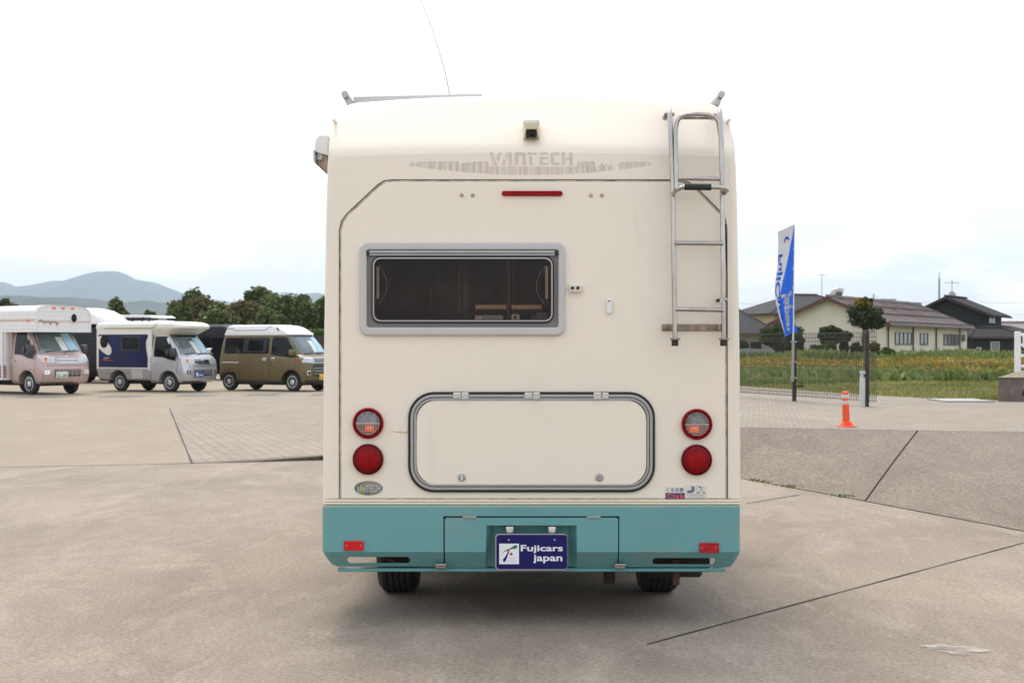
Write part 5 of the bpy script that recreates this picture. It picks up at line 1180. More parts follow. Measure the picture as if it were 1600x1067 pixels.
# ---- vans in the row behind: long high vans, nose to the right
HV = [(0.25,0.05,4.70,0.78,0.08,0.16),(0.40,0.0,4.80,0.84,0.08,0.18),(0.70,0.0,4.84,0.85,0.08,0.18),(1.00,0.0,4.74,0.845,0.08,0.18),(1.12,0.0,4.60,0.84,0.08,0.16),(1.70,0.04,4.12,0.80,0.08,0.16),(2.10,0.10,3.80,0.70,0.1,0.2),(2.22,0.16,3.6,0.60,0.15,0.2),(2.25,0.3,3.4,0.5,0.15,0.2)]
def high_van(px, Y, paint, label):
    g = Vector(((px-800)/F*Y, Y, 0)); r = Matrix.Rotation(PHI, 3, 'Z') @ Vector((4.7,-0.85,0))
    t = root('parked_van', (g.x-r.x, g.y-r.y, 0), label, 'van', 'vans parked behind the camper row', PHI, False)
    link('body', loft(HV, [(3.75,0.32,0.38),(1.1,0.32,0.38)]), paint, t, 28)
    side_patch('side_window', [rrect(0.25,1.20,1.70,1.72,0.08)], HV, M['darkglass'], t, 0.004, 0.006)
    side_patch('side_window', [rrect(1.78,1.20,3.0,1.72,0.08)], HV, M['darkglass'], t, 0.004, 0.006)
    side_patch('door_window', [[(3.08,1.2),(4.28,1.14),(4.20,1.3),(3.85,1.72),(3.08,1.72)]], HV, M['darkglass'], t, 0.004, 0.006)
    front_patch('windscreen', [[(-0.74,1.16),(0.74,1.16),(0.66,1.74),(-0.66,1.74)]], HV, M['shieldglass'], t, 0.004, 0.006)
    side_patch('door', ring_line([(3.02,0.4),(3.40,0.4),(3.45,0.6),(3.75,0.75),(4.1,0.6),(4.25,1.1),(3.9,1.76),(3.02,1.76)],0.012), HV, M['seam'], t, 0.003, 0.003)
    for s in (-1, 1):
        lp_ = [(s*0.48,0.82),(s*0.84,0.84),(s*0.84,1.04),(s*0.5,1.0)]
        front_patch('headlight', [lp_ if s < 0 else lp_[::-1]], HV, M['lampglass'], t, 0.01, 0.02)
    for x_ in (3.75, 1.1):
        for y in (-0.74, 0.74): v_wheel(t, x_, y, 0.32, 0.18, M['hubcap'], 6, -1 if y < 0 else 1)
    return t
t = high_van(205, 54, M['blackpaint'], 'black high-roof van with a domed white roof shell, behind the pink truck')
DM = [(2.20,0.2,3.3,0.76,0.1,0.3),(2.32,0.2,3.3,0.76,0.1,0.3),(2.52,0.25,3.1,0.74,0.15,0.35),(2.72,0.4,2.7,0.68,0.2,0.4),(2.82,0.6,2.2,0.55,0.2,0.4)]
link('roof_shell', loft(DM), M['white'], t, 40)
side_patch('roof_rim', [rrect(0.3,2.21,3.4,2.28,0.01)], [(2.0,0.1,3.5,0.79,0.05,0.1),(2.4,0.1,3.5,0.79,0.05,0.1)], M['white'], t, 0.01, 0.03)
t = high_van(268, 57.5, M['greypaint'], 'grey van with an opened white roof tent on struts, behind the silver truck')
RT = [(2.20,0.5,3.9,0.72,0.1,0.3),(2.28,0.5,4.0,0.74,0.1,0.35),(2.40,0.7,3.7,0.72,0.1,0.35)]
link('roof_base', loft(RT), M['white'], t, 40)
ts = MB(); ts.hexa([(0.55,-0.74,2.52),(3.6,-0.74,2.50),(3.6,0.74,2.50),(0.55,0.74,2.52),(0.55,-0.72,2.66),(3.4,-0.72,2.60),(3.4,0.72,2.60),(0.55,0.72,2.66)])
tt = ts.build('roof_tent_lid', M['white'], t, bevel=0.03, seg=2)
MB().box(0.56,0.60,-0.73,0.73,2.28,2.52).build('tent_end', M['white'], tt, bevel=0.006)
MB().box(0.60,2.3,-0.70,0.70,2.24,2.51).build('tent_wall', M['greypaint'], tt)
for x_ in (2.2, 2.55, 3.05, 3.4): MB().tube([(x_,-0.74,2.28),(x_+0.05,-0.74,2.40),(x_+0.10,-0.74,2.52)], 0.03, 6).build('roof_strut', M['black'], tt)
t = high_van(380, 59, M['blackpaint'], 'dark van with a plain grey roof, half hidden between silver and olive campers')
link('roof_panel', loft([(2.16,0.1,3.7,0.68,0.1,0.2),(2.27,0.2,3.6,0.64,0.1,0.2)]), M['greypaint'], t, 40)
# further roofs showing over the row
t = root('parked_van', (-27.5, 66, 0), 'white van far left whose grey roof shows above the pink truck', 'van', None, PHI, False)
link('body', loft([(z*1.12, a, b, c, d, e) for z, a, b, c, d, e in HV], [(3.75,0.32,0.38),(1.1,0.32,0.38)]), M['greypaint'], t, 28)
for x_ in (3.75, 1.1): v_wheel(t, x_, -0.74, 0.32, 0.18, M['hubcap'], 6, -1)
side_patch('side_window', [rrect(0.25,1.30,3.0,1.85,0.08)], HV, M['darkglass'], t, 0.03, 0.006)

# steel drain covers set in the slab in front of the row
for i, (x0, x1, y_, lb) in enumerate(((22,90,620.5,'steel drain cover in the slab before the pink truck'),(152,212,619.8,'steel drain cover between the pink and silver trucks'),(272,326,618,'steel drain cover in front of the silver truck'),(380,434,617,'steel drain cover in front of the olive van'),(484,540,616.5,'steel drain cover at the right end of the row, beside the camper'))):
    a = G(x0, y_+1.2); b = G(x1, y_-1.6)
    t = root('drain_cover', (a.x, a.y, 0), lb, 'drain cover', 'drain covers in the slab')
    w_ = (x1-x0)/F*a.y; fr_ = MB().box(a.x, a.x+w_, a.y, b.y, 0.002, 0.012).build('frame', M['skirt'], t)
    bars = MB(); nb = 12
    for k in range(nb):
        xx = a.x + 0.03 + (w_-0.06)*k/nb; bars.box(xx, xx+(w_-0.06)/nb*0.6, a.y+0.1, b.y-0.1, 0.0125, 0.022)
    o = bars.build('grate_bar', M['alu'], t); o['kind'] = 'stuff'
# ================================================================== leaves
rng = np.random.default_rng(7)
def leaf_mesh(P, size, up=0.0, aspect=0.6, rnd=None):
    n = len(P); P = np.asarray(P, float); size = np.broadcast_to(size, n)[:, None]
    a = rng.normal(size=(n, 3)); a[:, 2] = a[:, 2]*(1-up) + up*2.0*np.sign(rng.random(n)+.0) if up > 0 else a[:, 2]
    a /= np.linalg.norm(a, axis=1, keepdims=True); b = rng.normal(size=(n, 3)); b -= a*(a*b).sum(1, keepdims=True); b /= np.linalg.norm(b, axis=1, keepdims=True)
    a = a*size; b = b*size*aspect
    V = np.stack([P-a*0.5, P+b*0.5+a*0.05, P+a*0.5, P-b*0.5+a*0.05], 1).reshape(-1, 3)
    me = bpy.data.meshes.new('leaves'); me.vertices.add(4*n); me.vertices.foreach_set('co', V.ravel())
    me.loops.add(4*n); me.loops.foreach_set('vertex_index', np.arange(4*n, dtype=np.int32))
    me.polygons.add(n); me.polygons.foreach_set('loop_start', np.arange(0, 4*n, 4, dtype=np.int32))
    at = me.attributes.new('rnd', 'FLOAT', 'FACE'); r = rng.random(n) if rnd is None else rnd
    at.data.foreach_set('value', r.astype(np.float32)); me.update(calc_edges=True); return me
def crown_points(n, c, rad, clumps, csize, seed, flat=0.9):
    r = np.random.default_rng(seed); c = np.array(c); rad = np.array(rad)
    d = r.normal(size=(clumps, 3)); d /= np.linalg.norm(d, axis=1, keepdims=True)
    cc = c + d*rad*(0.45+0.55*r.random((clumps, 1)))**0.5*0.82; cs = csize*(0.6+0.8*r.random(clumps))
    k = r.integers(0, clumps, n); q = r.normal(size=(n, 3)); q /= np.linalg.norm(q, axis=1, keepdims=True)
    rr_ = (0.35+0.65*r.random((n, 1))**0.7)*(1+0.35*(r.random((n, 1)) > 0.85))
    P = cc[k] + q*cs[k][:, None]*rr_*np.array([1, 1, flat])
    return P
LEAF = {
 'oak': attr_mat('broadleaf_foliage', [(0.058,0.088,0.028),(0.090,0.124,0.038),(0.128,0.16,0.052),(0.19,0.19,0.068)], nscale=0.5, nvar=0.4),
 'brownish': attr_mat('browning_foliage', [(0.075,0.084,0.03),(0.11,0.118,0.042),(0.155,0.132,0.05),(0.20,0.15,0.06)], nscale=0.5, nvar=0.4),
 'dark': attr_mat('dark_pine_foliage', [(0.028,0.048,0.018),(0.045,0.070,0.026),(0.070,0.098,0.036),(0.12,0.14,0.045)], nscale=1.2, nvar=0.35),
 'shrub': attr_mat('shrub_foliage', [(0.036,0.058,0.020),(0.056,0.082,0.030),(0.090,0.115,0.042)], nscale=1.5, nvar=0.3),
 'lime': attr_mat('young_green_foliage', [(0.05,0.09,0.02),(0.08,0.13,0.03),(0.12,0.17,0.04)], nscale=1.5, nvar=0.3),
 'gold': attr_mat('yellowing_bush_foliage', [(0.09,0.09,0.02),(0.18,0.14,0.02),(0.28,0.19,0.03)], nscale=2, nvar=0.3),
}
M['bark'] = mat('brown_bark', (0.085,0.065,0.048), 0.9, var=0.3, scale=6, stretch=(3,3,0.6), bump=0.6, bscale=12)
def tree(name, label, cat, base, height, crown_c, crown_r, trunk_r, leafk, n, lsize, clumps, seed, group=None, limbs=5, extra=()):
    t = root(name, base, label, cat, group, world_coords=False)
    r = random.Random(seed); tk = MB(); top = Vector(crown_c)
    p1 = Vector((r.uniform(-.1,.1)*height*.2, r.uniform(-.1,.1)*height*.2, crown_c[2]*0.55))
    tk.tube([(0,0,-0.1), tuple(p1*0.5), tuple(p1), tuple(top)], [trunk_r*1.2, trunk_r, trunk_r*0.8, trunk_r*0.3], 8)
    for k in range(limbs):
        a = r.uniform(0, 6.28); s = p1.lerp(top, r.uniform(0, .5)); e_ = top + Vector((math.cos(a)*crown_r[0]*0.7, math.sin(a)*crown_r[1]*0.7, r.uniform(-.4,.5)*crown_r[2]))
        tk.tube([tuple(s), tuple(s.lerp(e_, .5)+Vector((0,0,.1*height*r.random()))), tuple(e_)], [trunk_r*0.5, trunk_r*0.3, trunk_r*0.1], 6)
    tk.build('trunk', M['bark'], t, smooth=50)
    P = crown_points(n, crown_c, crown_r, clumps, min(crown_r)*0.42, seed)
    for c2, r2, n2, cl2 in extra: P = np.concatenate([P, crown_points(n2, c2, r2, cl2, min(r2)*0.45, seed+1)])
    link('crown', leaf_mesh(P, lsize*(0.6+0.8*np.random.default_rng(seed).random(len(P)))), LEAF[leafk], t)
    return t
def ptree(name, label, cat, px, ytop, ybase, wpx, Y, leafk, seed, n=7000, group=None, zb=0.0, clumps=26, ls=None, low=0.12):
    """tree with its crown spanning wpx pixels, standing at distance Y"""
    s = F/Y; ht = HC - (ytop-HOR)/s - zb; w = wpx/s/2
    return tree(name, label, cat, ((px-800)/s, Y, zb), ht, (0, 0, ht*(0.55+low)), (w, w*0.9, ht*(0.45-low)), max(0.12, ht*0.025), leafk, n, ls or 8.0/s, clumps, seed, group)
LG = 'trees behind the parked vans'
ptree('broadleaf_tree','dark round tree at the left end of the big grove','tree',292,455,560,62,118,'oak',1,9000,LG,0)
ptree('broadleaf_tree','low brownish tree just right of the round tree in the grove','tree',322,463,560,50,112,'brownish',2,7000,LG,0)
ptree('broadleaf_tree','short dull green tree filling the gap left of the tallest one','tree',352,474,560,52,110,'oak',3,7000,LG,0)
ptree('broadleaf_tree','tallest domed tree in the middle of the grove','tree',401,449,560,70,125,'oak',4,10000,LG,0)
ptree('broadleaf_tree','wide dark tree below and right of the tallest domed one','tree',385,476,560,75,108,'brownish',5,9000,LG,0)
ptree('broadleaf_tree','broad green tree beside the left edge of the cream camper','tree',452,464,560,72,112,'oak',6,10000,LG,0)
ptree('broadleaf_tree','tree with a narrow raised top next to the cream camper','tree',482,456,560,52,118,'brownish',7,8000,LG,0)
ptree('broadleaf_tree','tree mostly hidden behind the cream camper at the grove end','tree',520,460,560,60,116,'oak',8,8000,LG,0)
ptree('broadleaf_tree','low bushy tree in front of the grove above the olive van','tree',340,489,560,60,100,'oak',9,7000,LG,0)
ptree('broadleaf_tree','low spreading tree above the white raised roof of the olive van','tree',420,487,560,80,98,'oak',19,8000,LG,0)
ptree('broadleaf_tree','small round tree standing alone between the far hills and the silver truck','tree',183,469,560,40,128,'oak',10,6000,LG,0)
ptree('broadleaf_tree','small pale tree peeping over the roof tent','tree',232,482,560,26,135,'oak',11,3000,LG,0)
ptree('broadleaf_tree','small tree tip showing over the pink truck box','tree',142,479,560,22,140,'oak',12,2500,LG,0)
ptree('broadleaf_tree','tree top with bare gaps at the left edge of the photo','tree',2,460,560,30,120,'oak',13,4000,LG,0)
ptree('broadleaf_tree','tree top second from the left edge of the photo','tree',20,468,560,24,122,'brownish',14,3000,LG,0)

# ---- right-hand garden
Zg = 0.45
RG = 'garden trees by the houses'
t = tree('garden_tree','tall garden tree with a cloud shaped crown in front of the cream building','tree', ((1350-800)/F*92, 92, Zg), 4.4, (0.1,0,2.75),(0.95,0.85,0.80),0.10,'dark',4200,0.17,26,21,RG,6,
         extra=(((-1.12,0,1.42),(0.46,0.45,0.40),1700,9),((0.25,0,3.65),(0.42,0.4,0.36),900,7),((0.95,0,2.35),(0.45,0.4,0.38),1300,8),((-0.62,0,3.05),(0.42,0.4,0.34),1000,7),((0.85,0,3.05),(0.4,0.4,0.30),700,6)))
P = crown_points(1300, (-0.1,-0.3,3.6),(0.6,0.5,0.35),8,0.2,5); link('yellow_tips', leaf_mesh(P,0.22), LEAF['gold'], t)
def shrub(label, px, yt, yb, wpx, Y, leafk, seed, n=3500, zb=Zg, ls=0.14, group='garden shrubs by the houses', dome=True):
    s = F/Y; z1 = HC-(yt-HOR)/s; z0 = HC-(yb-HOR)/s; w = wpx/s/2; h = (z1-z0)/2
    t = root('garden_shrub', ((px-800)/s, Y, zb), label, 'shrub', group, world_coords=False)
    MB().tube([(0,0,-0.05),(0.03,0,(z0+h-zb)*0.6),(0,0,z0+h-zb)], [0.06,0.05,0.03], 6).build('trunk', M['bark'], t, smooth=50)
    r = np.random.default_rng(seed); d = r.normal(size=(n, 3)); d /= np.linalg.norm(d, axis=1, keepdims=True)
    lump = 1 + 0.10*np.sin(d[:,0]*7+seed) + 0.08*np.sin(d[:,2]*9+seed*2)
    P = d*np.array([w, w*0.9, h])*((0.75+0.25*r.random(n))*lump)[:, None] + np.array([0, 0, z0+h-zb])
    P[:,2] = np.maximum(P[:,2], 0.02)
    link('crown', leaf_mesh(P, ls*(0.6+0.8*r.random(n))), LEAF[leafk], t); return t
shrub('clipped dome shaped shrub standing before the cream gable wall', 1298, 508, 540, 36, 88, 'shrub', 1, 6000)
shrub('wide dark shrub left of the fence post, behind the mesh', 1222, 503, 549, 64, 96, 'shrub', 2, 8000)
shrub('dark shrub directly right of the wide one, beside the flag pole', 1240, 518, 552, 34, 94, 'shrub', 22, 4000)
shrub('small round shrub close to the camper right edge', 1160, 532, 550, 20, 100, 'shrub', 3, 2500)
shrub('low hedge bush under the clipped dome shrub, left side', 1276, 539, 555, 26, 86, 'shrub', 4, 3000)
shrub('taller bush right under the clipped dome shrub', 1297, 533, 560, 22, 84, 'lime', 5, 3500)
shrub('low bush left of the garden tree trunk', 1338, 536, 554, 18, 90, 'shrub', 6, 2500)
shrub('dark pointed bush beside the lime bush', 1319, 530, 556, 14, 90, 'shrub', 7, 2500)
shrub('yellow green bush right of the garden tree', 1366, 534, 552, 16, 95, 'gold', 8, 2500)
shrub('pale green bush at the foot of the cream long wall', 1386, 544, 562, 26, 88, 'lime', 9, 3500)

# ================================================================== fields
def fz(x, y): return 0.45 + 0.10*smooth((y-38)/10)*0 
sheet('field', [(3.3,42),(5.4,34.7),(6.7,28.4),(7.6,26.2),(8.6,25.4),(16,24.5),(60,23),(120,60),(160,240),(-2,240),(1.9,74)], 0.44, M['mown'])
def scatter(n, x0, x1, y0, y1):
    """points of the field inside a pixel wedge, evenly per picture area"""
    px = rng.uniform(x0, x1, n); Y = np.sqrt(rng.uniform(0, 1, n)*(y1**2-y0**2)+y0**2); return px, Y, (px-800)/F*Y
def fieldnoise(X, Y, s, seed):
    return np.array([noise.noise(Vector((x*s, y*s, seed))) for x, y in zip(X, Y)])
GR = {'grass': attr_mat('meadow_grass', [(0.15,0.17,0.045),(0.20,0.215,0.06),(0.26,0.25,0.08),(0.34,0.30,0.12)], nscale=0.35, nvar=0.25),
      'tall': attr_mat('tall_weed_leaves', [(0.09,0.145,0.036),(0.135,0.195,0.050),(0.185,0.24,0.068),(0.28,0.28,0.11)], nscale=0.3, nvar=0.3),
      'crop': attr_mat('yellowing_crop_leaves', [(0.13,0.17,0.04),(0.18,0.21,0.05),(0.24,0.22,0.06),(0.50,0.34,0.06),(0.26,0.17,0.045)], nscale=0.25, nvar=0.3)}
def blades(name, n, reg, h0, h1, leafk, label, w=0.35, cond=None, prob=None, lumps=0.0):
    px, Y, X = scatter(n, *reg)
    keep = np.ones(n, bool)
    if cond is not None: keep &= cond(px, Y, X)
    px, Y, X = px[keep], Y[keep], X[keep]
    nz = fieldnoise(X, Y, 0.22, 3.3)
    if prob is not None:
        k = rng.random(len(X)) < prob(px, Y, nz); px, Y, X, nz = px[k], Y[k], X[k], nz[k]
    m = len(X); hh = (h0 + (h1-h0)*rng.random(m)) * (1+lumps*nz*2)
    tilt = rng.normal(size=(m, 2))*0.35; ang = rng.uniform(0, math.pi, m); ww = hh*w*(0.6+0.8*rng.random(m))
    b = np.stack([X, Y, np.full(m, 0.43)], 1); dx = np.stack([np.cos(ang)*ww/2, np.sin(ang)*ww/2, np.zeros(m)], 1)
    top = b + np.stack([tilt[:,0]*hh, tilt[:,1]*hh, hh], 1); mid = b + (top-b)*0.55
    V = np.stack([b, mid-dx, top, mid+dx], 1).reshape(-1, 3)
    me = bpy.data.meshes.new('g'); me.vertices.add(4*m); me.vertices.foreach_set('co', V.ravel()); me.loops.add(4*m); me.loops.foreach_set('vertex_index', np.arange(4*m, dtype=np.int32))
    me.polygons.add(m); me.polygons.foreach_set('loop_start', np.arange(0, 4*m, 4, dtype=np.int32))
    at = me.attributes.new('rnd', 'FLOAT', 'FACE'); at.data.foreach_set('value', np.clip(rng.random(m)*0.8+0.1+nz*0.5, 0, 1).astype(np.float32)); me.update(calc_edges=True)
    o = link(name, me, GR[leafk]); o['kind'] = 'stuff'; o['label'] = label; o['category'] = 'plants'; return o
lefty = lambda px, Y: Y > 2185/(63+ (px-1150)*0.075)    # near edge of the field in the picture, behind the pavement
yedge = lambda px: np.interp(px, [1150,1250,1350,1480,1560,1700], [0.95*F/(604-540), 0.95*F/(611-540), 0.95*F/(618-540), 0.95*F/(625.5-540), 0.95*F/(627-540), 0.95*F/(629-540)])
blades('mown_grass', 30000, (1140,1680,24,46), 0.03, 0.10, 'grass', 'short mown grass in the near part of the field', 0.5, cond=lambda px,Y,X: Y > yedge(px)+0.3)
blades('weeds', 26000, (1140,1680,34.5,46), 0.05, 0.15, 'tall', 'rank weeds along the near edge of the crop', 0.45, cond=lambda px,Y,X: Y > np.interp(px,[1140,1340,1360,1600],[34.5,36,38,39]), lumps=0.5)
blades('crop_plants', 42000, (1140,1680,43,77), 0.16, 0.34, 'crop', 'yellowing bean crop in the middle of the field', 1.1, prob=lambda px,Y,nz: np.clip(0.52+nz*1.4 - np.clip((1330-px)/400,0,1)*0.5, 0.08, 1), lumps=0.4)
blades('green_undergrowth', 36000, (1140,1680,38,90), 0.10, 0.30, 'tall', 'green weeds growing among the crop', 0.6, lumps=0.6)
blades('tall_weeds', 42000, (1140,1680,74,102), 0.22, 0.52, 'tall', 'tall green weeds in front of the houses', 0.30, cond=lambda px,Y,X: Y < np.interp(px,[1150,1370,1520,1700],[92,97,102,98]), lumps=0.7)
# little earth ridge at the edge of the mown grass
o = MB(); rp = [(6.0,37.5),(8.5,38.2),(12,38.6),(16,38.2),(22,37.4),(30,36)]
for (xa,ya),(xb,yb) in zip(rp, rp[1:]): o.hexa([(xa,ya,0.42),(xb,yb,0.42),(xb,yb+0.9,0.42),(xa,ya+0.9,0.42),(xa,ya+0.3,0.58),(xb,yb+0.3,0.58),(xb,yb+0.6,0.58),(xa,ya+0.6,0.58)])
M['earth'] = mat('dry_earth_ridge', (0.13,0.105,0.035), 0.95, var=0.35, scale=3, fine=0.3, fscale=12)
o = o.build('earth_ridge', M['earth']); o['kind'] = 'structure'
def tuft(pts, seed, name, label):
    r = np.random.default_rng(seed); P = []
    for p in pts: P.append(np.array(p) + r.normal(size=(36, 3))*np.array([0.09,0.03,0.004]) + np.array([0,0,0.015]))
    P = np.abs(np.concatenate(P)*[1,1,1]) if False else np.concatenate(P)
    o = link(name, leaf_mesh(P, 0.026), LEAF['gold'] if seed % 2 else LEAF['lime']); props(o, label, 'weeds', None, 'stuff')
tuft([tuple(G(1185+i*8,751+i*1.0)) for i in range(5)], 1, 'weed_tuft', 'dry brown weeds at the toe of the bank')
tuft([tuple(G(1236+i*9,760+i*1.3)) for i in range(3)], 3, 'weed_tuft', 'dry weeds further along the bank toe')
tuft([tuple(G(1322+i*7,776+i*1)) for i in range(2)], 4, 'weed_tuft', 'green weeds beside the bank joint')
tuft([(-1.9+0.35*i,17.93-0.08*i,0.01) for i in range(3)], 6, 'weed_tuft', 'green weeds in the gap under the raised paving')
# ================================================================== hills and haze
M['forest'] = mat('forested_hill', (0.030,0.050,0.036), 0.95, var=0.35, scale=0.004, fine=0.25, fscale=0.03)
def hill(name, ridge, Y, depth, seed, rough=1.0):
    s = F/Y; nx, ny = 700, 26; x0 = (ridge[0][0]-800)/s; x1 = (ridge[-1][0]-800)/s; V, Fc = [], []
    for i in range(nx+1):
        x = x0+(x1-x0)*i/nx; px = 800+x*s; zr = 0
        for (a, ya), (b, yb) in zip(ridge, ridge[1:]):
            if a <= px <= b: zr = HC-(ya+(yb-ya)*(px-a)/(b-a)-HOR)/s; break
        for j in range(ny+1):
            t = j/ny; yy = Y + (t-0.62)*depth
            h = zr*(math.sin(min(1, t/0.62)*math.pi/2)**1.4 if t <= 0.62 else math.cos((t-0.62)/0.38*math.pi/2)**0.8)
            q = noise.fractal(Vector((x/depth*5, yy/depth*4, seed)), 1.0, 2.0, 5)
            h += zr*0.22*q*rough*(1-abs(t-0.62)**0.5 if t > 0.62 else (1-t/0.62)**0.6 + 0.04)
            V.append((x, yy, max(h, -2)-1))
    for i in range(nx):
        for j in range(ny):
            a = i*(ny+1)+j; Fc.append((a, a+ny+1, a+ny+2, a+1))
    me = bpy.data.meshes.new(name); me.from_pydata(V, [], Fc); me.update(); o = link(name, me, M['forest'], smooth=180); o['kind'] = 'structure'
hill('mountain', [(-900,500),(-500,470),(-250,430),(-80,436),(0,440),(20,447),(34,449),(60,446),(85,441),(97,438),(112,439),(130,433),(150,427),(160,424.5),(172,424),(184,423.5),(192,427),(204,434),(215,437),(240,441),(262,449),(285,458),(310,466),(345,469),(370,473),(410,468),(440,459),(452,457),(470,460),(485,459),(500,458),(560,470),(700,500),(900,520),(1300,530),(1800,525),(2600,515)], 9400, 3000, 1.7, 0.2)
hill('hills', [(-700,480),(-200,470),(-60,474),(10,464),(32,460),(60,463),(90,466),(112,464),(150,469),(190,474),(215,471),(260,477),(330,480),(420,484),(600,500),(900,522),(1200,530),(2200,528)], 3600, 1400, 5.1, 1.0)
hz = MB().box(-15000, 15000, -80, 11600, -1.3, 560).build('haze', None)
hm = bpy.data.materials.new('haze'); hm.use_nodes = True; hm.node_tree.nodes.clear()
ho = hm.node_tree.nodes.new('ShaderNodeOutputMaterial'); hv = hm.node_tree.nodes.new('ShaderNodeVolumePrincipled')
hv.inputs['Color'].default_value = (0.72, 0.84, 1.0, 1); hv.inputs['Density'].default_value = 9.5e-5; hv.inputs['Anisotropy'].default_value = 0.0
hm.node_tree.links.new(hv.outputs[0], ho.inputs['Volume']); hz.data.materials.append(hm); hz['kind'] = 'stuff'
SC.cycles.volume_bounces = 1

# ================================================================== houses
def tile_mat(name, col, rowh, vert=False, var=0.12):
    m = mat(name, col, 0.85, var=var, scale=0.8, spec=0.15); t = m.node_tree; b = t.nodes['Principled BSDF']
    tc = t.nodes.new('ShaderNodeTexCoord'); br = t.nodes.new('ShaderNodeTexWave'); br.wave_type = 'BANDS'; br.bands_direction = 'X'
    br.inputs['Scale'].default_value = 1/rowh*0.32; br.inputs['Distortion'].default_value = 0.0
    br2 = t.nodes.new('ShaderNodeTexWave'); br2.wave_type = 'BANDS'; br2.bands_direction = 'Y' if not vert else 'X'; br2.wave_profile = 'SAW'; br2.inputs['Scale'].default_value = 1/rowh*0.35
    t.links.new(tc.outputs['Object'], br.inputs[0]); t.links.new(tc.outputs['Object'], br2.inputs[0])
    ad = t.nodes.new('ShaderNodeMath'); t.links.new(br.outputs['Fac'], ad.inputs[0]); t.links.new(br2.outputs['Fac'], ad.inputs[1])
    bp = t.nodes.new('ShaderNodeBump'); bp.inputs['Strength'].default_value = 0.9; bp.inputs['Distance'].default_value = 0.05
    t.links.new(ad.outputs[0], bp.inputs['Height']); t.links.new(bp.outputs[0], b.inputs['Normal']); return m
M['creamwall'] = mat('cream_rendered_wall', (0.66,0.585,0.485), 0.8, var=0.05, scale=0.5, dirt=((0.48,0.43,0.34),0.6,(1,1,0.4),0.55,0.9))
M['beigewall'] = mat('beige_wall', (0.56,0.43,0.30), 0.8, var=0.06, scale=0.5)
M['blackwall'] = mat('charcoal_cladding', (0.018,0.018,0.020), 0.8, var=0.12, scale=1)
M['greywall'] = mat('pale_grey_wall', (0.42,0.39,0.33), 0.8, var=0.05)
M['tilegrey'] = tile_mat('grey_roof_tiles', (0.085,0.080,0.082), 0.28)
M['tiledark'] = tile_mat('charcoal_roof_tiles', (0.045,0.042,0.042), 0.28)
M['metalroof'] = mat('weathered_brown_metal_roof', (0.23,0.19,0.175), 0.4, metal=0.3, var=0.12, scale=0.6, dirt=((0.16,0.075,0.06),0.35,(1,1,1),0.50,0.75))
M['fascia'] = mat('dark_red_fascia', (0.09,0.03,0.025), 0.5, var=0.2)
M['winframe'] = mat('bronze_window_frame', (0.06,0.05,0.045), 0.5, var=0.1)
M['curtain'] = mat('curtained_window_glass', (0.20,0.20,0.19), 0.15, var=0.35, scale=1.2, stretch=(4,4,0.3), coat=0.3)
M['acwhite'] = mat('white_appliance', (0.62,0.61,0.57), 0.5, var=0.04)
def house_root(name, label, px, Y, ang, zb=Zg, cat='house'):
    return root(name, ((px-800)/F*Y, Y, zb), label, cat, None, math.radians(ang), world_coords=False)
def window_at(t, wall, a0, a1, z0, z1, W, panes=2, fm='winframe', gm='curtain'):
    """wall 'side': plane y=0 facing -y, a along x; 'gable': plane x=0 facing -x, a along y"""
    def bx(m_, a, b, c, d, p, q):
        if wall == 'side': m_.box(a, b, -q, -p, c, d)
        else: m_.box(-q, -p, a, b, c, d)
    fr_ = MB(); th = 0.06
    bx(fr_, a0, a1, z0, z0+th, 0.0, 0.08); bx(fr_, a0, a1, z1-th, z1, 0.0, 0.08)
    for k in range(panes+1):
        c = a0+th/2 + (a1-a0-th)*k/panes; bx(fr_, c-th/2, c+th/2, z0+th, z1-th, 0.0, 0.075)
    f_ = fr_.build('window', M[fm], t)
    for k in range(panes):
        p0 = a0 + (a1-a0)*k/panes + th; p1 = a0 + (a1-a0)*(k+1)/panes - th; m_ = MB(); bx(m_, p0, p1, z0+th, z1-th, 0.01, 0.03)
        m_.build('pane', M[gm], f_)
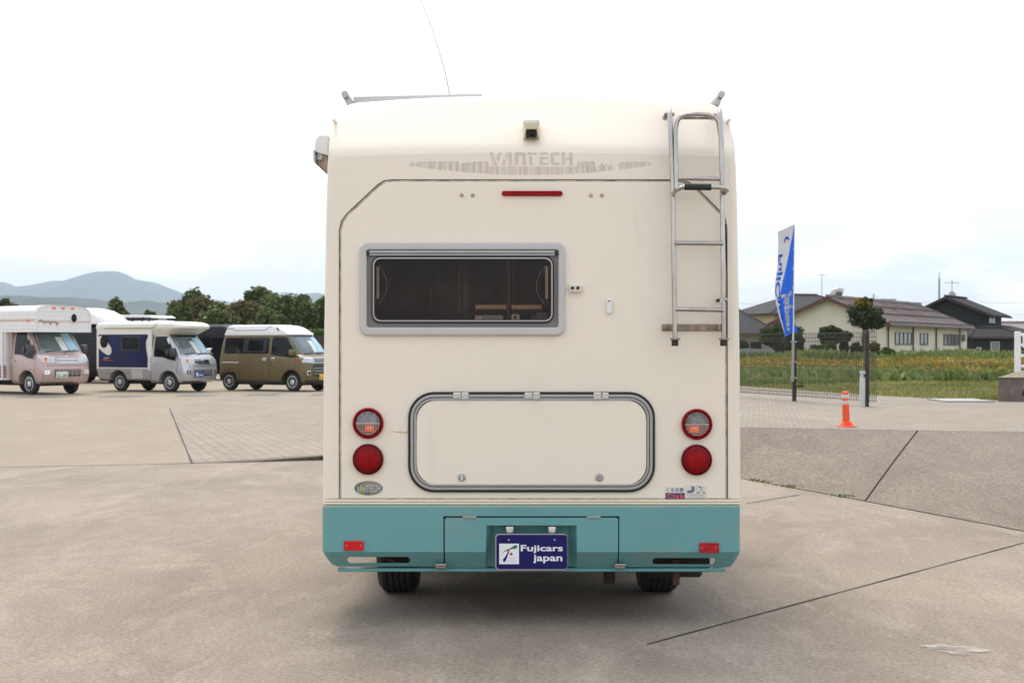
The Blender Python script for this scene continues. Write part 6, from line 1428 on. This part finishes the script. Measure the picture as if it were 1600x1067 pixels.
def gable_house(t, L, Wd, ze, zr, wallm, roofm, fas, oh=0.5, ridge_f=0.5, ze2=None, th=0.14):
    ze2 = ze if ze2 is None else ze2; yr_ = Wd*ridge_f
    b = MB(); b.add([(0,0,-0.5),(L,0,-0.5),(L,Wd,-0.5),(0,Wd,-0.5),(0,0,ze),(L,0,ze),(L,Wd,ze2),(0,Wd,ze2),(0,yr_,zr),(L,yr_,zr)],
        [(0,1,5,4),(1,2,6,9,5),(2,3,7,6),(3,0,4,8,7),(0,3,2,1),(4,5,9,8),(8,9,6,7)])
    b.build('wall', M[wallm], t)
    sl = (zr-ze)/yr_; sl2 = (zr-ze2)/(Wd-yr_); zf = ze-oh*sl; zk = ze2-oh*sl2
    r = MB(); e = 0.02
    r.hexa([(-oh,-oh,zf+e),(L+oh,-oh,zf+e),(L+oh,yr_,zr+e),(-oh,yr_,zr+e),(-oh,-oh,zf+th),(L+oh,-oh,zf+th),(L+oh,yr_,zr+th),(-oh,yr_,zr+th)])
    r.hexa([(-oh,yr_+0.001,zr+e),(L+oh,yr_+0.001,zr+e),(L+oh,Wd+oh,zk+e),(-oh,Wd+oh,zk+e),(-oh,yr_+0.001,zr+th),(L+oh,yr_+0.001,zr+th),(L+oh,Wd+oh,zk+th),(-oh,Wd+oh,zk+th)])
    ro = r.build('roof', M[roofm], t)
    f_ = MB(); g = 0.05
    f_.hexa([(-oh-g,-oh,zf-0.10),(-oh-0.002,-oh,zf-0.10),(-oh-0.002,yr_,zr-0.10),(-oh-g,yr_,zr-0.10),(-oh-g,-oh,zf+th+0.03),(-oh-0.002,-oh,zf+th+0.03),(-oh-0.002,yr_,zr+th+0.03),(-oh-g,yr_,zr+th+0.03)])
    f_.hexa([(-oh-g,yr_,zr-0.10),(-oh-0.002,yr_,zr-0.10),(-oh-0.002,Wd+oh,zk-0.10),(-oh-g,Wd+oh,zk-0.10),(-oh-g,yr_,zr+th+0.03),(-oh-0.002,yr_,zr+th+0.03),(-oh-0.002,Wd+oh,zk+th+0.03),(-oh-g,Wd+oh,zk+th+0.03)])
    f_.build('bargeboard', M[fas], ro)
    MB().box(-oh, L+oh, -oh-0.12, -oh-0.005, zf-0.06, zf+0.06).build('gutter', M[fas], ro)
    MB().box(-oh, L+oh, yr_-0.12, yr_+0.12, zr+th+0.01, zr+th+0.16).build('ridge_cap', M[roofm], ro)
    return ro
# cream long building
t = house_root('cream_building', 'long cream building with a brown metal roof and a wide gable end', 1383, 105, 59, cat='building')
ro = gable_house(t, 23.3, 8.2, 2.62, 4.35, 'creamwall', 'metalroof', 'fascia', 0.55)
for k in range(22):     # standing seams
    x = 0.1 + k*1.1; zf = 2.62-0.55*1.73/4.1
    MB().hexa([(x,-0.55,zf+0.14),(x+0.05,-0.55,zf+0.14),(x+0.05,4.0,4.33+0.12),(x,4.0,4.33+0.12),(x,-0.55,zf+0.20),(x+0.05,-0.55,zf+0.20),(x+0.05,4.0,4.33+0.19),(x,4.0,4.33+0.19)]).build('roof_seam', M['metalroof'], ro)
for u in (0.02, 0.36, 0.68):
    y = -0.5+u*4.5; z = 2.62+0.14+y*1.73/4.1
    for k in range(46): MB
    MB().box(-0.4, 23.6, y-0.04, y+0.04, z+0.02, z+0.12).build('snow_guard', M['fascia'], ro)
def along(px):      # distance along the long wall seen at a pixel column
    a = (px-800)/F; X0 = (1383-800)/F*105; c, s = math.cos(math.radians(59)), math.sin(math.radians(59))
    return (a*105-X0)/(c-a*s)
for x0, x1, z0, z1, n in ((1398,1424,519.5,538.5,4),(1437,1449,521,539,2),(1474,1497,522,539.5,4),(1502,1507,523,533,1)):
    a0, a1 = along(x0), along(x1); ym = 105+(a0+a1)/2*math.sin(math.radians(59)); s = F/ym
    window_at(t, 'side', a0, a1, HC-(z1-HOR)/s-Zg, HC-(z0-HOR)/s-Zg, 0, n)
for px_ in (1386,1425,1461,1498):
    a0 = along(px_); MB().tube([(a0,-0.10,-0.2),(a0,-0.10,2.3),(a0+0.2,-0.55,2.5)], 0.06, 6).build('downpipe', M['winframe'], t, smooth=50)
for px_, z in ((1438,0.55),(1465,0.55)):
    a0 = along(px_); MB().box(a0, a0+0.4, -0.25, -0.0, z, z+0.25).build('vent_hood', M['acwhite'], t, bevel=0.03)
for px_, w in ((1454,1.0),(1472,1.0),(1478,1.0),(1503,1.0)):
    a0 = along(px_); q_ = MB().box(a0, a0+w*1.6, -0.75, -0.40, -0.1, 0.62).build('outdoor_unit', M['acwhite'], t, bevel=0.03)
    MB().lathe([(0.22,0),(0.22,-0.02)], (a0+w*0.9,-0.755,0.28), (0,1,0), 16).build('unit_fan', M['darkplastic'], q_)
# galvanised elbow vent on the roof ridge
du = MB().tube([(1.2,4.2,3.9),(1.2,4.2,4.72),(1.25,4.05,4.92),(1.4,3.85,4.95),(1.5,3.6,4.85)], 0.30, 14); du.build('roof_vent', M['alu'], t, smooth=50)
# two storey beige house behind it
t = house_root('beige_house', 'two storey beige house with a grey tiled roof behind the flag', 1262, 128, 20, cat='house')
M['beige_w'] = M['beigewall']
bb = MB().box(-3.3, 6.6, 0, 7, -0.5, 4.0).build('wall', M['beigewall'], t)
def hip(t, x0, x1, y0, y1, ze, zr, oh, roofm, run=None):
    x0-=oh; x1+=oh; y0-=oh; y1+=oh; ym = (y0+y1)/2; d = run or (y1-y0)/2
    r = MB().add([(x0,y0,ze),(x1,y0,ze),(x1,y1,ze),(x0,y1,ze),(x0,y0,ze-0.12),(x1,y0,ze-0.12),(x1,y1,ze-0.12),(x0,y1,ze-0.12),(x0+d,ym,zr),(x1-d,ym,zr)],
        [(0,1,9,8),(1,2,9),(2,3,8,9),(3,0,8),(4,7,6,5),(0,4,5,1),(1,5,6,2),(2,6,7,3),(3,7,4,0)])
    ro = r.build('roof', M[roofm], t)
    MB().tube([(x0+d,ym,zr+0.02),(x1-d,ym,zr+0.02)], 0.14, 6).build('ridge_cap', M[roofm], ro)
    for a, b in (((x0,y0,ze),(x0+d,ym,zr)),((x1,y0,ze),(x1-d,ym,zr))): MB().tube([a, b], 0.09, 6).build('hip_cap', M[roofm], ro)
    MB().box(x0, x1, y0-0.1, y0-0.005, ze-0.16, ze-0.03).build('gutter', M['fascia'], ro)
    return ro
hip(t, -3.3, 6.6, 0, 7, 3.75, 5.45, 0.7, 'tilegrey')
window_at(t, 'side', -1.5, 0.1, 2.2, 3.3, 0, 2); window_at(t, 'side', 2.6, 4.2, 2.55, 3.3, 0, 2); window_at(t, 'side', -2.6, -1.6, 0.2, 1.3, 0, 1)
MB().box(-3.8, 2.4, -1.6, -0.0, 1.95, 2.10).build('lower_roof', M['tilegrey'], t); 
MB().box(0.2, 0.5, -0.06, -0.0, 2.1, 3.4).build('shutter', M['winframe'], t)
at_ = MB().tube([(3.6,3.5,5.3),(3.6,3.5,7.4)], 0.035, 6); at_.tube([(3.1,3.5,7.3),(4.1,3.5,7.3)], 0.02, 5); at_.build('tv_antenna', M['alu'], t)
# single storey tiled house at the left
t = house_root('tiled_house', 'low pale house with a grey tiled roof, next to the camper right side', 1150, 118, 4)
MB().box(-3, 2.9, 0, 6, -0.5, 2.05).build('wall', M['greywall'], t)
hip(t, -3, 2.9, 0, 6, 1.95, 3.9, 0.6, 'tilegrey', 2.6)
window_at(t, 'side', 1.15, 2.05, 0.65, 1.25, 0, 1, gm='darkglass')
t2 = root('field_tunnel', ((1185-800)/F*99, 99, Zg), 'low arched tunnel covered in silvery sheeting behind the fence', 'crop tunnel', None, math.radians(8), world_coords=False)
q = MB(); arc = [(-2.3,0),(-2.2,0.45),(-1.7,0.68),(-0.5,0.76),(0.8,0.70),(1.7,0.50),(2.1,0.22),(2.3,0)]
q.prism(arc, 0, 2.5); me = q.mesh(); me.transform(Matrix.Rotation(math.radians(90), 4, 'X')); me.transform(Matrix.Translation((0,2.5,0))); link('cover', me, mat('silver_sheeting',(0.42,0.43,0.46),0.35,metal=0.3,var=0.25,scale=5,stretch=(3,1,1),bump=0.8,bscale=6), t2, 30)
q = MB().lathe([(0.001,-0.1),(0.28,-0.1),(0.30,0),(0.28,0.05)], (-1.75,-0.05,0.32), (0,1,0), 18).build('dark_opening', M['black'], t2)
# black house
t = house_root('black_house', 'black two storey house with dark tiled gable roof', 1540, 135, 59)
ro = gable_house(t, 6.3, 5.6, 3.92, 5.35, 'blackwall', 'tiledark', 'tiledark', 0.75, 0.62, 4.35)
window_at(t, 'side', 1.2, 3.6, 3.05, 3.6, 0, 2, 'acwhite'); window_at(t, 'gable', 3.0, 3.6, 2.9, 3.6, 0, 1)
MB().box(-0.6, 9.5, -3.0, -0.02, -0.5, 1.9).build('annex_wall', M['blackwall'], t)
an = MB(); an.hexa([(-0.9,-3.5,1.85),(10,-3.5,1.85),(10,-0.01,2.75),(-0.9,-0.01,2.75),(-0.9,-3.5,2.0),(10,-3.5,2.0),(10,-0.01,2.9),(-0.9,-0.01,2.9)]); an.build('annex_roof', M['tiledark'], t)
pr = MB(); pr.hexa([(-1.3,-0.5,2.0),(-0.02,-0.5,2.6),(-0.02,3.4,2.6),(-1.3,3.4,2.0),(-1.3,-0.5,2.12),(-0.02,-0.5,2.72),(-0.02,3.4,2.72),(-1.3,3.4,2.12)]); pr.build('porch_roof', M['tiledark'], t)
MB().box(-1.0, -0.61, -2.6, -2.2, -0.5, 1.85).build('porch_post', M['blackwall'], t)
def wn(t, px0, px1, py0, py1, Y, dy=0.0, mats='acwhite', cam_face=True):
    pass
# windows of the annex that face the camera side
window_at(t, 'side', 1.0, 2.0, 0.5, 1.2, 0, 2, 'acwhite')
t3 = root('bay_window_wing', ((1544-800)/F*128, 128, Zg), 'black ground floor wing with a white framed bay window', 'house wing', None, math.radians(6), world_coords=False)
MB().box(-1.4, 3.2, 0, 4, -0.5, 1.75).build('wall', M['blackwall'], t3)
hip(t3, -1.4, 3.2, 0, 4, 1.72, 2.5, 0.4, 'tiledark', 1.5)
window_at(t3, 'side', 0.2, 1.0, 0.45, 1.30, 0, 1, 'acwhite'); window_at(t3, 'side', -1.1, -0.65, 0.3, 0.8, 0, 1, 'acwhite')
MB().box(-1.4, 3.2, -0.05, -0.005, -0.5, -0.32).build('plinth', M['greywall'], t3)
MB().box(0.1,1.1,-0.12,-0.0,0.30,0.44).build('window_sill', M['blackwall'], t3)
q_ = MB().box(2.3, 2.85, -0.45, -0.15, -0.45, 0.1).build('outdoor_unit', M['acwhite'], t3, bevel=0.02)
MB().lathe([(0.17,0),(0.17,-0.02)], (2.5,-0.455,-0.18), (0,1,0), 14).build('unit_fan', M['darkplastic'], q_)
# brown roofed house behind at the far right
t = house_root('brown_roof_house', 'low dark house with a brownish tiled roof at the right edge', 1592, 150, 10)
MB().box(-2.4, 8, 0, 6, -0.5, 2.0).build('wall', M['blackwall'], t); hip(t, -2.4, 8, 0, 6, 1.95, 3.35, 0.5, 'metalroof', 1.5)
t = house_root('far_tiled_house', 'distant dark tiled roof peeping above the cream building ridge', 1425, 190, 15)
MB().box(-1.5, 1.6, 0, 4, -0.5, 4.4).build('wall', M['blackwall'], t); hip(t, -1.5, 1.6, 0, 4, 4.35, 5.35, 0.7, 'tilegrey', 1.8)
# poles and antennas
def pole(px, ytop, Y, r, label, cat, extra=None, name='utility_pole', zb=Zg, m='skirt'):
    s = F/Y; h = HC-(ytop-HOR)/s-zb; t = root(name, ((px-800)/s, Y, zb), label, cat, None, world_coords=False)
    MB().tube([(0,0,-0.3),(0,0,h)], [r*1.15, r*0.8], 8).build('pole', M[m], t, smooth=50)
    if extra: extra(t, h)
    return t
def dish(t, h):
    MB().lathe([(0.001,0),(0.30,0.05),(0.36,0.10),(0.36,0.13)], (-0.05,-0.1,h-1.55), (0.2,-1,0.3), 16).build('dish', M['skirt'], t, smooth=50)
    MB().tube([(-0.7,0,h-0.35),(0.7,0,h-0.35)], 0.03, 5).build('antenna_arm', M['skirt'], t)
    for k in range(5): MB().tube([(-0.5+k*0.25,-0.25,h-0.35),(-0.5+k*0.25,0.25,h-0.30)], 0.015, 4).build('antenna_rod', M['skirt'], t)
pole(1467.5, 436, 180, 0.15, 'concrete utility pole rising behind the cream building roof', 'pole', lambda t, h: MB().tube([(0,0,h-0.1),(0,0,h+0.9)], 0.06, 5).build('pole_tip', M['skirt'], t))
pole(1487.5, 436, 140, 0.045, 'thin antenna mast with a dish above the black house', 'antenna', dish, 'antenna_mast')
pole(1365, 459, 170, 0.10, 'slim utility pole with a crossarm behind the garden tree', 'pole', lambda t, h: MB().box(-0.1, 2.6, -0.05, 0.05, h-0.75, h-0.6).build('crossarm', M['skirt'], t))
def wire(pa, pb, Y, sag, label):
    a, b = AT(pa[0], pa[1], Y), AT(pb[0], pb[1], Y); P = [a.lerp(b, k/14) - Vector((0,0,sag*4*(k/14)*(1-k/14))) for k in range(15)]
    o = MB().tube(P, 0.016, 4).build('overhead_wire', M['skirt']); props(o, label, 'wire', 'overhead wires on the right')
wire((1365,463),(1467,442+30),172,0.3,'faint wire sagging from the slim pole towards the utility pole')
wire((1530,472),(1760,455),178,0.6,'overhead wire leaving the right edge above the black house roof')
wire((1100,470),(1365,466),172,0.6,'faint wire crossing behind the flag and the beige house')
wire((1560,490),(1760,484),178,0.3,'lower overhead wire at the right edge')

# ================================================================== things on the forecourt
M['fencepost'] = mat('dark_brown_post_coating', (0.035,0.026,0.022), 0.5, var=0.15)
M['fencewire'] = mat('dark_brown_wire_coating', (0.03,0.024,0.02), 0.5, var=0.15)
gp = [G(1354,635.5,H), G(1241,627,H)]
dv = gp[1]-gp[0]; gp.append(gp[1]+dv); gp.append(gp[1]+dv*2)
t = root('mesh_fence', tuple(gp[0]), 'dark brown wire mesh fence with square posts across the forecourt', 'fence')
for i, p in enumerate(gp):
    MB().box(p.x-0.032, p.x+0.032, p.y-0.032, p.y+0.032, H, H+(1.19 if i == 0 else 1.13)).build('post', M['fencepost'], t, bevel=0.006)
p = gp[1]; MB().box(p.x+0.03, p.x+0.16, p.y-0.015, p.y+0.015, H+0.24, H+0.28).build('post_bracket', M['fencepost'], t)
def panel(a, b):
    d = (b-a); n = int(d.length/0.05); w = MB(); u = d.normalized(); nrm = Vector((-u.y,u.x,0))*0.05
    for k in range(n+1):
        q = a + u*(k*0.05); w.tube([q+Vector((0,0,0.08)), q+Vector((0,0,1.17))], 0.0036, 4, cap=False)
    for z in (0.10,0.16,0.55,0.62,1.02,1.08): w.tube([a+Vector((0,0,z)), b+Vector((0,0,z))], 0.0038, 4, cap=False)
    w.tube([a+nrm+Vector((0,0,1.15)), b+nrm+Vector((0,0,1.15))], 0.0031, 4, cap=False)
    o = w.build('mesh_panel', M['fencewire'], t); o['kind'] = 'stuff'
off = Vector((0,0,0))
for a, b in zip(gp, gp[1:]): panel(a + (b-a)*0.0, b)
panel(gp[0] - dv*0.12, gp[0])
# metal bollard
t = root('steel_bollard', tuple(G(1347.5,636,H)), 'short grey steel bollard standing beside the end fence post', 'bollard')
g = G(1347.5,636,H); MB().lathe([(0.042,0),(0.042,0.43),(0.036,0.45),(0.036,0.51),(0.045,0.52),(0.045,0.56)], g, (0,0,1), 18).build('tube', M['greyframe'], t, smooth=40)
MB().box(g.x+0.01, g.x+0.03, g.y-0.05, g.y-0.03, H+0.47, H+0.50).build('lock', M['black'], t)
# orange delineator
g = G(1323,667,H)
t = root('traffic_post', (g.x, g.y, g.z), 'orange flexible traffic post with two silver bands', 'traffic post')
pt = MB().lathe([(0.046,0.03),(0.043,0.10),(0.040,0.20),(0.040,0.395),(0.038,0.41),(0.025,0.415)], (g.x-0.005,g.y,g.z), (-0.03,0,1), 24).build('post', M['orange'], t, smooth=40)
MB().lathe([(0.118,0.0),(0.116,0.016),(0.085,0.024),(0.075,0.026),(0.073,0.04),(0.062,0.045),(0.060,0.06),(0.048,0.066)], g, (0,0,1), 28).build('base', M['orange'], t, smooth=35)
for z0, z1 in ((0.265,0.308),(0.335,0.378)): MB().lathe([(0.0405,z0),(0.0415,z0+0.003),(0.0415,z1-0.003),(0.0405,z1)], (g.x-0.005,g.y,g.z), (-0.03,0,1), 24).build('reflective_band', M['reflband'], t, smooth=35)
# white road marks on the forecourt
for a_, b_, w_ in (((1160,645.5),(1172,645.5),0.03),((1240,645),(1256,645),0.01)):
    p, q = G(*a_, H), G(*b_, H); s_ = sheet('painted_mark', [(p.x,p.y,H+0.012),(q.x,q.y,H+0.012),(q.x,q.y+0.18,H+0.012),(p.x,p.y+0.18,H+0.012)], 0, M['stain'])
g0 = G(1472,628.2,H); g1 = G(1545,628,H)
o = MB().box(g0.x, g1.x, g0.y-0.25, g0.y+0.9, H+0.006, H+0.03).build('ditch_cover', M['skirt']); props(o, 'flat pale concrete ditch cover at the edge of the mown grass', 'ditch cover')
# concrete block with the white railing
g = G(1559.5,627.5,H); Yb = g.y
t = root('concrete_wall_block', (g.x, g.y, H), 'low dark weathered concrete wall block at the right edge', 'low wall')
zt = HC-(590-HOR)/F*Yb
MB().hexa([(g.x,g.y,H-0.05),(g.x+6,g.y-0.6,H-0.05),(g.x+6,g.y+3,H-0.05),(g.x+1.1,g.y+2.5,H-0.05),(g.x,g.y,zt),(g.x+6,g.y-0.6,zt),(g.x+6,g.y+3,zt),(g.x+1.1,g.y+2.5,zt)]).build('block', M['block'], t, bevel=0.015)
MB().hexa([(g.x-0.02,g.y-0.03,zt+0.002),(g.x+6,g.y-0.63,zt+0.002),(g.x+6,g.y+3,zt+0.002),(g.x+1.08,g.y+2.5,zt+0.002),(g.x+0.4,g.y+0.3,zt+0.09),(g.x+6,g.y-0.2,zt+0.09),(g.x+6,g.y+2.8,zt+0.09),(g.x+1.3,g.y+2.3,zt+0.09)]).build('cap', M['apron'], t)
MB().box(g.x+0.40, g.x+0.62, g.y-0.055, g.y-0.02, H+0.10, H+0.20).build('drain_hole', M['black'], t)
t = root('white_railing', (g.x+0.28, g.y+0.5, zt), 'white tubular railing with a red and white sign on the concrete block', 'railing')
x0 = (1590-800)/F*(Yb+0.5); yy = Yb+0.5; ztp = HC-(518-HOR)/F*yy
MB().box(x0-0.045, x0+0.045, yy-0.045, yy+0.045, zt, ztp).build('post', M['white'], t, bevel=0.01)
MB().box(x0+1.45, x0+1.54, yy-0.045, yy+0.045, zt, ztp).build('post', M['white'], t, bevel=0.01)
for py_ in (523,539,556,572.5):
    z = HC-(py_-HOR)/F*yy; MB().tube([(x0,yy,z),(x0+1.5,yy,z)], 0.026, 10).build('rail', M['white'], t, smooth=50)
za = HC-(543-HOR)/F*yy; zb_ = HC-(521.5-HOR)/F*yy
sg = MB().box(x0+0.07, x0+0.33, yy-0.06, yy-0.05, za, zb_).build('sign', M['whitebright'], t)
q = curve_plate([circ(x0+0.135,zb_-0.06,0.042,20), circ(x0+0.135,zb_-0.06,0.028,20)], 0.002); q.transform(Matrix.Translation((0,yy-0.063,0))); link('sign_mark', q, M['redprint'], sg)
MB().box(x0+0.09, x0+0.30, yy-0.063, yy-0.0605, za+0.05, za+0.10).build('sign_mark', M['redprint'], sg)
MB().box(x0+0.09, x0+0.12, yy-0.063, yy-0.0605, za+0.11, za+0.14).build('sign_mark', M['redprint'], sg)
# plank fence behind the parked vans
YF = 70.0; t = root('plank_fence', ((500-800)/F*YF, YF, 0), 'dark brown upright plank fence behind the olive van', 'fence')
M['plank'] = mat('dark_brown_plank', (0.045,0.03,0.025), 0.7, var=0.3, scale=2, stretch=(1,1,0.2))
xx = (455-800)/F*YF; k = 0; rnd = random.Random(8)
while xx < (620-800)/F*YF:
    MB().box(xx, xx+0.17, YF-rnd.uniform(0,.02), YF+0.03, 0.03, 1.88+rnd.uniform(-.01,.01)).build('plank', M['plank'], t); xx += 0.19
for z in (0.4, 1.5): MB().box((455-800)/F*YF, (620-800)/F*YF, YF+0.032, YF+0.08, z, z+0.09).build('fence_rail', M['plank'], t)
o = link('grass_bank', leaf_mesh(np.stack([rng.uniform(-12.5,-4,9000), rng.uniform(72,76,9000), 1.75+rng.random(9000)*0.45], 1), 0.22, rnd=None), LEAF['lime']); props(o, 'strip of bright grass above the plank fence', 'grass', None, 'stuff')
o = MB().hexa([(-14,71.5,-0.05),(-3,71.5,-0.05),(-3,78,-0.05),(-14,78,-0.05),(-14,72,1.8),(-3,72,1.8),(-3,78,1.9),(-14,78,1.9)]).build('earth_bank', M['soil']); o['kind'] = 'structure'
t = root('roof_stand_in_board', ((480-800)/F*66, 66, 0), 'plain white board standing in for a vehicle roof just left of the plank fence', 'board')  # board on posts put in place of a white vehicle roof
a = AT(472,527,66); b = AT(489.5,520,66); MB().box(a.x, b.x, 66, 66.06, a.z, b.z).build('panel', M['white'], t, bevel=0.006)
for x_ in (a.x+0.05, b.x-0.05): MB().box(x_-0.03, x_+0.03, 66.065, 66.12, 0, b.z-0.02).build('post', M['greyframe'], t)

# ================================================================== banner flag
pb_ = gp[1] + Vector((-0.055, -0.06, 0)); Yf = pb_.y
pxf = 1240.0
t = root('banner_flag', (pb_.x, pb_.y, H), 'tall blue and white banner flag tied to the fence post', 'flag')
def FP(px, py): return AT(px, py, Yf)
MB().tube([FP(1238.5,596), FP(1239.5,531)], 0.024, 10).build('lower_pole', M['skirt'], t, smooth=50)
MB().tube([FP(1239.3,545), FP(1240,440), FP(1241.3,349)], [0.014,0.012,0.009], 8).build('pole', M['white'], t, smooth=50)
MB().tube([FP(1242.5,348.5), FP(1228,355), FP(1215.5,362)], 0.005, 6).build('crossbar', M['alu'], t, smooth=50)
for y_ in (534, 565.5, 590.5):
    a = FP(1237.5, y_); MB().box(a.x-0.02, a.x+0.085, a.y-0.03, a.y+0.05, a.z-0.012, a.z+0.012).build('clamp', M['alu'], t, bevel=0.003)
# cloth: u from the pole outwards, v from top to bottom; runs to the left and away from the viewer
lx = [(0.0,1215.5,362),(0.12,1216,381),(0.25,1215.8,400),(0.4,1214,422),(0.5,1211.5,440),(0.6,1210.8,458),(0.7,1213,475),(0.8,1217,492),(0.9,1222,509),(1.0,1227,525)]
rx = [(0.0,1241,351),(0.25,1240.3,395),(0.5,1239.5,437),(0.75,1238.7,478),(1.0,1237.8,520)]
def interp(T, v):
    for a, b in zip(T, T[1:]):
        if a[0] <= v <= b[0]:
            f_ = (v-a[0])/(b[0]-a[0]); return [a[i]+(b[i]-a[i])*f_ for i in (1, 2)]
    return list(T[-1][1:])
def cloth(u, v, lift=0.0):
    a = interp(rx, v); b = interp(lx, v); px = a[0]+(b[0]-a[0])*u; py = a[1]+(b[1]-a[1])*u
    dep = 0.50*u + 0.05*math.sin(u*7+v*5)*u + 0.06*math.sin(v*6)*u
    Y = Yf - 0.02 + dep; p = AT(px, py, Y)
    if lift: p += Vector((-0.75*lift, -0.66*lift, 0))
    return p
def bnd(v):     # blue share measured from the pole
    T = [(0.0,0.0),(0.06,0.06),(0.2,0.25),(0.35,0.42),(0.5,0.58),(0.65,0.74),(0.75,0.82),(0.85,0.90),(1.0,0.93)]
    for a, b in zip(T, T[1:]):
        if a[0] <= v <= b[0]: return a[1]+(b[1]-a[1])*(v-a[0])/(b[0]-a[0])
def cloth_part(name, f0, f1, m, par, th=0.003):
    V, Fc = [], []; nu, nv = 14, 48
    for s in (0, th):
        for j in range(nv+1):
            v = j/nv; a, b = f0(v), f1(v)
            for i in range(nu+1): V.append(tuple(cloth(a+(b-a)*i/nu, v, s)))
    n1 = (nu+1)*(nv+1)
    for j in range(nv):
        for i in range(nu):
            a = j*(nu+1)+i; Fc.append((a, a+1, a+nu+2, a+nu+1)); Fc.append((n1+a, n1+a+nu+1, n1+a+nu+2, n1+a+1))
    me = bpy.data.meshes.new(name); me.from_pydata(V, [], Fc); me.update(); return link(name, me, m, par, 60)
M['flagwhite'] = mat('white_banner_cloth', (0.74,0.74,0.77), 0.8, var=0.03); M['flagblue'] = mat('blue_banner_cloth', (0.045,0.22,0.78), 0.7, var=0.06)
for k_ in ('flagwhite','flagblue'):
    m_ = M[k_]; t_ = m_.node_tree; b_ = t_.nodes['Principled BSDF']; b_.inputs['Specular IOR Level'].default_value = 0.1
    tr_ = t_.nodes.new('ShaderNodeBsdfTranslucent'); src = b_.inputs['Base Color'].links[0].from_socket; t_.links.new(src, tr_.inputs[0])
    mx_ = t_.nodes.new('ShaderNodeMixShader'); mx_.inputs[0].default_value = 0.4; t_.links.new(b_.outputs[0], mx_.inputs[1]); t_.links.new(tr_.outputs[0], mx_.inputs[2]); t_.links.new(mx_.outputs[0], t_.nodes['Material Output'].inputs['Surface'])
ban = cloth_part('white_cloth', lambda v: bnd(v), lambda v: 1.0, M['flagwhite'], t); cloth_part('blue_cloth', lambda v: 0.0, lambda v: max(bnd(v)-0.002, 0.001), M['flagblue'], t)
def cloth_text(s, u0, u1, v0, v1, m, bold=0.02, slant=0.0):
    """mirrored lettering that runs down the cloth"""
    me = text_mesh(s, (0, 1, 0, 1), 0.0005, bold)
    bm = bmesh.new(); bm.from_mesh(me)
    bmesh.ops.subdivide_edges(bm, edges=[e for e in bm.edges if e.calc_length() > 0.1], cuts=1)
    bm.to_mesh(me); bm.free()
    for vv in me.vertices:
        v = v0+(v1-v0)*vv.co.x; u = u0+(u1-u0)*vv.co.z + slant*vv.co.x; vv.co = cloth(min(max(u, 0.01), 0.99), min(v, 0.995), 0.006)
    link('banner_lettering', me, m, t)
cloth_text('FujiCars', 0.62, 0.98, 0.24, 0.86, M['flagblue'], 0.03, 0.0)
cloth_text('Japan', 0.04, 0.64, 0.60, 0.97, M['flagwhite'], 0.05, 0.10)
cloth_text('(', 0.30, 0.62, 0.08, 0.13, M['flagblue'], 0.05); 
me = MB().lathe([(0.018,0),(0.018,-0.004)], cloth(0.55, 0.125, 0.006), (0.75,0.66,0), 12).build('banner_mark', M['redprint'], t)
# loose corner blowing past the pole
MB().add([tuple(FP(1238,497)), tuple(FP(1248.5,518)+Vector((0,0.05,0))), tuple(FP(1243,521)+Vector((0,0.08,0))), tuple(FP(1236.5,520)), tuple(FP(1238,497)+Vector((0,0.004,0))), tuple(FP(1248.5,518)+Vector((0,0.054,0))), tuple(FP(1243,521)+Vector((0,0.084,0))), tuple(FP(1236.5,520)+Vector((0,0.004,0)))],[(0,1,2,3),(7,6,5,4)]).build('loose_corner', M['flagblue'], t)
cloth_tail = MB().add([tuple(cloth(0.0,0.99)), tuple(cloth(0.95,0.99)), tuple(FP(1229,526.5)+Vector((0,.3,0))), tuple(FP(1233,524)+Vector((0,.1,0)))], [(0,1,2,3)]).build('hem', M['flagblue'], t)
for v in (0.22, 0.40, 0.58, 0.76): a = cloth(0, v); MB().box(a.x-0.01, a.x+0.02, a.y-0.012, a.y+0.02, a.z-0.008, a.z+0.008).build('flag_loop', M['whitebright'], t)
